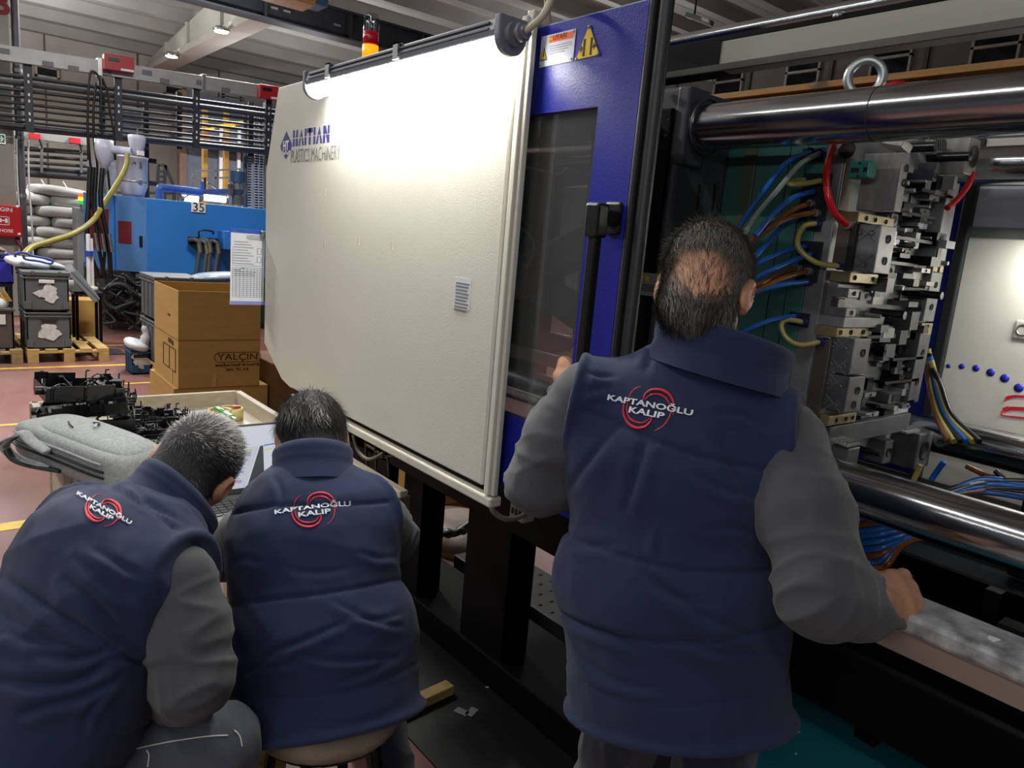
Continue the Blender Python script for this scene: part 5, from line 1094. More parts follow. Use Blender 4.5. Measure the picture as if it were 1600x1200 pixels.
# ---- coolant hoses
hb = mat('hose_blue', '#1d62b8', .22, var=.08, coat=.4); hbr = mat('hose_brown', '#7a4b22', .22, var=.12, coat=.4); hy = mat('hose_straw', '#a59a55', .2, var=.1, coat=.5); hr = mat('hose_red', '#c01822', .22, var=.05, coat=.5); hcl = mat('hose_clear', '#8c9a8c', .15, var=.1, coat=.6); hk = mat('hose_black', '#17181b', .3, coat=.3); hw = mat('hose_white', '#b8b9b6', .3, coat=.3)
def hose(pts, m_, r=.0068, x0=1.74, bulge=.06, x1=None, fit=True, fit2=False, nm='coolant_hose'):
    n_ = len(pts); P_ = []
    for i, (x, y) in enumerate(pts):
        t_ = i / (n_ - 1); xx = x0 + ((x1 if x1 is not None else x0) - x0) * t_ - bulge * math.sin(math.pi * min(1, t_ * 1.0 if x1 is None else t_ * .5 + .0) )
        P_.append(at(x, y, 'X', xx))
    M().tube(bez(P_, 7), r, 9).obj(nm, m_, mo)
    for f_, e in ((fit, P_[0]), (fit2, P_[-1])):
        if f_: M().cyl(e + V(.03, 0, 0), e + V(-.006, 0, 0), .0095, n=12).obj('hose_coupling', mat('coupling_blue', '#2a2f6c', .3, .3) if m_ in (hb, hcl, hy) else steel, mo)
G = dict(x1=1.60, bulge=.05)
hose([(1268, 237), (1230, 254), (1194, 298), (1168, 335), (1150, 365)], hb, **G)
hose([(1282, 239), (1250, 257), (1215, 297), (1185, 332), (1162, 368)], hcl, **G)
hose([(1284, 282), (1262, 286), (1240, 288), (1233, 286), (1240, 282), (1258, 281)], hy, bulge=.07, fit2=True)
hose([(1271, 299), (1240, 309), (1210, 333), (1180, 368)], hb, **G)
hose([(1266, 318), (1238, 329), (1205, 352), (1168, 378)], hbr, **G)
hose([(1275, 333), (1245, 337), (1210, 352), (1165, 382)], hbr, **G)
hose([(1246, 340), (1220, 357), (1195, 385), (1165, 415)], hb, **G)
hose([(1276, 349), (1256, 354), (1246, 375), (1252, 393), (1278, 411), (1312, 416)], hy, bulge=.05, fit2=True)
hose([(1258, 385), (1225, 393), (1190, 408), (1150, 430)], hb, **G)
hose([(1268, 397), (1232, 410), (1195, 427), (1150, 450)], hb, **G)
hose([(1246, 419), (1215, 429), (1190, 442), (1150, 460)], hbr, **G)
hose([(1263, 424), (1228, 433), (1190, 450), (1150, 470)], hbr, **G)
hose([(1263, 440), (1228, 444), (1190, 453), (1150, 468)], hb, **G)
hose([(1243, 494), (1210, 499), (1175, 512), (1140, 532)], hb, **G)
hose([(1255, 503), (1230, 500), (1221, 508), (1228, 527), (1250, 539), (1282, 534)], hy, bulge=.05, fit2=True)
hose([(1303, 225), (1292, 262), (1293, 300), (1304, 332), (1325, 352)], hr, r=.0082, bulge=.06, fit=False, fit2=True)
M().tube(bez([at(1382, 138, 'X', 1.86), at(1395, 132, 'X', 1.87), at(1410, 131, 'X', 1.9)], 6), .008, 9).obj('coolant_hose', hr, mo)
P_ = [at(x, y, 'Y', .88) for x, y in ((1521, 270), (1512, 290), (1497, 310), (1480, 325))]
M().tube(bez(P_, 6), .008, 9).obj('coolant_hose', hr, mo)
# hose bundle running down at the far lower corner
for k, (m_, dx) in enumerate(((hy, 0), (hk, 6), (hb, 10), (hy, 15), (hbr, -4), (hk, 20))):
    P_ = [at(1450 + dx * .3, 545 + 6 * k, 'X', 2.40), at(1455 + dx * .7, 600, 'X', 2.42), at(1468 + dx, 650, 'X', 2.38), at(1490 + dx * 2, 690, 'X', 2.3)]
    M().tube(bez(P_, 6), .009, 8).obj('coolant_hose', m_, mo)
# loose hoses lying in the bed, behind and below the lower tie bar
hs = thing('hose_bundle', 'tangle of blue, black and white hoses lying in the machine bed', 'hoses', (2.0, .5, .88))
r3 = np.random.default_rng(5)
for k in range(16):
    m_ = (hb, hk, hw, hb, hk, hbr, hk, hb)[k % 8]; yo = r3.uniform(-6, 26)
    P_ = [at(1620, 752 + yo + r3.uniform(-4, 6), 'X', 2.05 + .02 * (k % 3)), at(1540, 750 + yo * .8 + r3.uniform(-4, 4), 'X', 2.03), at(1490, 762 + yo * .5, 'X', 2.0), at(1450, 775 + yo * .3, 'X', 1.95), at(1400, 790 + yo * .2, 'X', 1.85)]
    M().tube(bez(P_, 6), .008, 8).obj('hose', m_, hs)
for m_, pts in ((hy, ((1438, 726), (1432, 740), (1425, 755))), (hb, ((1475, 722), (1465, 735), (1455, 750))), (hbr, ((1510, 728), (1535, 740), (1560, 748))), (hk, ((1555, 735), (1575, 755), (1600, 775)))):
    M().tube(bez([at(*p, 'X', 2.2) for p in pts], 6), .008, 8).obj('hose', m_, hs)
hl = thing('hose_bundle', 'blue and brown hoses drooping under the front tie bar beside the standing man', 'hoses', (1.7, .7, .9))
for k, (m_, y0, y1) in enumerate(((hb, 812, 790), (hbr, 822, 800), (hb, 840, 818), (hb, 851, 826), (hb, 862, 832), (hbr, 872, 836), (hb, 876, 828), (hbr, 886, 838), (hb, 832, 808), (hbr, 895, 842))):
    P_ = [at(1300, y0 + 4, 'X', 1.70), at(1330, y0, 'X', 1.68), at(1375, y0 - 6 + (6 if k in (6, 7, 9) else 0), 'X', 1.68), at(1410, y1 + 10, 'X', 1.72), at(1460, y1 - 8, 'X', 1.8)]
    M().tube(bez(P_, 6), .0075, 8).obj('hose', m_, hl)
for k in range(3): M().box(1.68, 1.85, .3 + .2 * k, .33 + .2 * k, .88, .9).obj('hose_rest', blackm, hl)

# ================================================================== TABLE AND WHAT LIES ON IT
tb = thing('work_table', 'pale laminate work table with raised side rails', 'table', (.71, 2.5, 0))
TX0, TX1, TY0, TY1, TZ = .33, 1.105, 1.78, 3.2, .86
M().box(TX0 + .02, TX1, TY0, TY1, TZ - .03, TZ).obj('table_top', mat('table_top', '#bdb6a6', .4, var=.1, vs=7, stretch=(8, 1.4, 1)), tb, .003)
M().box(TX1 - .025, TX1 + .003, TY0 - .005, TY1 + .02, TZ - .05, TZ + .06).obj('side_rail', table_wood, tb, .003, label='right rail of the table')
M().box(TX1 - .032, TX1 + .008, TY0 - .012, TY0 - .004, TZ - .045, TZ + .045).obj('rail_end', mat('rail_end_brown', '#57493a', .6), tb, .003)
M().box(TX0 - .01, TX1, TY1, TY1 + .022, TZ - .05, TZ + .06).obj('back_rail', table_wood, tb, .003, label='back rail of the table')
M().box(TX0 - .005, TX0 + .02, TY0 + .7, TY1 + .02, TZ - .05, TZ + .06).obj('side_rail', table_wood, tb, .003, label='left rail of the table')
for x in (TX0 + .06, TX1 - .06):
    for y_ in (TY0 + .1, TY1 - .08): M().box(x - .025, x + .025, y_ - .025, y_ + .025, 0, TZ - .03).obj('leg', table_wood, tb, .003)
M().box(TX0 + .04, TX0 + .06, TY0 + .7, TY1 - .1, .35, TZ - .03).obj('side_board', table_wood, tb, .003)
# tape rolls, cutter
def roll(px, py, lab):
    p = at(px, py, 'Z', TZ)
    t = thing('tape_roll', lab, 'tape', (p.x, p.y, TZ), 'tape rolls on the table')
    M().lathe((p.x, p.y, TZ), [(.038, 0), (.048, 0), (.048, .048), (.038, .048), (.038, 0)], 28).obj('tape', mat('tape_yellow', '#cdbd78', .3, var=.06), t)
    M().lathe((p.x, p.y, TZ), [(.035, .001), (.038, .001), (.038, .047), (.035, .047), (.035, .001)], 28).obj('core', card, t)
    return p
p1 = roll(343, 658, 'pale yellow tape roll on the table, left of the two'); p2 = roll(361, 655, 'pale yellow tape roll on the table, right of the two under the green cutter')
kn = thing('box_cutter', 'bright green box cutter lying across the tape rolls', 'cutter', (p1.x + .01, p1.y, TZ + .05))
a = at(338, 637, 'Z', TZ + .06); e = at(362, 651, 'Z', TZ + .055)
M().bar(a, e, .022, .012).obj('handle', mat('cutter_green', '#2fae3c', .35), kn, .004); M().bar(e, e + (e - a) * .22, .010, .004).obj('blade_holder', silver, kn); M().bar(a.lerp(e, .3) + V(0, 0, .007), a.lerp(e, .5) + V(0, 0, .007), .008, .004).obj('slider', mat('cutter_dark_green', '#1a6a24', .4), kn)
M().bar(p2 + V(.01, .0, .05), p2 + V(.035, -.005, .053), .02, .008).obj('red_clip', mat('clip_red', '#b0281e', .4), label='small red clip inside the right tape roll', cat='clip', bev=.002)
# black moulded parts
def black_part(c, rz, rx, ry, label, seed, sx=.25, sy=.15, sz=.045, flat=False):
    """open printer-chassis like moulding: thin walls, ribs, arms, bosses and snap tabs"""
    T = Matrix.Translation(Vector(c)) @ Euler((rx, ry, rz)).to_matrix().to_4x4(); r_ = np.random.default_rng(seed)
    t = thing('moulded_part', label, 'plastic part', c, 'black moulded parts on the table')
    hx, hy = sx / 2, sy / 2; sat = mat('black_plastic_satin', '#16171b', .24, var=.15)
    def wall(b, x0, y0, x1, y1, h0, h1, w=.003): b.bar((x0, y0, (h0 + h1) / 2), (x1, y1, (h0 + h1) / 2), w, h1 - h0)
    xs = np.sort(r_.uniform(-hx * .8, hx * .8, 4))
    for sgn in (-1, 1):     # long side walls, stepped
        b = M(T); pts = [-hx, *xs, hx]
        for k in range(5):
            h = sz * r_.uniform(.55, 1.1); o_ = r_.uniform(0, .012) * (k % 2); wall(b, pts[k], sgn * (hy - o_), pts[k + 1], sgn * (hy - o_), 0, h)
            if k: wall(b, pts[k], sgn * hy, pts[k], sgn * (hy - .014), 0, h)
        b.obj('side_wall', sat, t)
    for k, x in enumerate((-hx, -hx * .35, hx * .4, hx)):
        b = M(T); wall(b, x, -hy, x + r_.uniform(-.015, .015), hy, 0, sz * r_.uniform(.5, .95)); b.obj('cross_rib', sat, t)
    b = M(T); b.box(-hx, -hx * .35, -hy, hy * .2, sz * .40, sz * .45); b.box(hx * .4, hx, -hy * .2, hy, sz * .5, sz * .55); b.box(-hx * .35, hx * .4, -hy, -hy * .55, sz * .25, sz * .30)
    if flat: b.box(-hx, hx, -hy, hy, 0, .004)
    b.obj('deck_plate', blackp, t, kind='stuff')
    for k in range(4):      # curved arms
        x0 = r_.uniform(-hx, hx * .4); y0 = r_.uniform(-hy, hy); b = M(T); b.tube(bez([(x0, y0, sz * .5), (x0 + .03, y0 + r_.uniform(-.03, .03), sz * r_.uniform(.7, 1.2)), (x0 + .07, y0 + r_.uniform(-.03, .03), sz * .5)], 4), .004, 6, flat=.6); b.obj('arm', sat, t)
    for k in range(4):
        x, y_ = r_.uniform(-hx, hx), r_.uniform(-hy, hy); w_, d_ = r_.uniform(.015, .045), r_.uniform(.01, .03); b = M(T); b.cbox((x, y_, sz * .55), (w_, d_, sz * r_.uniform(.4, .9)), Euler((0, 0, r_.uniform(-.4, .4)))); b.obj('housing_block', sat, t, .0015)
    for k in range(4):
        x, y_ = r_.uniform(-hx, hx), r_.uniform(-hy, hy); b = M(T); b.lathe((x, y_, 0), [(.003, 0), (.006, 0), (.006, sz * r_.uniform(.7, 1.1)), (.003, sz * .7), (.003, 0)], 10); b.obj('boss', blackp, t)
    b = M(T); b.cyl((-hx - .022, -hy * .4, sz * .5), (-hx + .01, -hy * .4, sz * .5), .014, n=14); b.obj('bearing_sleeve', blackp, t)
    for k in range(7):
        x = r_.uniform(-hx, hx); sgn = 1 if k % 2 else -1; h = sz * r_.uniform(.9, 1.35); b = M(T); b.bar((x, sgn * (hy + .004), sz * .2), (x, sgn * (hy + .006), h), .007, .003, (1, 0, 0)); b.bar((x, sgn * (hy + .006), h), (x + .012, sgn * (hy + .006), h), .003, .005); b.obj('snap_tab', blackp, t, kind='stuff')
    for k in range(3):
        y_ = -hy + sy * (k + .5) / 3; b = M(T); b.bar((hx, y_, sz * .45), (hx + .022, y_, sz * .45), .006, .008); b.bar((hx + .02, y_, sz * .1), (hx + .02, y_, sz * r_.uniform(.8, 1.2)), .004, .004, (1, 0, 0)); b.obj('clip_arm', blackp, t, kind='stuff')
    return t
black_part((.455, 2.86, .862), .08, 0, 0, 'black moulded plastic part, bottom one of the tall stack on the table', 1, .30, .20, .045)
black_part((.47, 2.86, .910), -.22, .10, -.04, 'black moulded plastic part, second from below in the tall stack', 2, .27, .17, .05)
black_part((.455, 2.87, .962), -.28, .12, -.12, 'black moulded plastic part, third from below in the tall stack', 3, .27, .16, .05)
black_part((.435, 2.88, 1.015), .10, .10, .05, 'black moulded plastic part, topmost of the tall stack on the table', 4, .24, .16, .055)
black_part((.55, 2.70, .862), -.25, 0, 0, 'flat black moulded part lying in front of the tall stack', 5, .20, .10, .025, True)
black_part((.70, 3.02, .862), -.05, 0, 0, 'black moulded part lying near the back rail of the table', 6, .22, .11, .05)
black_part((.745, 2.80, .862), -.1, 0, 0, 'black moulded part lying right of the stack behind the grey haired man', 7, .24, .10, .05)
# ---- laptop
lp = thing('laptop', 'open black laptop with a bright screen between the two seated men', 'laptop', (.72, 1.95, TZ))
lpm = mat('laptop_black', '#1d1e21', .4, var=.1)
M().box(.535, .90, 1.82, 2.055, TZ + .002, TZ + .02).obj('base', lpm, lp, .004)
mb = M()
for r_ in range(6):
    for c_ in range(15): mb.box(.552 + c_ * .0224, .571 + c_ * .0224, 1.905 + r_ * .0195, 1.921 + r_ * .0195, TZ + .02, TZ + .0222)
mb.obj('keys', mat('key_black', '#0f1012', .45), lp, .001, kind='stuff')
M().box(.67, .77, 1.832, 1.892, TZ + .02, TZ + .0205).obj('touchpad', mat('touchpad', '#2a2b2f', .3), lp)
s0, s1 = V(0, 2.052, TZ + .02), V(0, 2.15, TZ + .20); sd = (s1 - s0).normalized(); sn = V(0, -sd.z, sd.y)
def sp(x, v, d=0.0): q = s0 + sd * v + sn * d; return V(x, q.y, q.z)
SH = (s1 - s0).length
def squad(mb, pts, d0, d1): mb.prism([sp(x, v, d0) for x, v in pts], sn * (d1 - d0)); return mb
squad(M(), [(.535, 0), (.90, 0), (.90, SH), (.535, SH)], -.006, 0).obj('screen_lid', lpm, lp, .002)
squad(M(), [(.543, .018), (.892, .018), (.892, SH - .008), (.543, SH - .008)], 0, .0006).obj('screen', mat('screen_white', '#15171b', .3, emit='#eef2ff', es=.62, var=.02), lp)
def on_s(px, py):
    d_ = (at(px, py, 'D', 1) - CAM); t_ = (s0 - CAM).dot(sn) / d_.dot(sn); q = CAM + d_ * t_; return q.x, (q - s0).dot(sd)
def spoly(nm, pts, col, e=.8, d=.0012): squad(M(), [on_s(*p) for p in pts], .0006, d).obj(nm, mat(nm + col.lstrip('#'), '#101216', .4, emit=col, es=e, var=.03), lp)
spoly('screen_window', [(360, 700), (404, 697), (383, 762), (335, 768)], '#d5d8e2', .7)
spoly('screen_dark_area', [(406, 697), (411, 696), (413, 752), (385, 764)], '#454a58', .35)
spoly('screen_line', [(412, 695), (436, 691), (436, 693), (412, 697)], '#4a78c8', .8)
spoly('screen_line', [(413, 702), (436, 698), (436, 700), (413, 704)], '#d8cf7a', .8, .0014)
for k, (px, py, c_, w_, h_) in enumerate(((368, 706, '#3cb84a', 7, 9), (372, 701, '#4fc052', 9, 3), (370, 713, '#2e62c8', 4, 7), (366, 726, '#2a58c0', 5, 5), (375, 727, '#5a86d8', 9, 2), (366, 735, '#d8c02c', 8, 5), (362, 744, '#9a5ac0', 6, 3), (358, 746, '#46b848', 7, 5), (366, 747, '#c0d838', 4, 3), (385, 710, '#a8abb8', 12, 8), (382, 719, '#b6b9c4', 10, 5), (376, 738, '#8aa6dc', 9, 2), (372, 753, '#b7a9d2', 10, 5), (355, 760, '#c49ad8', 6, 4), (378, 732, '#9bbce8', 10, 1.6), (388, 704, '#c9c66e', 10, 2))):
    spoly('screen_drawing', [(px - w_ / 2, py + h_ / 2), (px + w_ / 2, py + h_ / 2 - .5), (px + w_ / 2 + 1, py - h_ / 2 - .5), (px - w_ / 2 + 1, py - h_ / 2)], c_, .7, .0018 + .00005 * k)
for k in range(7): x_, v_ = .58 + .018 * k, .024; squad(M(), [(x_, v_), (x_ + .009, v_), (x_ + .009, v_ + .007), (x_, v_ + .007)], .0006, .0014).obj('taskbar_icon', mat('icon_dark', '#3a4560', .4), lp)
# ---- backpack on the table corner
bpk = mat('backpack_gray', '#969a9b', .9, var=.16, vs=110, bump=.25, bs=260, sheen=.1, spec=.2)
# hanging production sheet in its sleeve at the panel's edge
a = at(361, 364, 'Y', 2.925); b_ = at(414, 362, 'Y', 2.925); c_ = at(413, 471, 'Y', 2.925); d_ = at(360, 475, 'Y', 2.925)
x0, x1, z1, z0 = a.x, b_.x, (a.z + b_.z) / 2, (c_.z + d_.z) / 2
sh = thing('production_sheet', 'printed form in a clear sleeve hanging beside the white panel', 'paper', ((x0 + x1) / 2, 2.925, z0))
M().box(x0, x1, 2.925, 2.927, z0, z1).obj('sheet', paper, sh)
M().box(x0 - .003, x1 + .003, 2.923, 2.931, z1 - .004, z1 + .012).obj('blue_holder', mat('holder_blue', '#2d58b8', .4), sh)
M().box(x0 - .003, x1 + .003, 2.922, 2.925, z0 - .008, z0 + .006).obj('sleeve_edge', mat('sleeve_edge', '#8b92c8', .3), sh)
mb = M(); W_ = x1 - x0; H_ = z1 - z0
def ln(u0, u1, v, t_=.0012): mb.box(x0 + W_ * u0, x0 + W_ * u1, 2.9238, 2.925, z0 + H_ * v - t_ / 2, z0 + H_ * v + t_ / 2)
def lv(u, v0, v1, t_=.0009): mb.box(x0 + W_ * u - t_ / 2, x0 + W_ * u + t_ / 2, 2.9238, 2.925, z0 + H_ * v0, z0 + H_ * v1)
for k in range(16): ln(.06, .94, .50 - .028 * k, .0007)
for u in (.06, .16, .27, .38, .49, .6, .7, .79, .87, .94): lv(u, .08, .5)
for k in range(9): ln(.08, .5 + .25 * ((k * 7) % 3) / 3, .86 - .038 * k, .0018)
for k in range(3): ln(.45, .85, .955 - .02 * k, .0016)
lv(.06, .53, .8); lv(.94, .53, .9); ln(.06, .94, .53, .001); ln(.5, .94, .9, .001)
for v in (.74, .62): 
    for u in (.78, .9): lv(u, v - .04, v + .04, .0012)
    ln(.78, .9, v + .04); ln(.78, .9, v - .04)
ln(.3, .42, .49, .0025); ln(.08, .3, .465, .002); ln(.1, .75, .44, .0015); ln(.1, .7, .41, .0015); ln(.1, .72, .385, .0015)
mb.obj('printed_form', mat('form_print', '#5a5d6a', .7), sh)
M().box(x1 - .02, 1.115, 2.905, 2.925, z1 - .02, z1 + .01).obj('clamp', silver, sh, .003)
M().box(1.085, 1.115, 2.86, 2.925, z1 - .02, z1 + .01).obj('clamp', silver, sh, .003)
# ================================================================== FIGURES: smooth distance-field sculpting
from mathutils import noise as mnoise
def A3(v): return np.array(v, float)
def smin(a, b, k):
    h = np.clip(.5 + .5 * (b - a) / k, 0, 1); return b + (a - b) * h - k * h * (1 - h)
def cap(a, b, ra, rb):
    a, b = A3(a), A3(b); ab = b - a; L = ab @ ab + 1e-12
    def f(P):
        t = np.clip((P - a) @ ab / L, 0, 1); return np.linalg.norm(P - a - t[:, None] * ab, axis=1) - (ra + (rb - ra) * t)
    return f
def ecap(a, b, wa, da, wb, db, s):
    a, b, s = A3(a), A3(b), A3(s); ab = b - a; L = ab @ ab + 1e-12; s = s / np.linalg.norm(s)
    def f(P):
        t = np.clip((P - a) @ ab / L, 0, 1); q = P - a - t[:, None] * ab; qs = q @ s; dr = np.linalg.norm(q - qs[:, None] * s, axis=1)
        w = wa + (wb - wa) * t; d = da + (db - da) * t; k = np.sqrt((qs / w) ** 2 + (dr / d) ** 2); return (k - 1) * np.minimum(w, d)
    return f
def ellf(c, r, R=None):
    c, r = A3(c), A3(r); R = np.eye(3) if R is None else np.array(R, float)
    def f(P):
        q = (P - c) @ R; k0 = np.linalg.norm(q / r, axis=1); k1 = np.linalg.norm(q / (r * r), axis=1) + 1e-9; return k0 * (k0 - 1) / k1
    return f
def plane(p, n):
    p, n = A3(p), A3(n); n = n / np.linalg.norm(n)
    return lambda P: (P - p) @ n
def union(fs, k):
    def f(P):
        d = fs[0](P)
        for g_ in fs[1:]: d = smin(d, g_(P), k)
        return d
    return f
def inter(f, g_, k=.006): return lambda P: -smin(-f(P), -g_(P), k)
def rim(f, g_, r): return lambda P: np.sqrt(f(P) ** 2 + g_(P) ** 2) - r
def sdf_mesh(f, lo, hi, vox, B=8):
    lo, hi = A3(lo), A3(hi); n = np.ceil((hi - lo) / vox).astype(int) + 2; n = ((n + B - 1) // B) * B; nb = n // B
    D = np.ones(n, np.float32)
    g_ = np.stack(np.meshgrid(*[np.arange(k) for k in nb], indexing='ij'), -1).reshape(-1, 3)
    dc = f(lo + (g_ * B + (B - 1) / 2) * vox); near = np.abs(dc) < vox * B * 1.55
    for i in np.where(~near & (dc < 0))[0]:
        a = g_[i] * B; D[a[0]:a[0] + B, a[1]:a[1] + B, a[2]:a[2] + B] = -1
    off = np.stack(np.meshgrid(*[np.arange(B)] * 3, indexing='ij'), -1).reshape(-1, 3); nearb = g_[near]
    for s_ in range(0, len(nearb), 400):
        bl_ = nearb[s_:s_ + 400]; idx = (bl_[:, None, :] * B + off[None]).reshape(-1, 3)
        D[idx[:, 0], idx[:, 1], idx[:, 2]] = f(lo + idx * vox)
    ins = D < 0
    c = [ins[i:n[0] - 1 + i, j:n[1] - 1 + j, k:n[2] - 1 + k] for i in (0, 1) for j in (0, 1) for k in (0, 1)]
    cnt = sum(x.astype(np.int8) for x in c); cells = np.argwhere((cnt > 0) & (cnt < 8))
    ids = -np.ones(n - 1, np.int64); ids[cells[:, 0], cells[:, 1], cells[:, 2]] = np.arange(len(cells))
    acc = np.zeros((len(cells), 3)); num = np.zeros(len(cells))
    cor = [np.array((i, j, k)) for i in (0, 1) for j in (0, 1) for k in (0, 1)]
    for a in range(8):
        for b in range(a + 1, 8):
            if np.abs(cor[a] - cor[b]).sum() != 1: continue
            pa, pb = cells + cor[a], cells + cor[b]; da = D[pa[:, 0], pa[:, 1], pa[:, 2]]; db = D[pb[:, 0], pb[:, 1], pb[:, 2]]
            x = (da < 0) != (db < 0); t = np.where(x, da / np.where(x, da - db, 1), 0); acc[x] += (cor[a] + (cor[b] - cor[a]) * t[:, None])[x]; num[x] += 1
    v = lo + (cells + acc / num[:, None]) * vox
    faces = []
    for ax in range(3):
        u, w = [(1, 2), (2, 0), (0, 1)][ax]
        sl0 = [slice(None)] * 3; sl1 = [slice(None)] * 3; sl0[ax] = slice(0, n[ax] - 1); sl1[ax] = slice(1, n[ax])
        e = np.argwhere(ins[tuple(sl0)] != ins[tuple(sl1)]); e = e[(e[:, u] > 0) & (e[:, w] > 0) & (e[:, u] < n[u] - 1) & (e[:, w] < n[w] - 1)]
        sg = ins[e[:, 0], e[:, 1], e[:, 2]]; q = []
        for du, dw in ((-1, -1), (0, -1), (0, 0), (-1, 0)):
            p = e.copy(); p[:, u] += du; p[:, w] += dw; q.append(ids[p[:, 0], p[:, 1], p[:, 2]])
        q = np.stack(q, 1); q[~sg] = q[~sg][:, ::-1]; faces.append(q)
    return v, np.concatenate(faces)
def vnormals(v, F):
    a = v[F[:, 2]] - v[F[:, 0]]; b = v[F[:, 3]] - v[F[:, 1]]; fn = np.cross(a, b); nn = np.zeros_like(v)
    for k in range(4): np.add.at(nn, F[:, k], fn)
    return nn / (np.linalg.norm(nn, axis=1)[:, None] + 1e-12)
def relax(v, F, it=2, lam=.5):
    for _ in range(it):
        acc = np.zeros_like(v); c = np.zeros(len(v))
        for a, b in ((0, 1), (1, 2), (2, 3), (3, 0)):
            np.add.at(acc, F[:, a], v[F[:, b]]); np.add.at(acc, F[:, b], v[F[:, a]]); np.add.at(c, F[:, a], 1); np.add.at(c, F[:, b], 1)
        v = v + lam * (acc / np.maximum(c, 1)[:, None] - v)
    return v
def mesh_np(name, v, F, m_, parent, label=None):
    org = np.array(WL[parent.name]); me = bpy.data.meshes.new(name)
    me.vertices.add(len(v)); me.vertices.foreach_set('co', (v - org).astype(np.float32).ravel())
    k = F.shape[1]; me.loops.add(F.size); me.polygons.add(len(F)); me.loops.foreach_set('vertex_index', F.astype(np.int32).ravel()); me.polygons.foreach_set('loop_start', np.arange(0, F.size, k, dtype=np.int32))
    me.polygons.foreach_set('use_smooth', np.ones(len(F), bool)); me.update(calc_edges=True); me.validate(); me.materials.append(m_)
    o = bpy.data.objects.new(name, me); COL.objects.link(o); o.parent = parent; WL[o.name] = WL[parent.name]
    if label: o['label'] = label
    return o
def nz(P, sc, seed=0, st=None):
    Q = P * sc if st is None else (P @ st) * sc
    return np.array([mnoise.noise(Vector((q[0] + seed * 17.3, q[1] - seed * 9.1, q[2] + seed * 3.7))) for q in Q])

# fabrics
def cloth(name, col, var=.1, bs=900, bump=.25, sheen=.3, rough=.85):
    return mat(name, col, rough, var=var, vs=14, bump=bump, bs=bs, sheen=sheen, spec=.25)
vestm = cloth('vest_navy', '#1c2849', sheen=.10, var=.06); sleevem = cloth('sleeve_gray', '#46484d', bs=600, sheen=.15); pantn = cloth('trouser_navy', '#12172b', sheen=.2); pantg = cloth('trouser_gray', '#4c505c', sheen=.2); shoem = mat('shoe_black', '#101012', .5, bump=.05)
skin = mat('skin', '#c08c6c', .5, var=.10, vs=30, bump=.05, bs=350)
whiteth = mat('white_thread', '#d8dce4', .6, var=.04); redth = mat('red_thread', '#c81e36', .55, var=.08, vs=60)

def frame(f, up):
    f = A3(f); up = A3(up); f = f / np.linalg.norm(f); s = np.cross(f, up); s /= np.linalg.norm(s); u = np.cross(s, f); return s, f, u
def head_parts(c, f, up):
    """skull, face and ears as fields; returns list and frame matrix (columns right, forward, up)"""
    s, f, u = frame(f, up); R = np.stack([s, f, u], 1); L = lambda x, y, z: A3(c) + R @ np.array((x, y, z))
    cr = ellf(L(0, -.012, .030), (.077, .098, .090), R)
    fs = [cr, ellf(L(0, .040, -.045), (.060, .058, .078), R), ellf(L(0, .074, -.104), (.030, .024, .022), R), ellf(L(0, .070, .012), (.052, .028, .020), R), ellf(L(0, -.05, -.04), (.058, .05, .06), R)]
    fs.append(cap(L(0, .094, .004), L(0, .112, -.036), .010, .0155)); fs += [ellf(L(sx * .036, .072, -.030), (.022, .022, .018), R) for sx in (-1, 1)]
    lips = [ellf(L(0, .090, -.066), (.025, .012, .007), R), ellf(L(0, .088, -.077), (.022, .012, .008), R)]
    ears = []
    for sx in (-1, 1):
        a = math.radians(24); Re = R @ np.array(Euler((math.radians(-12), 0, -sx * a)).to_matrix())
        ears += [inter(ellf(L(sx * .083, -.012, -.008), (.010, .021, .034), Re), lambda P, g_=ellf(L(sx * .094, -.006, -.004), (.009, .011, .021), Re): -g_(P), .004), ellf(L(sx * .079, -.004, -.036), (.007, .010, .012), Re)]
    return fs, lips + ears, R, L, cr
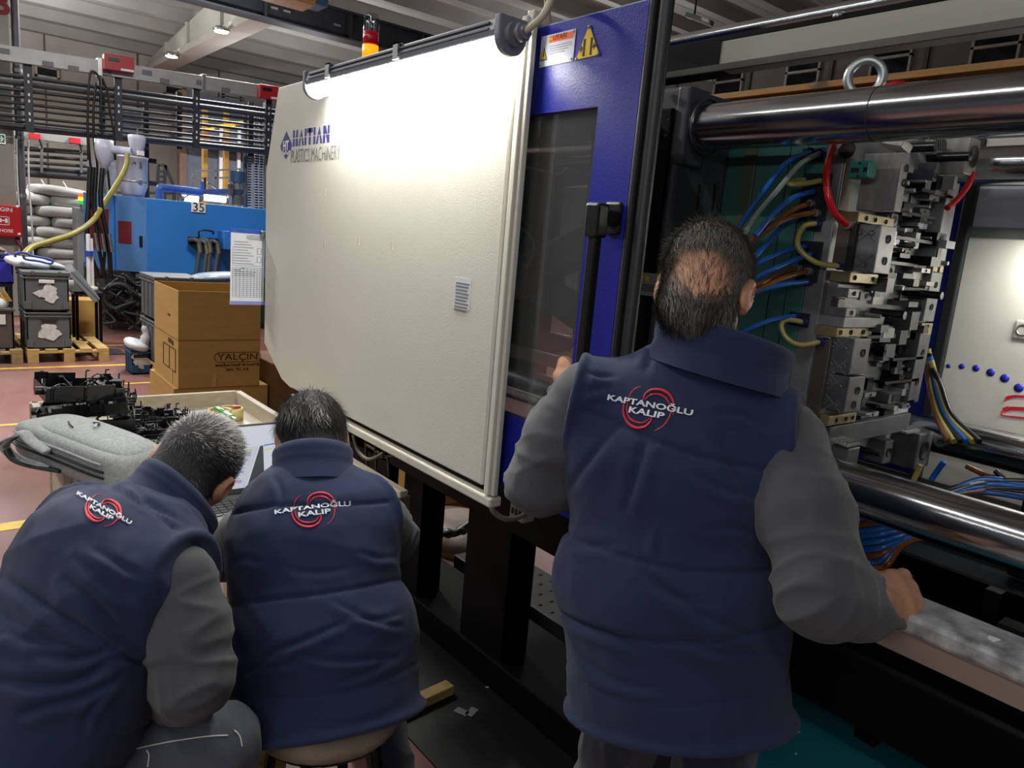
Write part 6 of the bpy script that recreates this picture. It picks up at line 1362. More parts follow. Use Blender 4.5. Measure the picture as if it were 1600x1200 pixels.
def hand_parts(w, d, n, side, curl, spread=.0, curl_t=.5, scale=1.0):
    """palm, four unequal bent fingers and a thumb leaving the palm's side; d wrist->knuckles, n back of hand, side +1/-1 thumb side"""
    w, d, n = A3(w), A3(d), A3(n); d = d / np.linalg.norm(d); n = n - d * (n @ d); n /= np.linalg.norm(n); t = np.cross(d, n) * side; S_ = scale
    k = w + d * .085 * S_
    palm = [ecap(w + d * .005, w + d * .045 * S_, .029 * S_, .017 * S_, .038 * S_, .016 * S_, t), ecap(w + d * .045 * S_, k, .038 * S_, .016 * S_, .040 * S_, .012 * S_, t), cap(w + d * .02 + t * .02 * S_ - n * .006, w + d * .055 * S_ + t * .028 * S_ - n * .004, .016 * S_, .014 * S_)]
    fin = []
    for i, (o, L_) in enumerate(((.030, .088), (.0105, .098), (-.0095, .091), (-.0285, .072))):
        p = k + t * o * S_ - d * (.004 if i in (0, 2) else (0 if i == 1 else .012)) + n * .002; ang = 0; dd = d + t * (spread * (1.5 - i)); dd = dd / np.linalg.norm(dd); nn = n; r = (.0098, .0100, .0096, .0084)[i] * S_
        fin.append(cap(p - d * .02, p, r * 1.05, r * 1.08))
        for fr, cu in zip((.45, .31, .24), curl):
            ang = cu; ca_, sa_ = math.cos(ang), math.sin(ang); nd = dd * ca_ - nn * sa_; nn = dd * sa_ + nn * ca_; dd = nd
            q = p + dd * L_ * fr * S_; fin.append(cap(p, q, r, r * .92)); p = q; r *= .92
    b = w + d * .028 * S_ + t * .030 * S_ - n * .004; td = d * .62 + t * .70 - n * curl_t * .6; td /= np.linalg.norm(td); q = b + td * .040 * S_; fin.append(cap(b, q, .0125 * S_, .0108 * S_))
    td2 = td * .8 + d * .35 - n * curl_t * .7; td2 /= np.linalg.norm(td2); fin.append(cap(q, q + td2 * .030 * S_, .0106 * S_, .0088 * S_))
    return palm, fin
def lim(*fs): return list(fs)

def hair_strands(name, parent, hf, R, L, region, crown, n_, length, width, lift, cols, seed, wave=.0, drop=.35, colp=None):
    """thousands of thin tapered hair ribbons rooted on the scalp"""
    rg_ = np.random.default_rng(seed); c0 = A3(L(0, 0, 0)); cen = np.array((0, -.012, .0))
    v, F = sdf_mesh(lambda P: np.maximum(hf(P), np.linalg.norm(P - c0, axis=1) - .19), c0 - .2, c0 + .2, .005)
    nn = vnormals(v, F); fi = rg_.integers(0, len(F), n_ * 3); wq = rg_.dirichlet((1, 1, 1, 1), len(fi)); root = (v[F[fi]] * wq[:, :, None]).sum(1); nr = nn[F[fi]].mean(1)
    loc = (root - c0) @ R; nrm = nr @ R; nrm /= np.linalg.norm(nrm, axis=1)[:, None]; keep = region(loc, rg_); loc = loc[keep][:n_]; nrm = nrm[keep][:n_]; cnt = len(loc)
    fl = loc - np.array(crown); fl -= nrm * (fl * nrm).sum(1)[:, None]; fl /= np.linalg.norm(fl, axis=1)[:, None] + 1e-9
    fl += rg_.normal(size=fl.shape) * .22; sw = np.cross(nrm, fl); fl = fl + sw * .22; fl /= np.linalg.norm(fl, axis=1)[:, None]
    Ls = length(loc) * rg_.uniform(.7, 1.15, cnt); li = lift * rg_.uniform(.5, 1.5, cnt)
    clump = np.array([mnoise.noise(Vector(q * 38)) for q in loc]) * 2.5; bend = sw * (wave * clump)[:, None]
    K = 5; Ps = [loc + nrm * .001]; dirv = fl + nrm * li[:, None]; dirv /= np.linalg.norm(dirv, axis=1)[:, None]; ph = rg_.uniform(0, .8, cnt) + clump * 2
    for k in range(1, K):
        q = Ps[-1] + dirv * (Ls / (K - 1))[:, None] + sw * (wave * np.sin(ph + k * 1.6))[:, None] + bend * .3
        d = hf(q @ R.T + c0); q = q + nrm * np.clip(.0015 - d, 0, .03)[:, None]; Ps.append(q)
        dirv = dirv + np.array((0, 0, -drop)) * .3 - nrm * (.3 * li[:, None] * k / K); dirv /= np.linalg.norm(dirv, axis=1)[:, None]
    Ps = np.stack(Ps, 1); side = np.cross(fl, nrm); side /= np.linalg.norm(side, axis=1)[:, None]
    tp = np.array((1, 1, .85, .6, .15)) * width / 2; wv = side[:, None, :] * (tp[None, :, None] * rg_.uniform(.7, 1.3, cnt)[:, None, None])
    vv = np.stack([Ps - wv, Ps + wv], 2).reshape(-1, 3); base = (np.arange(cnt) * K * 2)[:, None, None]; kk = (np.arange(K - 1) * 2)[None, :, None]
    F2 = (base + kk + np.array((0, 1, 3, 2))[None, None, :]).reshape(-1, 4)
    o = mesh_np(name, vv @ R.T + c0, F2, cols[0], parent); me = o.data
    for c_ in cols[1:]: me.materials.append(c_)
    pick = rg_.choice(len(cols), cnt, p=np.ones(len(cols)) / len(cols)) if colp is None else np.clip((colp(loc) * rg_.uniform(.3, 1.3, cnt) * len(cols)).astype(int), 0, len(cols) - 1)
    me.polygons.foreach_set('material_index', np.repeat(pick, K - 1).astype(np.int32))
    return o

def logo(vest, parent, pxc, pxl, pxr, vs=1.0):
    dg = bpy.context.evaluated_depsgraph_get(); me = vest.data; org = WL[vest.name]
    bv = BVHTree.FromPolygons([v.co + org for v in me.vertices], [tuple(p.vertices) for p in me.polygons])
    cam_map = None
    def hit(px):
        d_ = (at(px[0], px[1], 'D', 1) - CAM).normalized(); return bv.ray_cast(CAM, d_)
    pc, nc, _, _ = hit(pxc); pl_, nl, _, _ = hit(pxl); pr_, nr, _, _ = hit(pxr)
    x = (pr_ - pl_); Wd = x.length; x.normalize(); n_ = (nc + nl + nr).normalized(); n_ = (n_ - x * n_.dot(x)).normalized(); y = n_.cross(x)
    if vs > 1.2:
        cam_map = (pxc, (pxr[0] - pxl[0], pxr[1] - pxl[1]))
        dx_, dy_ = pxr[0] - pxl[0], pxr[1] - pxl[1]; q1, _, _, _ = hit((pxc[0] + dy_ * .25, pxc[1] - dx_ * .25)); q0, _, _, _ = hit((pxc[0] - dy_ * .25, pxc[1] + dx_ * .25)); y = (q1 - q0); y = (y - n_ * y.dot(n_)) / (.5 * Wd); vs = 1.0
    cen = (pl_ + pr_) / 2; y = y * vs
    def surf(u, v, h):
        if cam_map is not None:
            (cx_, cy_), (ax_, ay_) = cam_map; uu, vv_ = u / Wd, v / Wd; q, nn, _, _ = hit((cx_ + uu * ax_ + vv_ * ay_, cy_ + uu * ay_ - vv_ * ax_))
            if q is not None: return q + nn * h
        o_ = cen + x * u + y * v + n_ * .08; q, nn, _, _ = bv.ray_cast(o_, -n_)
        return (q if q is not None else o_ - n_ * .08) + n_ * h
    def words(body, w_, v_, capk):
        cu = bpy.data.curves.new('t', 'FONT'); cu.body = body; cu.align_x = 'CENTER'; cu.align_y = 'TOP_BASELINE'; cu.size = 1; cu.offset = .022; cu.resolution_u = 3
        if capk: cu.body_format[0].use_small_caps = False
        o = bpy.data.objects.new('t', cu); COL.objects.link(o); me_ = bpy.data.meshes.new_from_object(o.evaluated_get(bpy.context.evaluated_depsgraph_get())); COL.objects.unlink(o); bpy.data.objects.remove(o)
        xs = [q.co.x for q in me_.vertices]; ys = [q.co.y for q in me_.vertices]; k_ = w_ / (max(xs) - min(xs)); xm = (max(xs) + min(xs)) / 2; hs = capk / .72
        vs = [((q.co.x - xm) * k_, q.co.y * hs - capk / 2 + v_) for q in me_.vertices]; fs = [tuple(p.vertices) for p in me_.polygons]; bpy.data.meshes.remove(me_)
        b = M(); top = [surf(u, v, .0028) for u, v in vs]; bot = [surf(u, v, .0002) for u, v in vs]; b.add(top, fs)
        ed = {}
        for f_ in fs:
            for i in range(len(f_)):
                e = (f_[i], f_[(i + 1) % len(f_)]); ke = tuple(sorted(e)); ed[ke] = None if ke in ed else e
        m0 = len(vs); b.add(top + bot, [(e[0], e[1], e[1] + m0, e[0] + m0) for e in ed.values() if e])
        b.obj('embroidered_word', whiteth, parent)
    words('KAPTANOĞLU', Wd, 0.004 * Wd, .060 * Wd); words('KALIP', .42 * Wd, -.084 * Wd, .064 * Wd)
    def stroke(pts, r0, r1, r2):
        P_ = bez([V((a - 785) / 1190 * Wd, -((b - 545) + .1 * (a - 785)) / 1190 * Wd, 0) for a, b in pts], 6); N = len(P_)
        P_ = [surf(p.x, p.y, .0014) for p in P_]; rs = [(r0 + (r1 - r0) * (i / (N / 2)) if i < N / 2 else r1 + (r2 - r1) * ((i - N / 2) / (N / 2))) * Wd for i in range(N)]
        M().tube(P_, rs, 6, flat=.5, up=n_).obj('embroidered_swirl', redth, parent)
    stroke([(442, 520), (440, 640), (470, 745), (560, 835), (690, 862), (810, 820), (868, 740), (872, 672)], .004, .019, .008)
    stroke([(488, 590), (500, 680), (560, 765), (660, 795), (770, 780), (850, 700)], .005, .012, .005)
    stroke([(490, 520), (510, 455), (550, 400), (618, 355)], .007, .007, .004)
    stroke([(700, 505), (708, 430), (780, 358), (900, 328), (1010, 345), (1090, 410), (1130, 500), (1140, 575)], .008, .019, .004)
    stroke([(722, 500), (780, 425), (880, 388), (980, 402), (1050, 455), (1085, 520)], .005, .012, .005)
    stroke([(1108, 545), (1095, 640), (1050, 740), (955, 832)], .008, .008, .004)

def spine_coord(P, pts):
    """signed length along the spine from the hem end, and sideways offset"""
    best = np.full(len(P), 1e9); h = np.zeros(len(P)); acc = 0
    for a, b in zip(pts[:-1], pts[1:]):
        a, b = A3(a), A3(b); ab = b - a; L = np.linalg.norm(ab); t = (P - a) @ ab / L
        lo_ = 0 if acc > 0 else -9; hi_ = L if b is not A3(pts[-1]) else 9
        tc_ = np.clip(t, -.3 if acc == 0 else 0, L if not np.allclose(b, A3(pts[-1])) else L + .3); d = np.linalg.norm(P - a - (tc_ / L)[:, None] * ab, axis=1); x = d < best; best[x] = d[x]; h[x] = acc + tc_[x]; acc += L
    return h
def collar_mesh(name, c, s, f, u, a, b, h, parent, m_, lean=.02, flare=1.05, th=.011):
    """folded stand-up collar around the neck"""
    bm2 = M(); N = 40; prof = [(1.0 + .16, -.030, 1), (1.08, -.004, 1), (1.03, h * .2, 1), (1.06, h * .42, 1), (1.03, h * .60, 1), (1.05, h * .82, 1), (1.01, h, 1), (.96, h + th * .5, 1), (.91, h, 1), (.90, h * .5, 1), (.92, -.02, 1)]
    vs = []
    for (k, z, _) in prof:
        for i in range(N):
            t = 2 * math.pi * i / N; fl = 1 + (flare - 1) * z / h; back = .5 - .5 * math.sin(t)
            zz_ = z * (.72 + .28 * back) + (-.03) * (1 - back); x, y_ = a * k * fl * math.cos(t), b * k * fl * math.sin(t) + lean * z / h
            vs.append(A3(c) + s * x + f * y_ + u * zz_)
    n_ = len(prof); fs = [(j * N + i, j * N + (i + 1) % N, (j + 1) % n_ * N + (i + 1) % N, (j + 1) % n_ * N + i) for j in range(n_ - 1) for i in range(N)]
    bm2.add(vs, fs, True); o = bm2.obj(name, m_, parent); sb = o.modifiers.new('soft', 'SUBSURF'); sb.levels = 1; sb.render_levels = 1
    return o

def person(label, base, spec):
    t = thing('person', label, 'person', base)
    s, f = A3(spec['s']), A3(spec['f']); up = np.array((0, 0, 1.))
    H, Wp, C_, N_ = [A3(spec[k]) for k in ('H', 'W', 'C', 'N')]
    LS, LE, LW, RS, RE, RW = [A3(spec[k]) for k in ('LS', 'LE', 'LW', 'RS', 'RE', 'RW')]
    w = spec['w']; dp = spec['d']                                     # half widths and depths at hem, waist, chest, top
    HIP = A3(spec['HIP']); hl = [HIP - s * .08, HIP + s * .08]; kn = [A3(spec['LK']), A3(spec['RK'])]; ft = [A3(spec['LF']), A3(spec['RF'])]
    # ---------------- body: one surface from head to feet
    fs, fine, R, L, cr = head_parts(spec['head'], spec['hf'], spec['hu'])
    sh = (LS + RS) / 2; bu = N_ - C_; bu /= np.linalg.norm(bu)
    neck = [ecap(L(0, -.028, -.055), N_ - bu * .03, .057, .058, .066, .064, s)]
    core = [ecap(HIP, Wp, .14, .095, .135, .09, s), ecap(Wp, C_, .135, .09, .155, .10, s), ecap(C_, N_ - bu * .06, .15, .09, .07, .06, s), cap(N_ - bu * .05, LS, .055, .052), cap(N_ - bu * .05, RS, .055, .052)]
    arms = [cap(LS, LE, .048, .040), cap(LE, LW, .040, .027), cap(RS, RE, .048, .040), cap(RE, RW, .040, .027)]
    legs = []
    for h_, k_, e_ in zip(hl, kn, ft): legs += [cap(h_, k_, .078, .055), cap(k_, e_ + np.array((0, 0, .09)), .053, .038)]
    pL, fL = hand_parts(LW, spec['LHd'], spec['LHn'], +1 if spec.get('Lt', 1) > 0 else -1, spec['Lc'], curl_t=.5); pR, fR = hand_parts(RW, spec['RHd'], spec['RHn'], +1 if spec.get('Rt', 1) > 0 else -1, spec['Rc'], curl_t=spec.get('ct', .5), scale=spec.get('hs', 1.0))
    A_ = union(fs, .022); Bf = union(neck + core, .05); Af = union(arms + legs, .02)
    def hands(P):
        d = np.full(len(P), 1.0)
        for palm, fin in ((pL, fL), (pR, fR)):
            c0 = A3(LW if palm is pL else RW); m_ = np.linalg.norm(P - c0, axis=1) < .26
            if m_.any():
                Q = P[m_]; e = union(palm, .012)(Q)
                for g_ in fin: e = smin(e, g_(Q), .0045)
                d[m_] = np.minimum(d[m_], e)
        return d
    def head_f(P):
        d = smin(A_(P), Bf(P), .035)
        for g_ in fine: d = smin(d, g_(P), .006)
        return d
    def bodyf(P): return smin(smin(head_f(P), Af(P), .03), hands(P), .012)
    allp = np.array([H, Wp, C_, N_, LS, LE, LW, RS, RE, RW, HIP, *kn, *ft, A3(spec['head'])]); lo, hi = allp.min(0) - .22, allp.max(0) + .22; lo[2] = max(lo[2], -.02)
    v, F = sdf_mesh(bodyf, lo, hi, .0042); v = relax(v, F, 1, .35)
    body = mesh_np('body', v, F, skin, t)
    for sx in (-1, 1):
        b = M(); b.ell(Vector(L(sx * .032, .083, -.004)), (.0125, .0125, .0125)); b.obj('eye', mat('eye_white', '#d8d4cc', .2), t)
        b = M(); b.ell(Vector(L(sx * .032, .0935, -.004)), (.005, .004, .005)); b.obj('iris', mat('iris_dark', '#2a1c12', .2), t)
        b = M(); b.tube([Vector(L(sx * x, y_, z_)) for x, y_, z_ in ((.014, .102, .014), (.032, .098, .020), (.050, .084, .016))], [.003, .0045, .002], 6); b.obj('eyebrow', spec['hcols'][0], t)
    # ---------------- vest
    sp_ = [H, Wp, C_, N_]; torso = [ecap(H, Wp, w[0], dp[0], w[1], dp[1], s), ecap(Wp, C_, w[1], dp[1], w[2], dp[2], s), ecap(C_, N_ - bu * .05, w[2], dp[2], w[3], dp[3], s)]
    if 'belly' in spec: torso.append(ellf(spec['belly'][0], spec['belly'][1], np.stack([s, f, np.cross(s, f)], 1)))
    oL, oR = A3(spec['oL']), A3(spec['oR']); oL /= np.linalg.norm(oL); oR /= np.linalg.norm(oR)
    ra = spec.get('ra', .075); ofs = spec.get('ofs', .035)
    shL, shR = cap(N_ - bu * .085 - s * .05, LS + oL * .03, .075, ra), cap(N_ - bu * .085 + s * .05, RS + oR * .03, .075, ra)
    pLn, pRn = plane(LS + oL * ofs, oL), plane(RS + oR * ofs, oR)
    pit = [ecap(LS + oL * .0 - bu * .02, C_ - s * (w[2] - .07) - bu * .05, .07, .075, .07, .085, s), ecap(RS - bu * .02, C_ + s * (w[2] - .07) - bu * .05, .07, .075, .07, .085, s)]
    tor = union(torso, .05); SL, SR = union([shL, pit[0]], .05), union([shR, pit[1]], .05)
    hemn = A3(spec.get('hemn', H - Wp)); hem = plane(H + hemn / np.linalg.norm(hemn) * .005, hemn); topp = plane(N_ + bu * .012, bu)
    def vestf(P):
        d = tor(P); d = smin(d, inter(SL, pLn, .012)(P), .05); d = smin(d, inter(SR, pRn, .012)(P), .05); d = -smin(-d, -hem(P), .012); d = np.maximum(d, topp(P))
        return d
    def bound(P):
        d = np.minimum(rim(SL, pLn, .0085)(P), rim(SR, pRn, .0085)(P)); d = np.maximum(d, -.0 - tor(P) - .03); return np.minimum(d, rim(tor, plane(H + hemn / np.linalg.norm(hemn) * .002, hemn), .0095)(P))
    fvest = lambda P: smin(vestf(P), bound(P), .004)
    vp = np.array([H, Wp, C_, N_, LS, RS]); v, F = sdf_mesh(fvest, vp.min(0) - .3, vp.max(0) + .3, .0062); v = relax(v, F, 2, .5); n_ = vnormals(v, F)
    h = spine_coord(v, sp_); lat = (v - C_) @ s; disp = np.zeros(len(v)); awayrim = np.clip(np.abs(bound(v)) / .02, 0, 1)
    edges = [0.0] + list(spec['seams']) + [np.linalg.norm(H - Wp) + np.linalg.norm(Wp - C_) + np.linalg.norm(C_ - N_)]
    hh = h + spec.get('seam_slope', 0) * lat + .006 * np.sin(lat * 14 + 1)
    for e0, e1 in zip(edges[:-1], edges[1:]):
        x = (hh >= e0) & (hh < e1); disp[x] += .0055 * np.sin(np.pi * (hh[x] - e0) / (e1 - e0)) ** .5 - .002
    for e_ in spec['seams']: disp -= .006 * np.exp(-((hh - e_) / .004) ** 2)
    disp -= .004 * np.exp(-((hh - .085) / .004) ** 2) if spec.get('hemseam', True) else 0
    # folds and creases
    for (amp, sc, st, seed) in spec['wr']:
        nn_ = nz(v, sc, seed, np.array(st, float)); disp += amp * (1 - np.minimum(1, np.abs(nn_) * 2.6)) ** 2.2 - amp * .3
    disp += .004 * nz(v, 9, 31) + .0022 * nz(v, 24, 5)
    bvc = BVHTree.FromPolygons([Vector(q) for q in v], F.tolist())
    for pts, amp, wdt in spec.get('creases', ()):
        hp = []
        for q in bez([V(x, y_, 0) for x, y_ in pts], 6):
            loc_, _, _, _ = bvc.ray_cast(CAM, (at(q.x, q.y, 'D', 1) - CAM).normalized())
            if loc_ is not None: hp.append(np.array(loc_))
        if len(hp) < 2: continue
        hp = np.array(hp); near_ = np.linalg.norm(v - hp.mean(0), axis=1) < .05 + np.linalg.norm(hp - hp.mean(0), axis=1).max(); Q = v[near_]; best = np.full(len(Q), 9.0); sgn = np.zeros(len(Q)); tt_ = np.zeros(len(Q))
        for i in range(len(hp) - 1):
            a0, b0 = hp[i], hp[i + 1]; ab = b0 - a0; L_ = np.linalg.norm(ab) + 1e-9; tq = np.clip((Q - a0) @ ab / L_ ** 2, 0, 1); r_ = Q - a0 - tq[:, None] * ab; dd = np.linalg.norm(r_, axis=1); x = dd < best; best[x] = dd[x]; sgn[x] = r_[x, 2]; tt_[x] = (i + tq[x]) / (len(hp) - 1)
        env = np.sin(np.pi * np.clip(tt_ * .94 + .03, 0, 1)) ** .6
        disp[near_] += env * amp * (np.exp(-((best - np.where(sgn > 0, 0, 0)) / (wdt * .35)) ** 2) * -.9 + np.where(sgn < 0, 1, .25) * .8 * np.exp(-((best - wdt * .9) / (wdt * .7)) ** 2))
    v = v + n_ * (disp * awayrim)[:, None]; v = relax(v, F, 1, .3)
    vest = mesh_np('quilted_vest', v, F, vestm, t, 'navy quilted vest with red and white embroidered logo')
    cb = spec['collar']; collar_mesh('collar', cb['c'], A3(cb['s']), A3(cb['f']), A3(cb['u']), cb['a'], cb['b'], cb['h'], t, vestm, cb.get('lean', .0), cb.get('flare', 1.05))
    logo(vest, t, *spec['logo'])
    # ---------------- sleeves of the shirt
    for nm_, (S_, E_, W_, d_, seed) in (('sleeve', (LS, LE, LW, spec['LHd'], 3)), ('sleeve', (RS, RE, RW, spec['RHd'], 8))):
        rs = spec.get('sr', (.066, .060, .050)); wd = (W_ - E_) / np.linalg.norm(W_ - E_); cut = W_ + wd * (spec.get('cutR', .012) if S_ is RS else .012); m1 = S_ + (E_ - S_) * .5; bulge_ = (S_ + E_) / 2 - (W_ - E_) * .03
        arm = union([cap(S_, m1, rs[0] * .97, rs[0]), cap(m1, E_, rs[0], rs[1]), cap(E_, E_ + (W_ - E_) * .55, rs[1], rs[1] * .93), cap(E_ + (W_ - E_) * .55, W_, rs[1] * .93, rs[2] * .82)], .03)
        cutn = spec['cutRn'] if (S_ is RS and 'cutRn' in spec) else wd; cut = spec['cutRp'] if (S_ is RS and 'cutRp' in spec) else cut; cp = plane(cut, cutn); near_w = lambda P, g_=cp, W0=W_: np.where(np.linalg.norm(P - W0, axis=1) < .15, g_(P), -1)
        fa = lambda P: np.maximum(smin(arm(P), np.where(np.linalg.norm(P - W_, axis=1) < .09, rim(arm, plane(cut - cutn * .007, cutn), .006)(P), 1), .006), near_w(P))
        pp = np.array([S_, E_, W_]); v, F = sdf_mesh(fa, pp.min(0) - .12, pp.max(0) + .12, .0055); v = relax(v, F, 2, .5); n_ = vnormals(v, F)
        ax = (E_ - S_) / np.linalg.norm(E_ - S_); 
        tE = np.exp(-(np.linalg.norm(v - E_, axis=1) / .11) ** 2); tW = np.exp(-(np.linalg.norm(v - W_, axis=1) / .10) ** 2); tU = np.exp(-(np.linalg.norm(v - (S_ + E_) / 2, axis=1) / .13) ** 2)
        Q = np.eye(3) * .55; Q = Q + np.outer(ax, ax) * 1.0; r1 = 1 - np.minimum(1, np.abs(nz(v, 12, seed, Q)) * 2.4)
        ax2 = wd; Q2 = np.eye(3) * .5 + np.outer(ax2, ax2) * 1.4; r2_ = 1 - np.minimum(1, np.abs(nz(v, 15, seed + 2, Q2)) * 2.4)
        disp = .008 * r1 ** 2 * (.35 + tE) + .007 * r2_ ** 2 * (tE + 1.1 * tW) + .003 * nz(v, 10, seed) - .003
        v = v + n_ * (disp)[:, None]; v = relax(v, F, 1, .3); mesh_np(nm_, v, F, sleevem, t, 'charcoal grey sleeve')
    # ---------------- trousers and shoes
    lg = []
    for h_, k_, e_ in zip(hl, kn, ft): lg.append(union([cap(h_, k_, spec.get('thigh', .088), .074), cap(k_, e_ + np.array((0, 0, .07)), .074, .058)], .03))
    pants = union([ecap(HIP - np.array((0, 0, .03)), HIP + (Wp - HIP) * .3, .165, .115, .15, .10, s)] + lg, .04); cutz = plane((0, 0, ft[0][2] + .035), (0, 0, -1)); fp = lambda P: np.maximum(pants(P), cutz(P))
    pp = np.array([HIP, *kn, *ft, Wp]); v, F = sdf_mesh(fp, pp.min(0) - .2, pp.max(0) + .2, .0085); v = relax(v, F, 2, .5); n_ = vnormals(v, F)
    v = v + n_ * (.007 * (1 - np.minimum(1, np.abs(nz(v, 9, 40, np.array(spec.get('pw', np.diag((1.3, 1.3, .5))), float))) * 2.4)) ** 2 - .002)[:, None]; mesh_np('trousers', v, F, spec['pm'], t)
    for e_, ff in zip(ft, (spec['Lfd'], spec['Rfd'])):
        ff = A3(ff); ff = ff / np.linalg.norm(ff); e0 = A3((e_[0], e_[1], e_[2]))
        sf = union([ecap(e0 + np.array((0, 0, .045)) - ff * .05, e0 + np.array((0, 0, .04)) + ff * .15, .04, .045, .046, .036, np.cross(ff, up)), cap(e0 + np.array((0, 0, .05)), e0 + np.array((0, 0, .10)), .048, .046)], .02); sp2 = lambda P, g_=sf, e1=e0: np.maximum(g_(P), -(P[:, 2] - e1[2] - .001))
        v, F = sdf_mesh(sp2, e0 - .26, e0 + .26, .009); mesh_np('shoe', relax(v, F, 1), F, shoem, t)
    return t, L, R, (lambda P: smin(A_(P), Bf(P), .035))
def unit(v): v = A3(v); return v / np.linalg.norm(v)
def Dp(px, py, d): return A3(at(px, py, 'D', d))
hair_gray = [mat('hair_dark', '#17161a', .5, var=.2), mat('hair_mid', '#3a3838', .5, var=.2), mat('hair_silver', '#b3b1ae', .45, var=.15)]
hair_dark = [mat('hair_black', '#121114', .4, var=.2), mat('hair_brown_black', '#1d1a1b', .4, var=.2), mat('hair_soft_gray', '#4d4a48', .45, var=.2)]
hair_salt = [mat('hair_brown_dark', '#211e1c', .5, var=.2), mat('hair_gray_a', '#5a5650', .5, var=.2), mat('hair_gray_b', '#948f86', .5, var=.2)]
def add_hair(t, L, R, cr, nm, region, crown, n_, length, width, lift, cols, seed, capm, cap_t=.004, capmask=None, **kw):
    if capmask is not None:
        fcap = lambda P: np.maximum(cr(P) - cap_t, -capmask((P - A3(L(0, 0, 0))) @ R))
        c0 = A3(L(0, 0, .0)); v, F = sdf_mesh(fcap, c0 - .16, c0 + .16, .0045); mesh_np('hair_cap', relax(v, F, 1), F, capm, t)
    return hair_strands(nm, t, cr, R, L, region, crown, n_, length, width, lift, cols, seed, **kw)

_rw = Dp(1383, 944, 1.325); _rt_ = unit(Dp(1400, 893, 1.395) - Dp(1440, 978, 1.36)); _rd = unit(Dp(1432, 926, 1.395) - _rw); _rn = np.cross(_rt_, _rd); _rs = 1
if _rn @ (np.array(CAM) - _rw) < 0: _rn = -_rn; _rs = -1
_cn = unit(np.cross(Dp(1363, 903, 1) - np.array(CAM), Dp(1419, 986, 1) - np.array(CAM))); _cn = _cn if _cn @ (_rd) > 0 else -_cn
def head_hit(t, L, R, px, py):
    ob = [c for c in t.children if c.name.startswith('body')][0]; org = WL[ob.name]; bv = BVHTree.FromPolygons([v.co + org for v in ob.data.vertices], [tuple(p.vertices) for p in ob.data.polygons])
    p, _, _, _ = bv.ray_cast(CAM, (at(px, py, 'D', 1) - CAM).normalized()); return (np.array(p) - A3(L(0, 0, 0))) @ R
# ================================================================== STANDING MAN AT THE MOULD
az = math.radians(60); f1 = np.array((math.sin(az), math.cos(az), 0)); s1 = np.array((math.cos(az), -math.sin(az), 0))
N1 = Dp(1112, 560, 1.40); C1 = Dp(1060, 735, 1.42); W1 = Dp(1043, 925, 1.42); H1 = Dp(1056, 1108, 1.43)
m1 = dict(s=s1, f=f1, H=H1, W=W1, C=C1, N=N1, LS=Dp(918, 622, 1.47), LE=Dp(846, 752, 1.53), LW=Dp(886, 622, 1.64),
          RS=Dp(1226, 690, 1.35), RE=Dp(1286, 925, 1.19), RW=_rw, w=(.218, .208, .188, .13), d=(.148, .142, .135, .10), HIP=H1 + np.array((.02, 0.01, .11)),
          LK=(1.14, .93, .48), RK=(1.20, .72, .48), LF=(1.08, .97, 0), RF=(1.16, .70, 0), head=Dp(1101, 452, 1.40), hf=(math.sin(math.radians(66)), math.cos(math.radians(66)), -.52), hu=(.35, .16, 1),
          LHd=unit(Dp(902, 552, 1.66) - Dp(886, 622, 1.64)), LHn=(-.8, -.5, .2), Lc=(.5, 1.0, .7), Lt=1, RHd=_rd, RHn=_rn, Rc=(.75, 1.0, .6), Rt=_rs, hs=1.2, ct=1.9, cutRn=_cn, cutRp=Dp(1393, 946, 1.32),
          oL=-s1 + np.array((-.15, -.1, .1)), oR=s1 + np.array((-.10, -.05, .14)), ofs=.022, seams=(.20, .315, .525), seam_slope=0.0, hcols=hair_salt, sr=(.078, .068, .052),
          wr=((.004, 4.2, ((.9, 0, .3), (0, .9, 0), (-.3, 0, .5)), 3), (.003, 7, ((.5, 0, .6), (.3, .8, 0), (-.4, 0, .8)), 9)), pm=pantn, Lfd=f1, Rfd=f1,
          creases=(([(1022, 522), (1018, 550), (1012, 580)], .006, .016), ([(1010, 682), (990, 752), (976, 800)], .007, .022), ([(968, 664), (920, 722), (880, 776)], .008, .022), ([(1121, 682), (1152, 745), (1186, 806)], .008, .022), ([(1085, 742), (1130, 765), (1180, 778)], .006, .014), ([(1010, 898), (1077, 950), (1175, 994)], .009, .02), ([(992, 860), (1045, 925), (1105, 945)], .007, .016), ([(858, 960), (930, 985), (1000, 1012)], .008, .018), ([(1030, 830), (1033, 870)], .006, .014), ([(1060, 1000), (1130, 1020), (1220, 1020)], .007, .016), ([(890, 560), (925, 585), (960, 590)], .006, .012), ([(880, 600), (915, 612), (950, 606)], .006, .012), ([(1195, 668), (1160, 650), (1120, 645)], .005, .014), ([(860, 820), (905, 850), (960, 852)], .006, .018), ([(1190, 840), (1150, 825), (1100, 826)], .005, .015), ([(900, 1020), (960, 1062), (1040, 1080)], .006, .016)),
          collar=dict(c=Dp(1126, 553, 1.385), s=unit(s1 + np.array((0, 0, -.16))), f=f1, u=unit(np.array((.12, .0, 1.))), a=.122, b=.096, h=.056, lean=.012, flare=1.06),
          logo=((1016, 634), (950, 621), (1083, 646), 1.1))
t1_, L1_, R1_, cr1 = person('balding man in a navy vest standing, leaning on the ledge before the mould', (1.13, .84, 0), m1)
bc = head_hit(t1_, L1_, R1_, 1099, 420)
def bald(q): return np.linalg.norm((q - bc) * np.array((.9, 1, 1.08)), axis=1) / .056 + .16 * np.array([mnoise.noise(Vector(p * 30)) for p in q])
def line1(q): return np.where(q[:, 1] < .0, q[:, 2] + .108 + .9 * np.maximum(0, q[:, 1] + .06), q[:, 2] - .02 - .35 * q[:, 1]) 
crown1 = np.array((-.01, .03, .125))
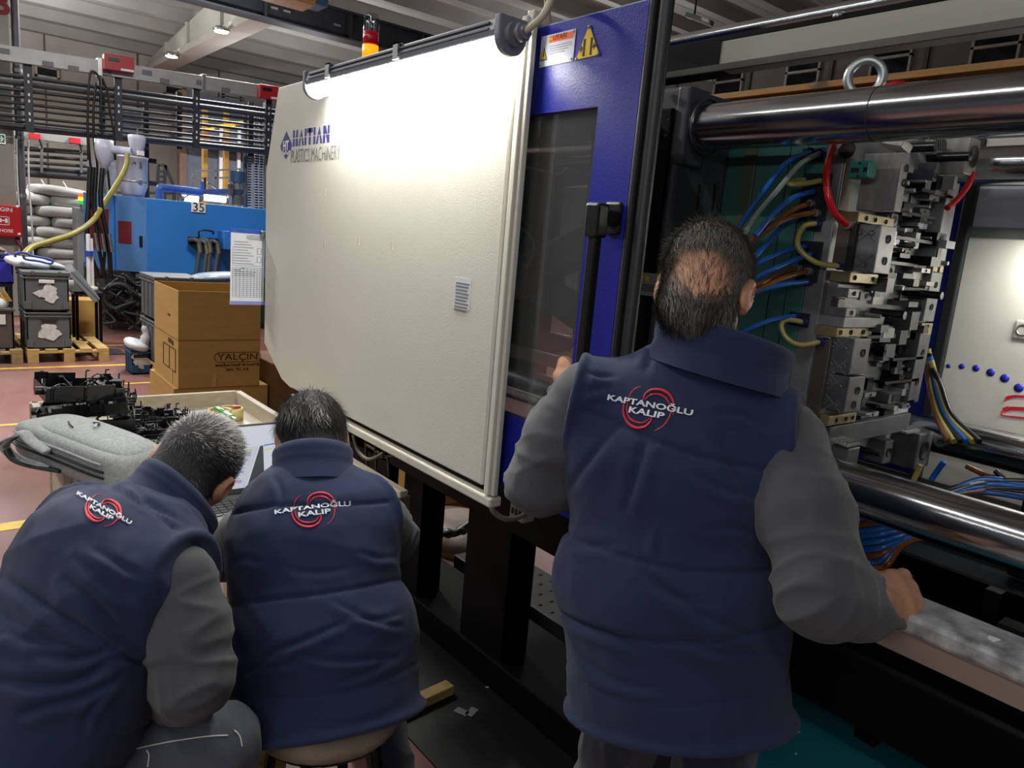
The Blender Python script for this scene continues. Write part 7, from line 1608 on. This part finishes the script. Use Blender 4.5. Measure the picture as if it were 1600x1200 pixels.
add_hair(t1_, L1_, R1_, cr1, 'hair', lambda q, r: (line1(q) > 0) & (q[:, 1] < .085) & (r.random(len(q)) < np.clip((bald(q) - .55) / .75, .16, 1) ** 1.4), crown1, 20000, lambda q: np.where(bald(q) < 1.2, .020, .028 + .008 * (q[:, 2] > .05)), .0009, .24, hair_salt, 4, mat('scalp_hair_gray', '#2c2927', .8, var=.3, vs=60), capmask=lambda q: np.minimum(np.minimum(line1(q), .08 - q[:, 1]), (bald(q) - 1.15) * .05), wave=.0016, drop=.45, colp=lambda q: .50 + .5 * np.clip((q[:, 2] + .02) / .12, 0, 1))
# ================================================================== SEATED MAN WITH DARK HAIR
az = math.radians(21); f2 = np.array((math.sin(az), math.cos(az), 0)); s2 = np.array((math.cos(az), -math.sin(az), 0))
N2 = Dp(488, 732, 1.76); C2 = Dp(490, 842, 1.70); W2 = Dp(505, 985, 1.64); H2 = Dp(514, 1122, 1.61)
HIP2 = H2 + np.array((.02, .04, .04))
m2 = dict(s=s2, f=f2, H=H2, W=W2, C=C2, N=N2, LS=Dp(408, 812, 1.74), LE=Dp(356, 866, 1.92), LW=Dp(446, 812, 1.95), RS=Dp(578, 798, 1.74), RE=Dp(612, 842, 1.91), RW=Dp(545, 800, 1.98),
          w=(.205, .192, .166, .11), d=(.150, .135, .125, .09), HIP=HIP2, LK=(.60, 1.80, .56), RK=(.93, 1.72, .56), LF=(.56, 1.62, 0), RF=(.99, 1.50, 0), head=Dp(488, 690, 1.88), hf=(.24, .85, -.50), hu=(.05, .45, .9),
          LHd=(.3, .9, -.15), LHn=(0, .1, 1), Lc=(.3, .5, .4), Lt=1, RHd=(-.2, .9, -.15), RHn=(0, .1, 1), Rc=(.3, .5, .4), Rt=-1,
          oL=-s2 + .75 * f2, oR=s2 + .75 * f2, ofs=.012, seams=(.085 + .175, .085 + .36), seam_slope=0, hcols=hair_dark,
          wr=((.003, 4.5, ((.4, 0, 0), (0, .8, 0), (.3, 0, 1.1)), 13), (.003, 8, ((.4, 0, .3), (0, .8, 0), (0, 0, .9)), 19)), pm=pantn, Lfd=(-.1, 1, 0), Rfd=(.3, 1, 0), thigh=.09,
          creases=(([(378, 1058), (430, 1018), (475, 1000), (540, 972)], .008, .015), ([(466, 1018), (522, 1031), (622, 1026)], .008, .014), ([(520, 1070), (570, 1050), (620, 1028)], .006, .014), ([(372, 1046), (420, 1042), (470, 1034)], .006, .012), ([(520, 940), (585, 972), (628, 978)], .007, .014), ([(540, 965), (590, 968), (625, 960)], .005, .012), ([(365, 880), (385, 872), (410, 880)], .005, .014), ([(615, 870), (590, 872), (560, 862)], .005, .014), ([(430, 745), (440, 770), (436, 800)], .006, .014), ([(450, 890), (500, 896), (545, 888)], .003, .014)),
          collar=dict(c=N2 + np.array((.0, -.004, .012)), s=s2, f=unit(f2 + np.array((0, 0, -.35))), u=unit(np.array((0, 0, 1.)) + .40 * f2), a=.088, b=.088, h=.054, lean=.012, flare=1.04),
          logo=((488, 800), (429, 801), (548, 788), 1.12))
t2_, L2_, R2_, cr2 = person('dark haired man in a navy vest seated on a stool before the laptop', (.67, 1.42, 0), m2)
def line2(q): return np.where(q[:, 1] < .0, q[:, 2] + .090 + .8 * np.maximum(0, q[:, 1] + .06), q[:, 2] - .01 - .3 * q[:, 1])
add_hair(t2_, L2_, R2_, cr2, 'hair', lambda q, r: (line2(q) > 0) & (q[:, 1] < .085), (.02, -.02, .125), 15000, lambda q: .040 + .010 * (q[:, 2] > .05), .0013, .15, hair_dark, 8, mat('scalp_hair_black', '#141315', .7, var=.3), .009, capmask=lambda q: np.minimum(line2(q), .08 - q[:, 1]), wave=.0036, drop=.25, colp=lambda q: .30 + .45 * np.clip((q[:, 2] + .02) / .14, 0, 1))
# ================================================================== CROUCHING MAN WITH GREY HAIR
N3 = Dp(272, 796, 1.51); C3 = Dp(175, 880, 1.42); W3 = Dp(95, 1035, 1.37); H3 = Dp(45, 1160, 1.34)
LS3, RS3 = Dp(135, 818, 1.56), Dp(283, 908, 1.36)
s3 = unit(RS3 - LS3); ax3 = unit(N3 - W3); f3 = unit(np.cross(ax3, s3)); f3 = -f3 if f3[2] > 0 else f3
HIP3 = H3 + np.array((.06, .05, -.06)); HIP3[2] = max(.52, HIP3[2])
m3 = dict(s=s3, f=f3, H=H3, W=W3, C=C3, N=N3, LS=LS3, LE=Dp(212, 835, 1.72), LW=Dp(270, 858, 1.80), RS=RS3, RE=Dp(303, 1064, 1.32), RW=Dp(262, 1082, 1.45),
          w=(.205, .20, .180, .115), d=(.150, .142, .13, .09), HIP=HIP3, LK=(.46, 1.72, .62), RK=Dp(338, 1165, 1.42), LF=(.50, 1.70, 0), RF=(.42, 1.36, 0), head=Dp(302, 734, 1.60), hf=(.36, .70, -.60), hu=(.66, .18, .80),
          LHd=(.4, .9, -.1), LHn=(0, .1, 1), Lc=(.3, .5, .4), Lt=1, RHd=unit(Dp(215, 1075, 1.52) - Dp(262, 1082, 1.45)), RHn=(0, -.5, 1), Rc=(.5, .7, .5), Rt=-1,
          oL=-s3 + .4 * unit(f3), oR=s3 + .15 * unit(f3) + .25 * ax3, ofs=.010, seams=(.085 + .13, .085 + .34), seam_slope=0, hcols=hair_gray, hemn=H3 - W3, hemseam=True,
          wr=((.005, 4.6, ((.9, .2, .3), (0, .8, 0), (-.5, .3, .6)), 23), (.003, 8, ((.5, 0, .5), (.3, .8, 0), (-.4, 0, .8)), 29)), pm=pantg, Lfd=(.8, .5, 0), Rfd=(.8, .5, 0),
          creases=(([(0, 898), (60, 940), (130, 985), (215, 1012)], 0.0145, .02), ([(104, 905), (150, 945), (190, 985), (235, 1000)], 0.0145, .018), ([(60, 1020), (120, 1030), (175, 1010)], 0.0145, .018), ([(0, 1062), (70, 1070), (130, 1058), (170, 1030)], 0.0159, .02), ([(30, 1118), (70, 1100), (130, 1085), (180, 1060)], 0.0145, .018), ([(120, 870), (180, 920), (230, 950)], 0.0101, .016), ([(150, 860), (200, 890), (240, 905)], 0.0087, .014), ([(140, 1000), (180, 1015), (220, 1040)], 0.0116, .014), ([(10, 985), (40, 1000), (90, 1010)], 0.0116, .016), ([(130, 1145), (136, 1115), (160, 1085)], 0.0101, .012), ([(230, 880), (240, 905), (250, 935)], 0.0101, .012), ([(205, 760), (235, 790), (280, 815)], 0.0087, .014)),
          collar=dict(c=N3 + ax3 * .012 - s3 * .012, s=s3, f=f3, u=ax3, a=.098, b=.095, h=.046, lean=.0, flare=1.0), sr=(.070, .064, .05),
          logo=((163, 795), (120, 773), (204, 820), 1.5))
t3_, L3_, R3_, cr3 = person('grey haired man in a navy vest crouching, bending toward the laptop', (.12, 1.42, 0), m3)
def line3(q): return np.where(q[:, 1] < .0, q[:, 2] + .088 + .9 * np.maximum(0, q[:, 1] + .06), q[:, 2] - .005 - .3 * q[:, 1])
crown3 = head_hit(t3_, L3_, R3_, 292, 672) * 1.04
add_hair(t3_, L3_, R3_, cr3, 'hair', lambda q, r: (line3(q) > 0) & (q[:, 1] < .085), crown3, 17000, lambda q: .013 + .013 * np.clip((q[:, 2] + .02) / .1, 0, 1), .0011, .24, hair_gray, 12, mat('scalp_hair_dark', '#232124', .75, var=.3), .004, capmask=lambda q: np.minimum(line3(q), .08 - q[:, 1]), drop=.05, colp=lambda q: .30 + .80 * np.clip((q[:, 2] - .0) / .11, 0, 1))
# white piping on the grey trousers
tr3 = [c for c in t3_.children if c.name.startswith('trousers')][0]; bv3 = BVHTree.FromPolygons([v.co + WL[tr3.name] for v in tr3.data.vertices], [tuple(p.vertices) for p in tr3.data.polygons])
for pts in (((172, 1182), (205, 1172), (260, 1160), (320, 1151), (356, 1149)), ((366, 1141), (374, 1150), (378, 1166)), ((229, 1172), (233, 1180), (231, 1198))):
    P_ = []
    for q in bez([V(x, y_, 0) for x, y_ in pts], 6):
        h_, n__, _, _ = bv3.ray_cast(CAM, (at(q.x, q.y, 'D', 1) - CAM).normalized())
        if h_ is not None: P_.append(h_ + n__ * .001)
    if len(P_) > 3: M().tube(P_, .0013, 6).obj('piping', white_plastic, t3_)
# ---- stools
def stool(c, zt, label, cushion):
    x, y_ = c; t = thing('stool', label, 'stool', (x, y_, 0), 'work stools'); met = mat('stool_black', '#131315', .35, .5)
    for a in (45, 135, 225, 315):
        q = V(math.cos(math.radians(a)), math.sin(math.radians(a)), 0); M().cyl(V(x, y_, 0) + q * .19, V(x, y_, zt - .06) + q * .11, .013, n=12).obj('leg', met, t)
    for a in (0, 90): q = V(math.cos(math.radians(a + 45)), math.sin(math.radians(a + 45)), 0); M().cyl(V(x, y_, .2) - q * .165, V(x, y_, .2) + q * .165, .009, n=8).obj('stretcher', met, t)
    M().lathe((x, y_, zt - .06), [(0, 0), (.15, 0), (.155, .01), (.15, .02), (0, .02)], 28).obj('seat_plate', met, t)
    if cushion:
        b = M(); b.lathe((x, y_, zt - .035), [(0, 0), (.14, -.022), (.166, -.006), (.172, .022), (.15, .044), (.08, .05), (0, .05)], 32); o = b.obj('cushion', mat('cushion_wrap', '#8a7c69', .7, var=.2, vs=12, bump=.5, bs=18), t)
    else: M().lathe((x, y_, zt - .04), [(0, 0), (.15, 0), (.165, .015), (.15, .04), (0, .045)], 28).obj('cushion', blackp, t)
stool((HIP2[0] + .0, HIP2[1] + .015), HIP2[2] - .03, 'black metal stool with a cloth wrapped cushion under the dark haired man', True)
stool((HIP3[0], HIP3[1]), HIP3[2] - .12, 'black stool under the crouching grey haired man, mostly out of frame', False)
# ---- backpack lying on the table corner

a_ = at(62, 668, 'Z', .955); b_ = at(222, 728, 'Z', .925)
bp_ = thing('backpack', 'light grey fabric backpack lying on the near left corner of the table', 'bag', ((a_.x + b_.x) / 2, (a_.y + b_.y) / 2, TZ))
la = (b_ - a_); Lh = la.length / 2; la.normalize(); up_ = V(0, 0, 1); up_ = (up_ - la * la.dot(up_)).normalized(); wa = up_.cross(la); Rb = Matrix((la, wa, up_)).transposed(); cb_ = (a_ + b_) / 2 + V(0, 0, -.012)
def bb(u, v, w): return cb_ + la * (u * Lh) + wa * v + up_ * w
mb = M(); mb.ell(cb_, (Lh * 1.05, .105, .062), Rb, 48, 24, .42); o = mb.obj('bag_body', bpk, bp_)
mb = M(); mb.ell(bb(.12, -.0, .022), (Lh * .86, .086, .052), Rb, 44, 20, .5); mb.obj('front_pocket', bpk, bp_)
zipm = mat('zip_black', '#17181a', .6)
def edge(v, w, u0, u1, r, m_, nm, k=1.0):
    P_ = [bb(u, v * (1 - .22 * abs(u) ** 6), w + .006 * (1 - u * u)) for u in np.linspace(u0, u1, 18)]; M().tube(P_, r, 7, flat=.6).obj(nm, m_, bp_)
for sg in (-1, 1):
    edge(sg * .107, .004, -.93, .85, .0055, zipm, 'zip_band'); edge(sg * .107, -.014, -.93, .85, .005, zipm, 'zip_band'); edge(sg * .104, .024, -.9, .8, .006, bpk, 'piping')
M().tube(bez([bb(-.1, .03, .075), bb(-.02, .035, .078), bb(.06, .02, .079)], 5), .003, 6).obj('pocket_slit', zipm, bp_)
M().tube(bez([bb(-.35, -.01, .072), bb(-.2, -.03, .077), bb(-.05, -.045, .079)], 5), .0025, 6).obj('pocket_slit', zipm, bp_)
M().bar(bb(.02, .02, .081), bb(.14, -.005, .081), .006, .004).obj('zip_puller', silver, bp_)
for k, (pts, w_, m_) in enumerate(((((75, 706), (50, 690), (35, 676), (18, 686), (8, 698), (20, 712), (45, 722), (80, 730)), .022, bpk), (((10, 702), (22, 718), (50, 728), (95, 736)), .014, zipm), (((36, 678), (22, 682), (4, 690), (-6, 696)), .018, bpk), (((2, 697), (14, 690), (28, 684)), .006, zipm))):
    P_ = [at(px, py, 'D', 2.16 + .004 * i) for i, (px, py) in enumerate(pts)]; M().tube(bez(P_, 6), w_, 10, flat=.32, up=(0, 0, 1)).obj('shoulder_strap', m_, bp_)
# plank ends and scraps on the floor by the stools
for i, (p0, p1, w_, lab) in enumerate((((395, 1178), (443, 1166), .09, 'pale timber block on the floor between the two seated men'), ((640, 1103), (703, 1074), .05, 'short pale board with a knot hole on the dark floor'))):
    a_ = at(*p0, 'Z', .05 if i == 0 else .02); b_ = at(*p1, 'Z', .05 if i == 0 else .02); hgt = .10 if i == 0 else .04
    e0 = a_ + (a_ - b_) * (.6 if i == 0 else 1.4)
    mb = M(); mb.bar(V(e0.x, e0.y, hgt / 2), V(b_.x, b_.y, hgt / 2), w_, hgt); o = mb.obj('timber_board', pale_wood, label=lab, cat='board', bev=.003)
M().box(1.22, 1.62, -1.5, 3.4, 0, .006).obj('floor_shade_sheet', mat('shade_black', '#101011', .55, var=.3), label='black sheet standing in for the floor shade along the machine', cat='mat')  # thin black sheet paints the shade on the floor beside the machine
p = at(737, 1113, 'Z', .006); mb = M(); mb.cbox(p + V(0, 0, .002), (.05, .03, .002), Euler((0, 0, .4))); mb.cbox(p + V(-.03, .02, .002), (.03, .05, .002), Euler((0, 0, .4))); mb.obj('film_scrap', mat('scrap_film', '#8c8f96', .3), label='small clear film scrap on the black shade sheet', cat='scrap')
p = at(765, 1074, 'Z', .006); M().cbox(p + V(0, 0, .001), (.03, .006, .002), Euler((0, 0, -.5))).obj('white_chip', flake, label='thin white chip on the black shade sheet', cat='scrap')
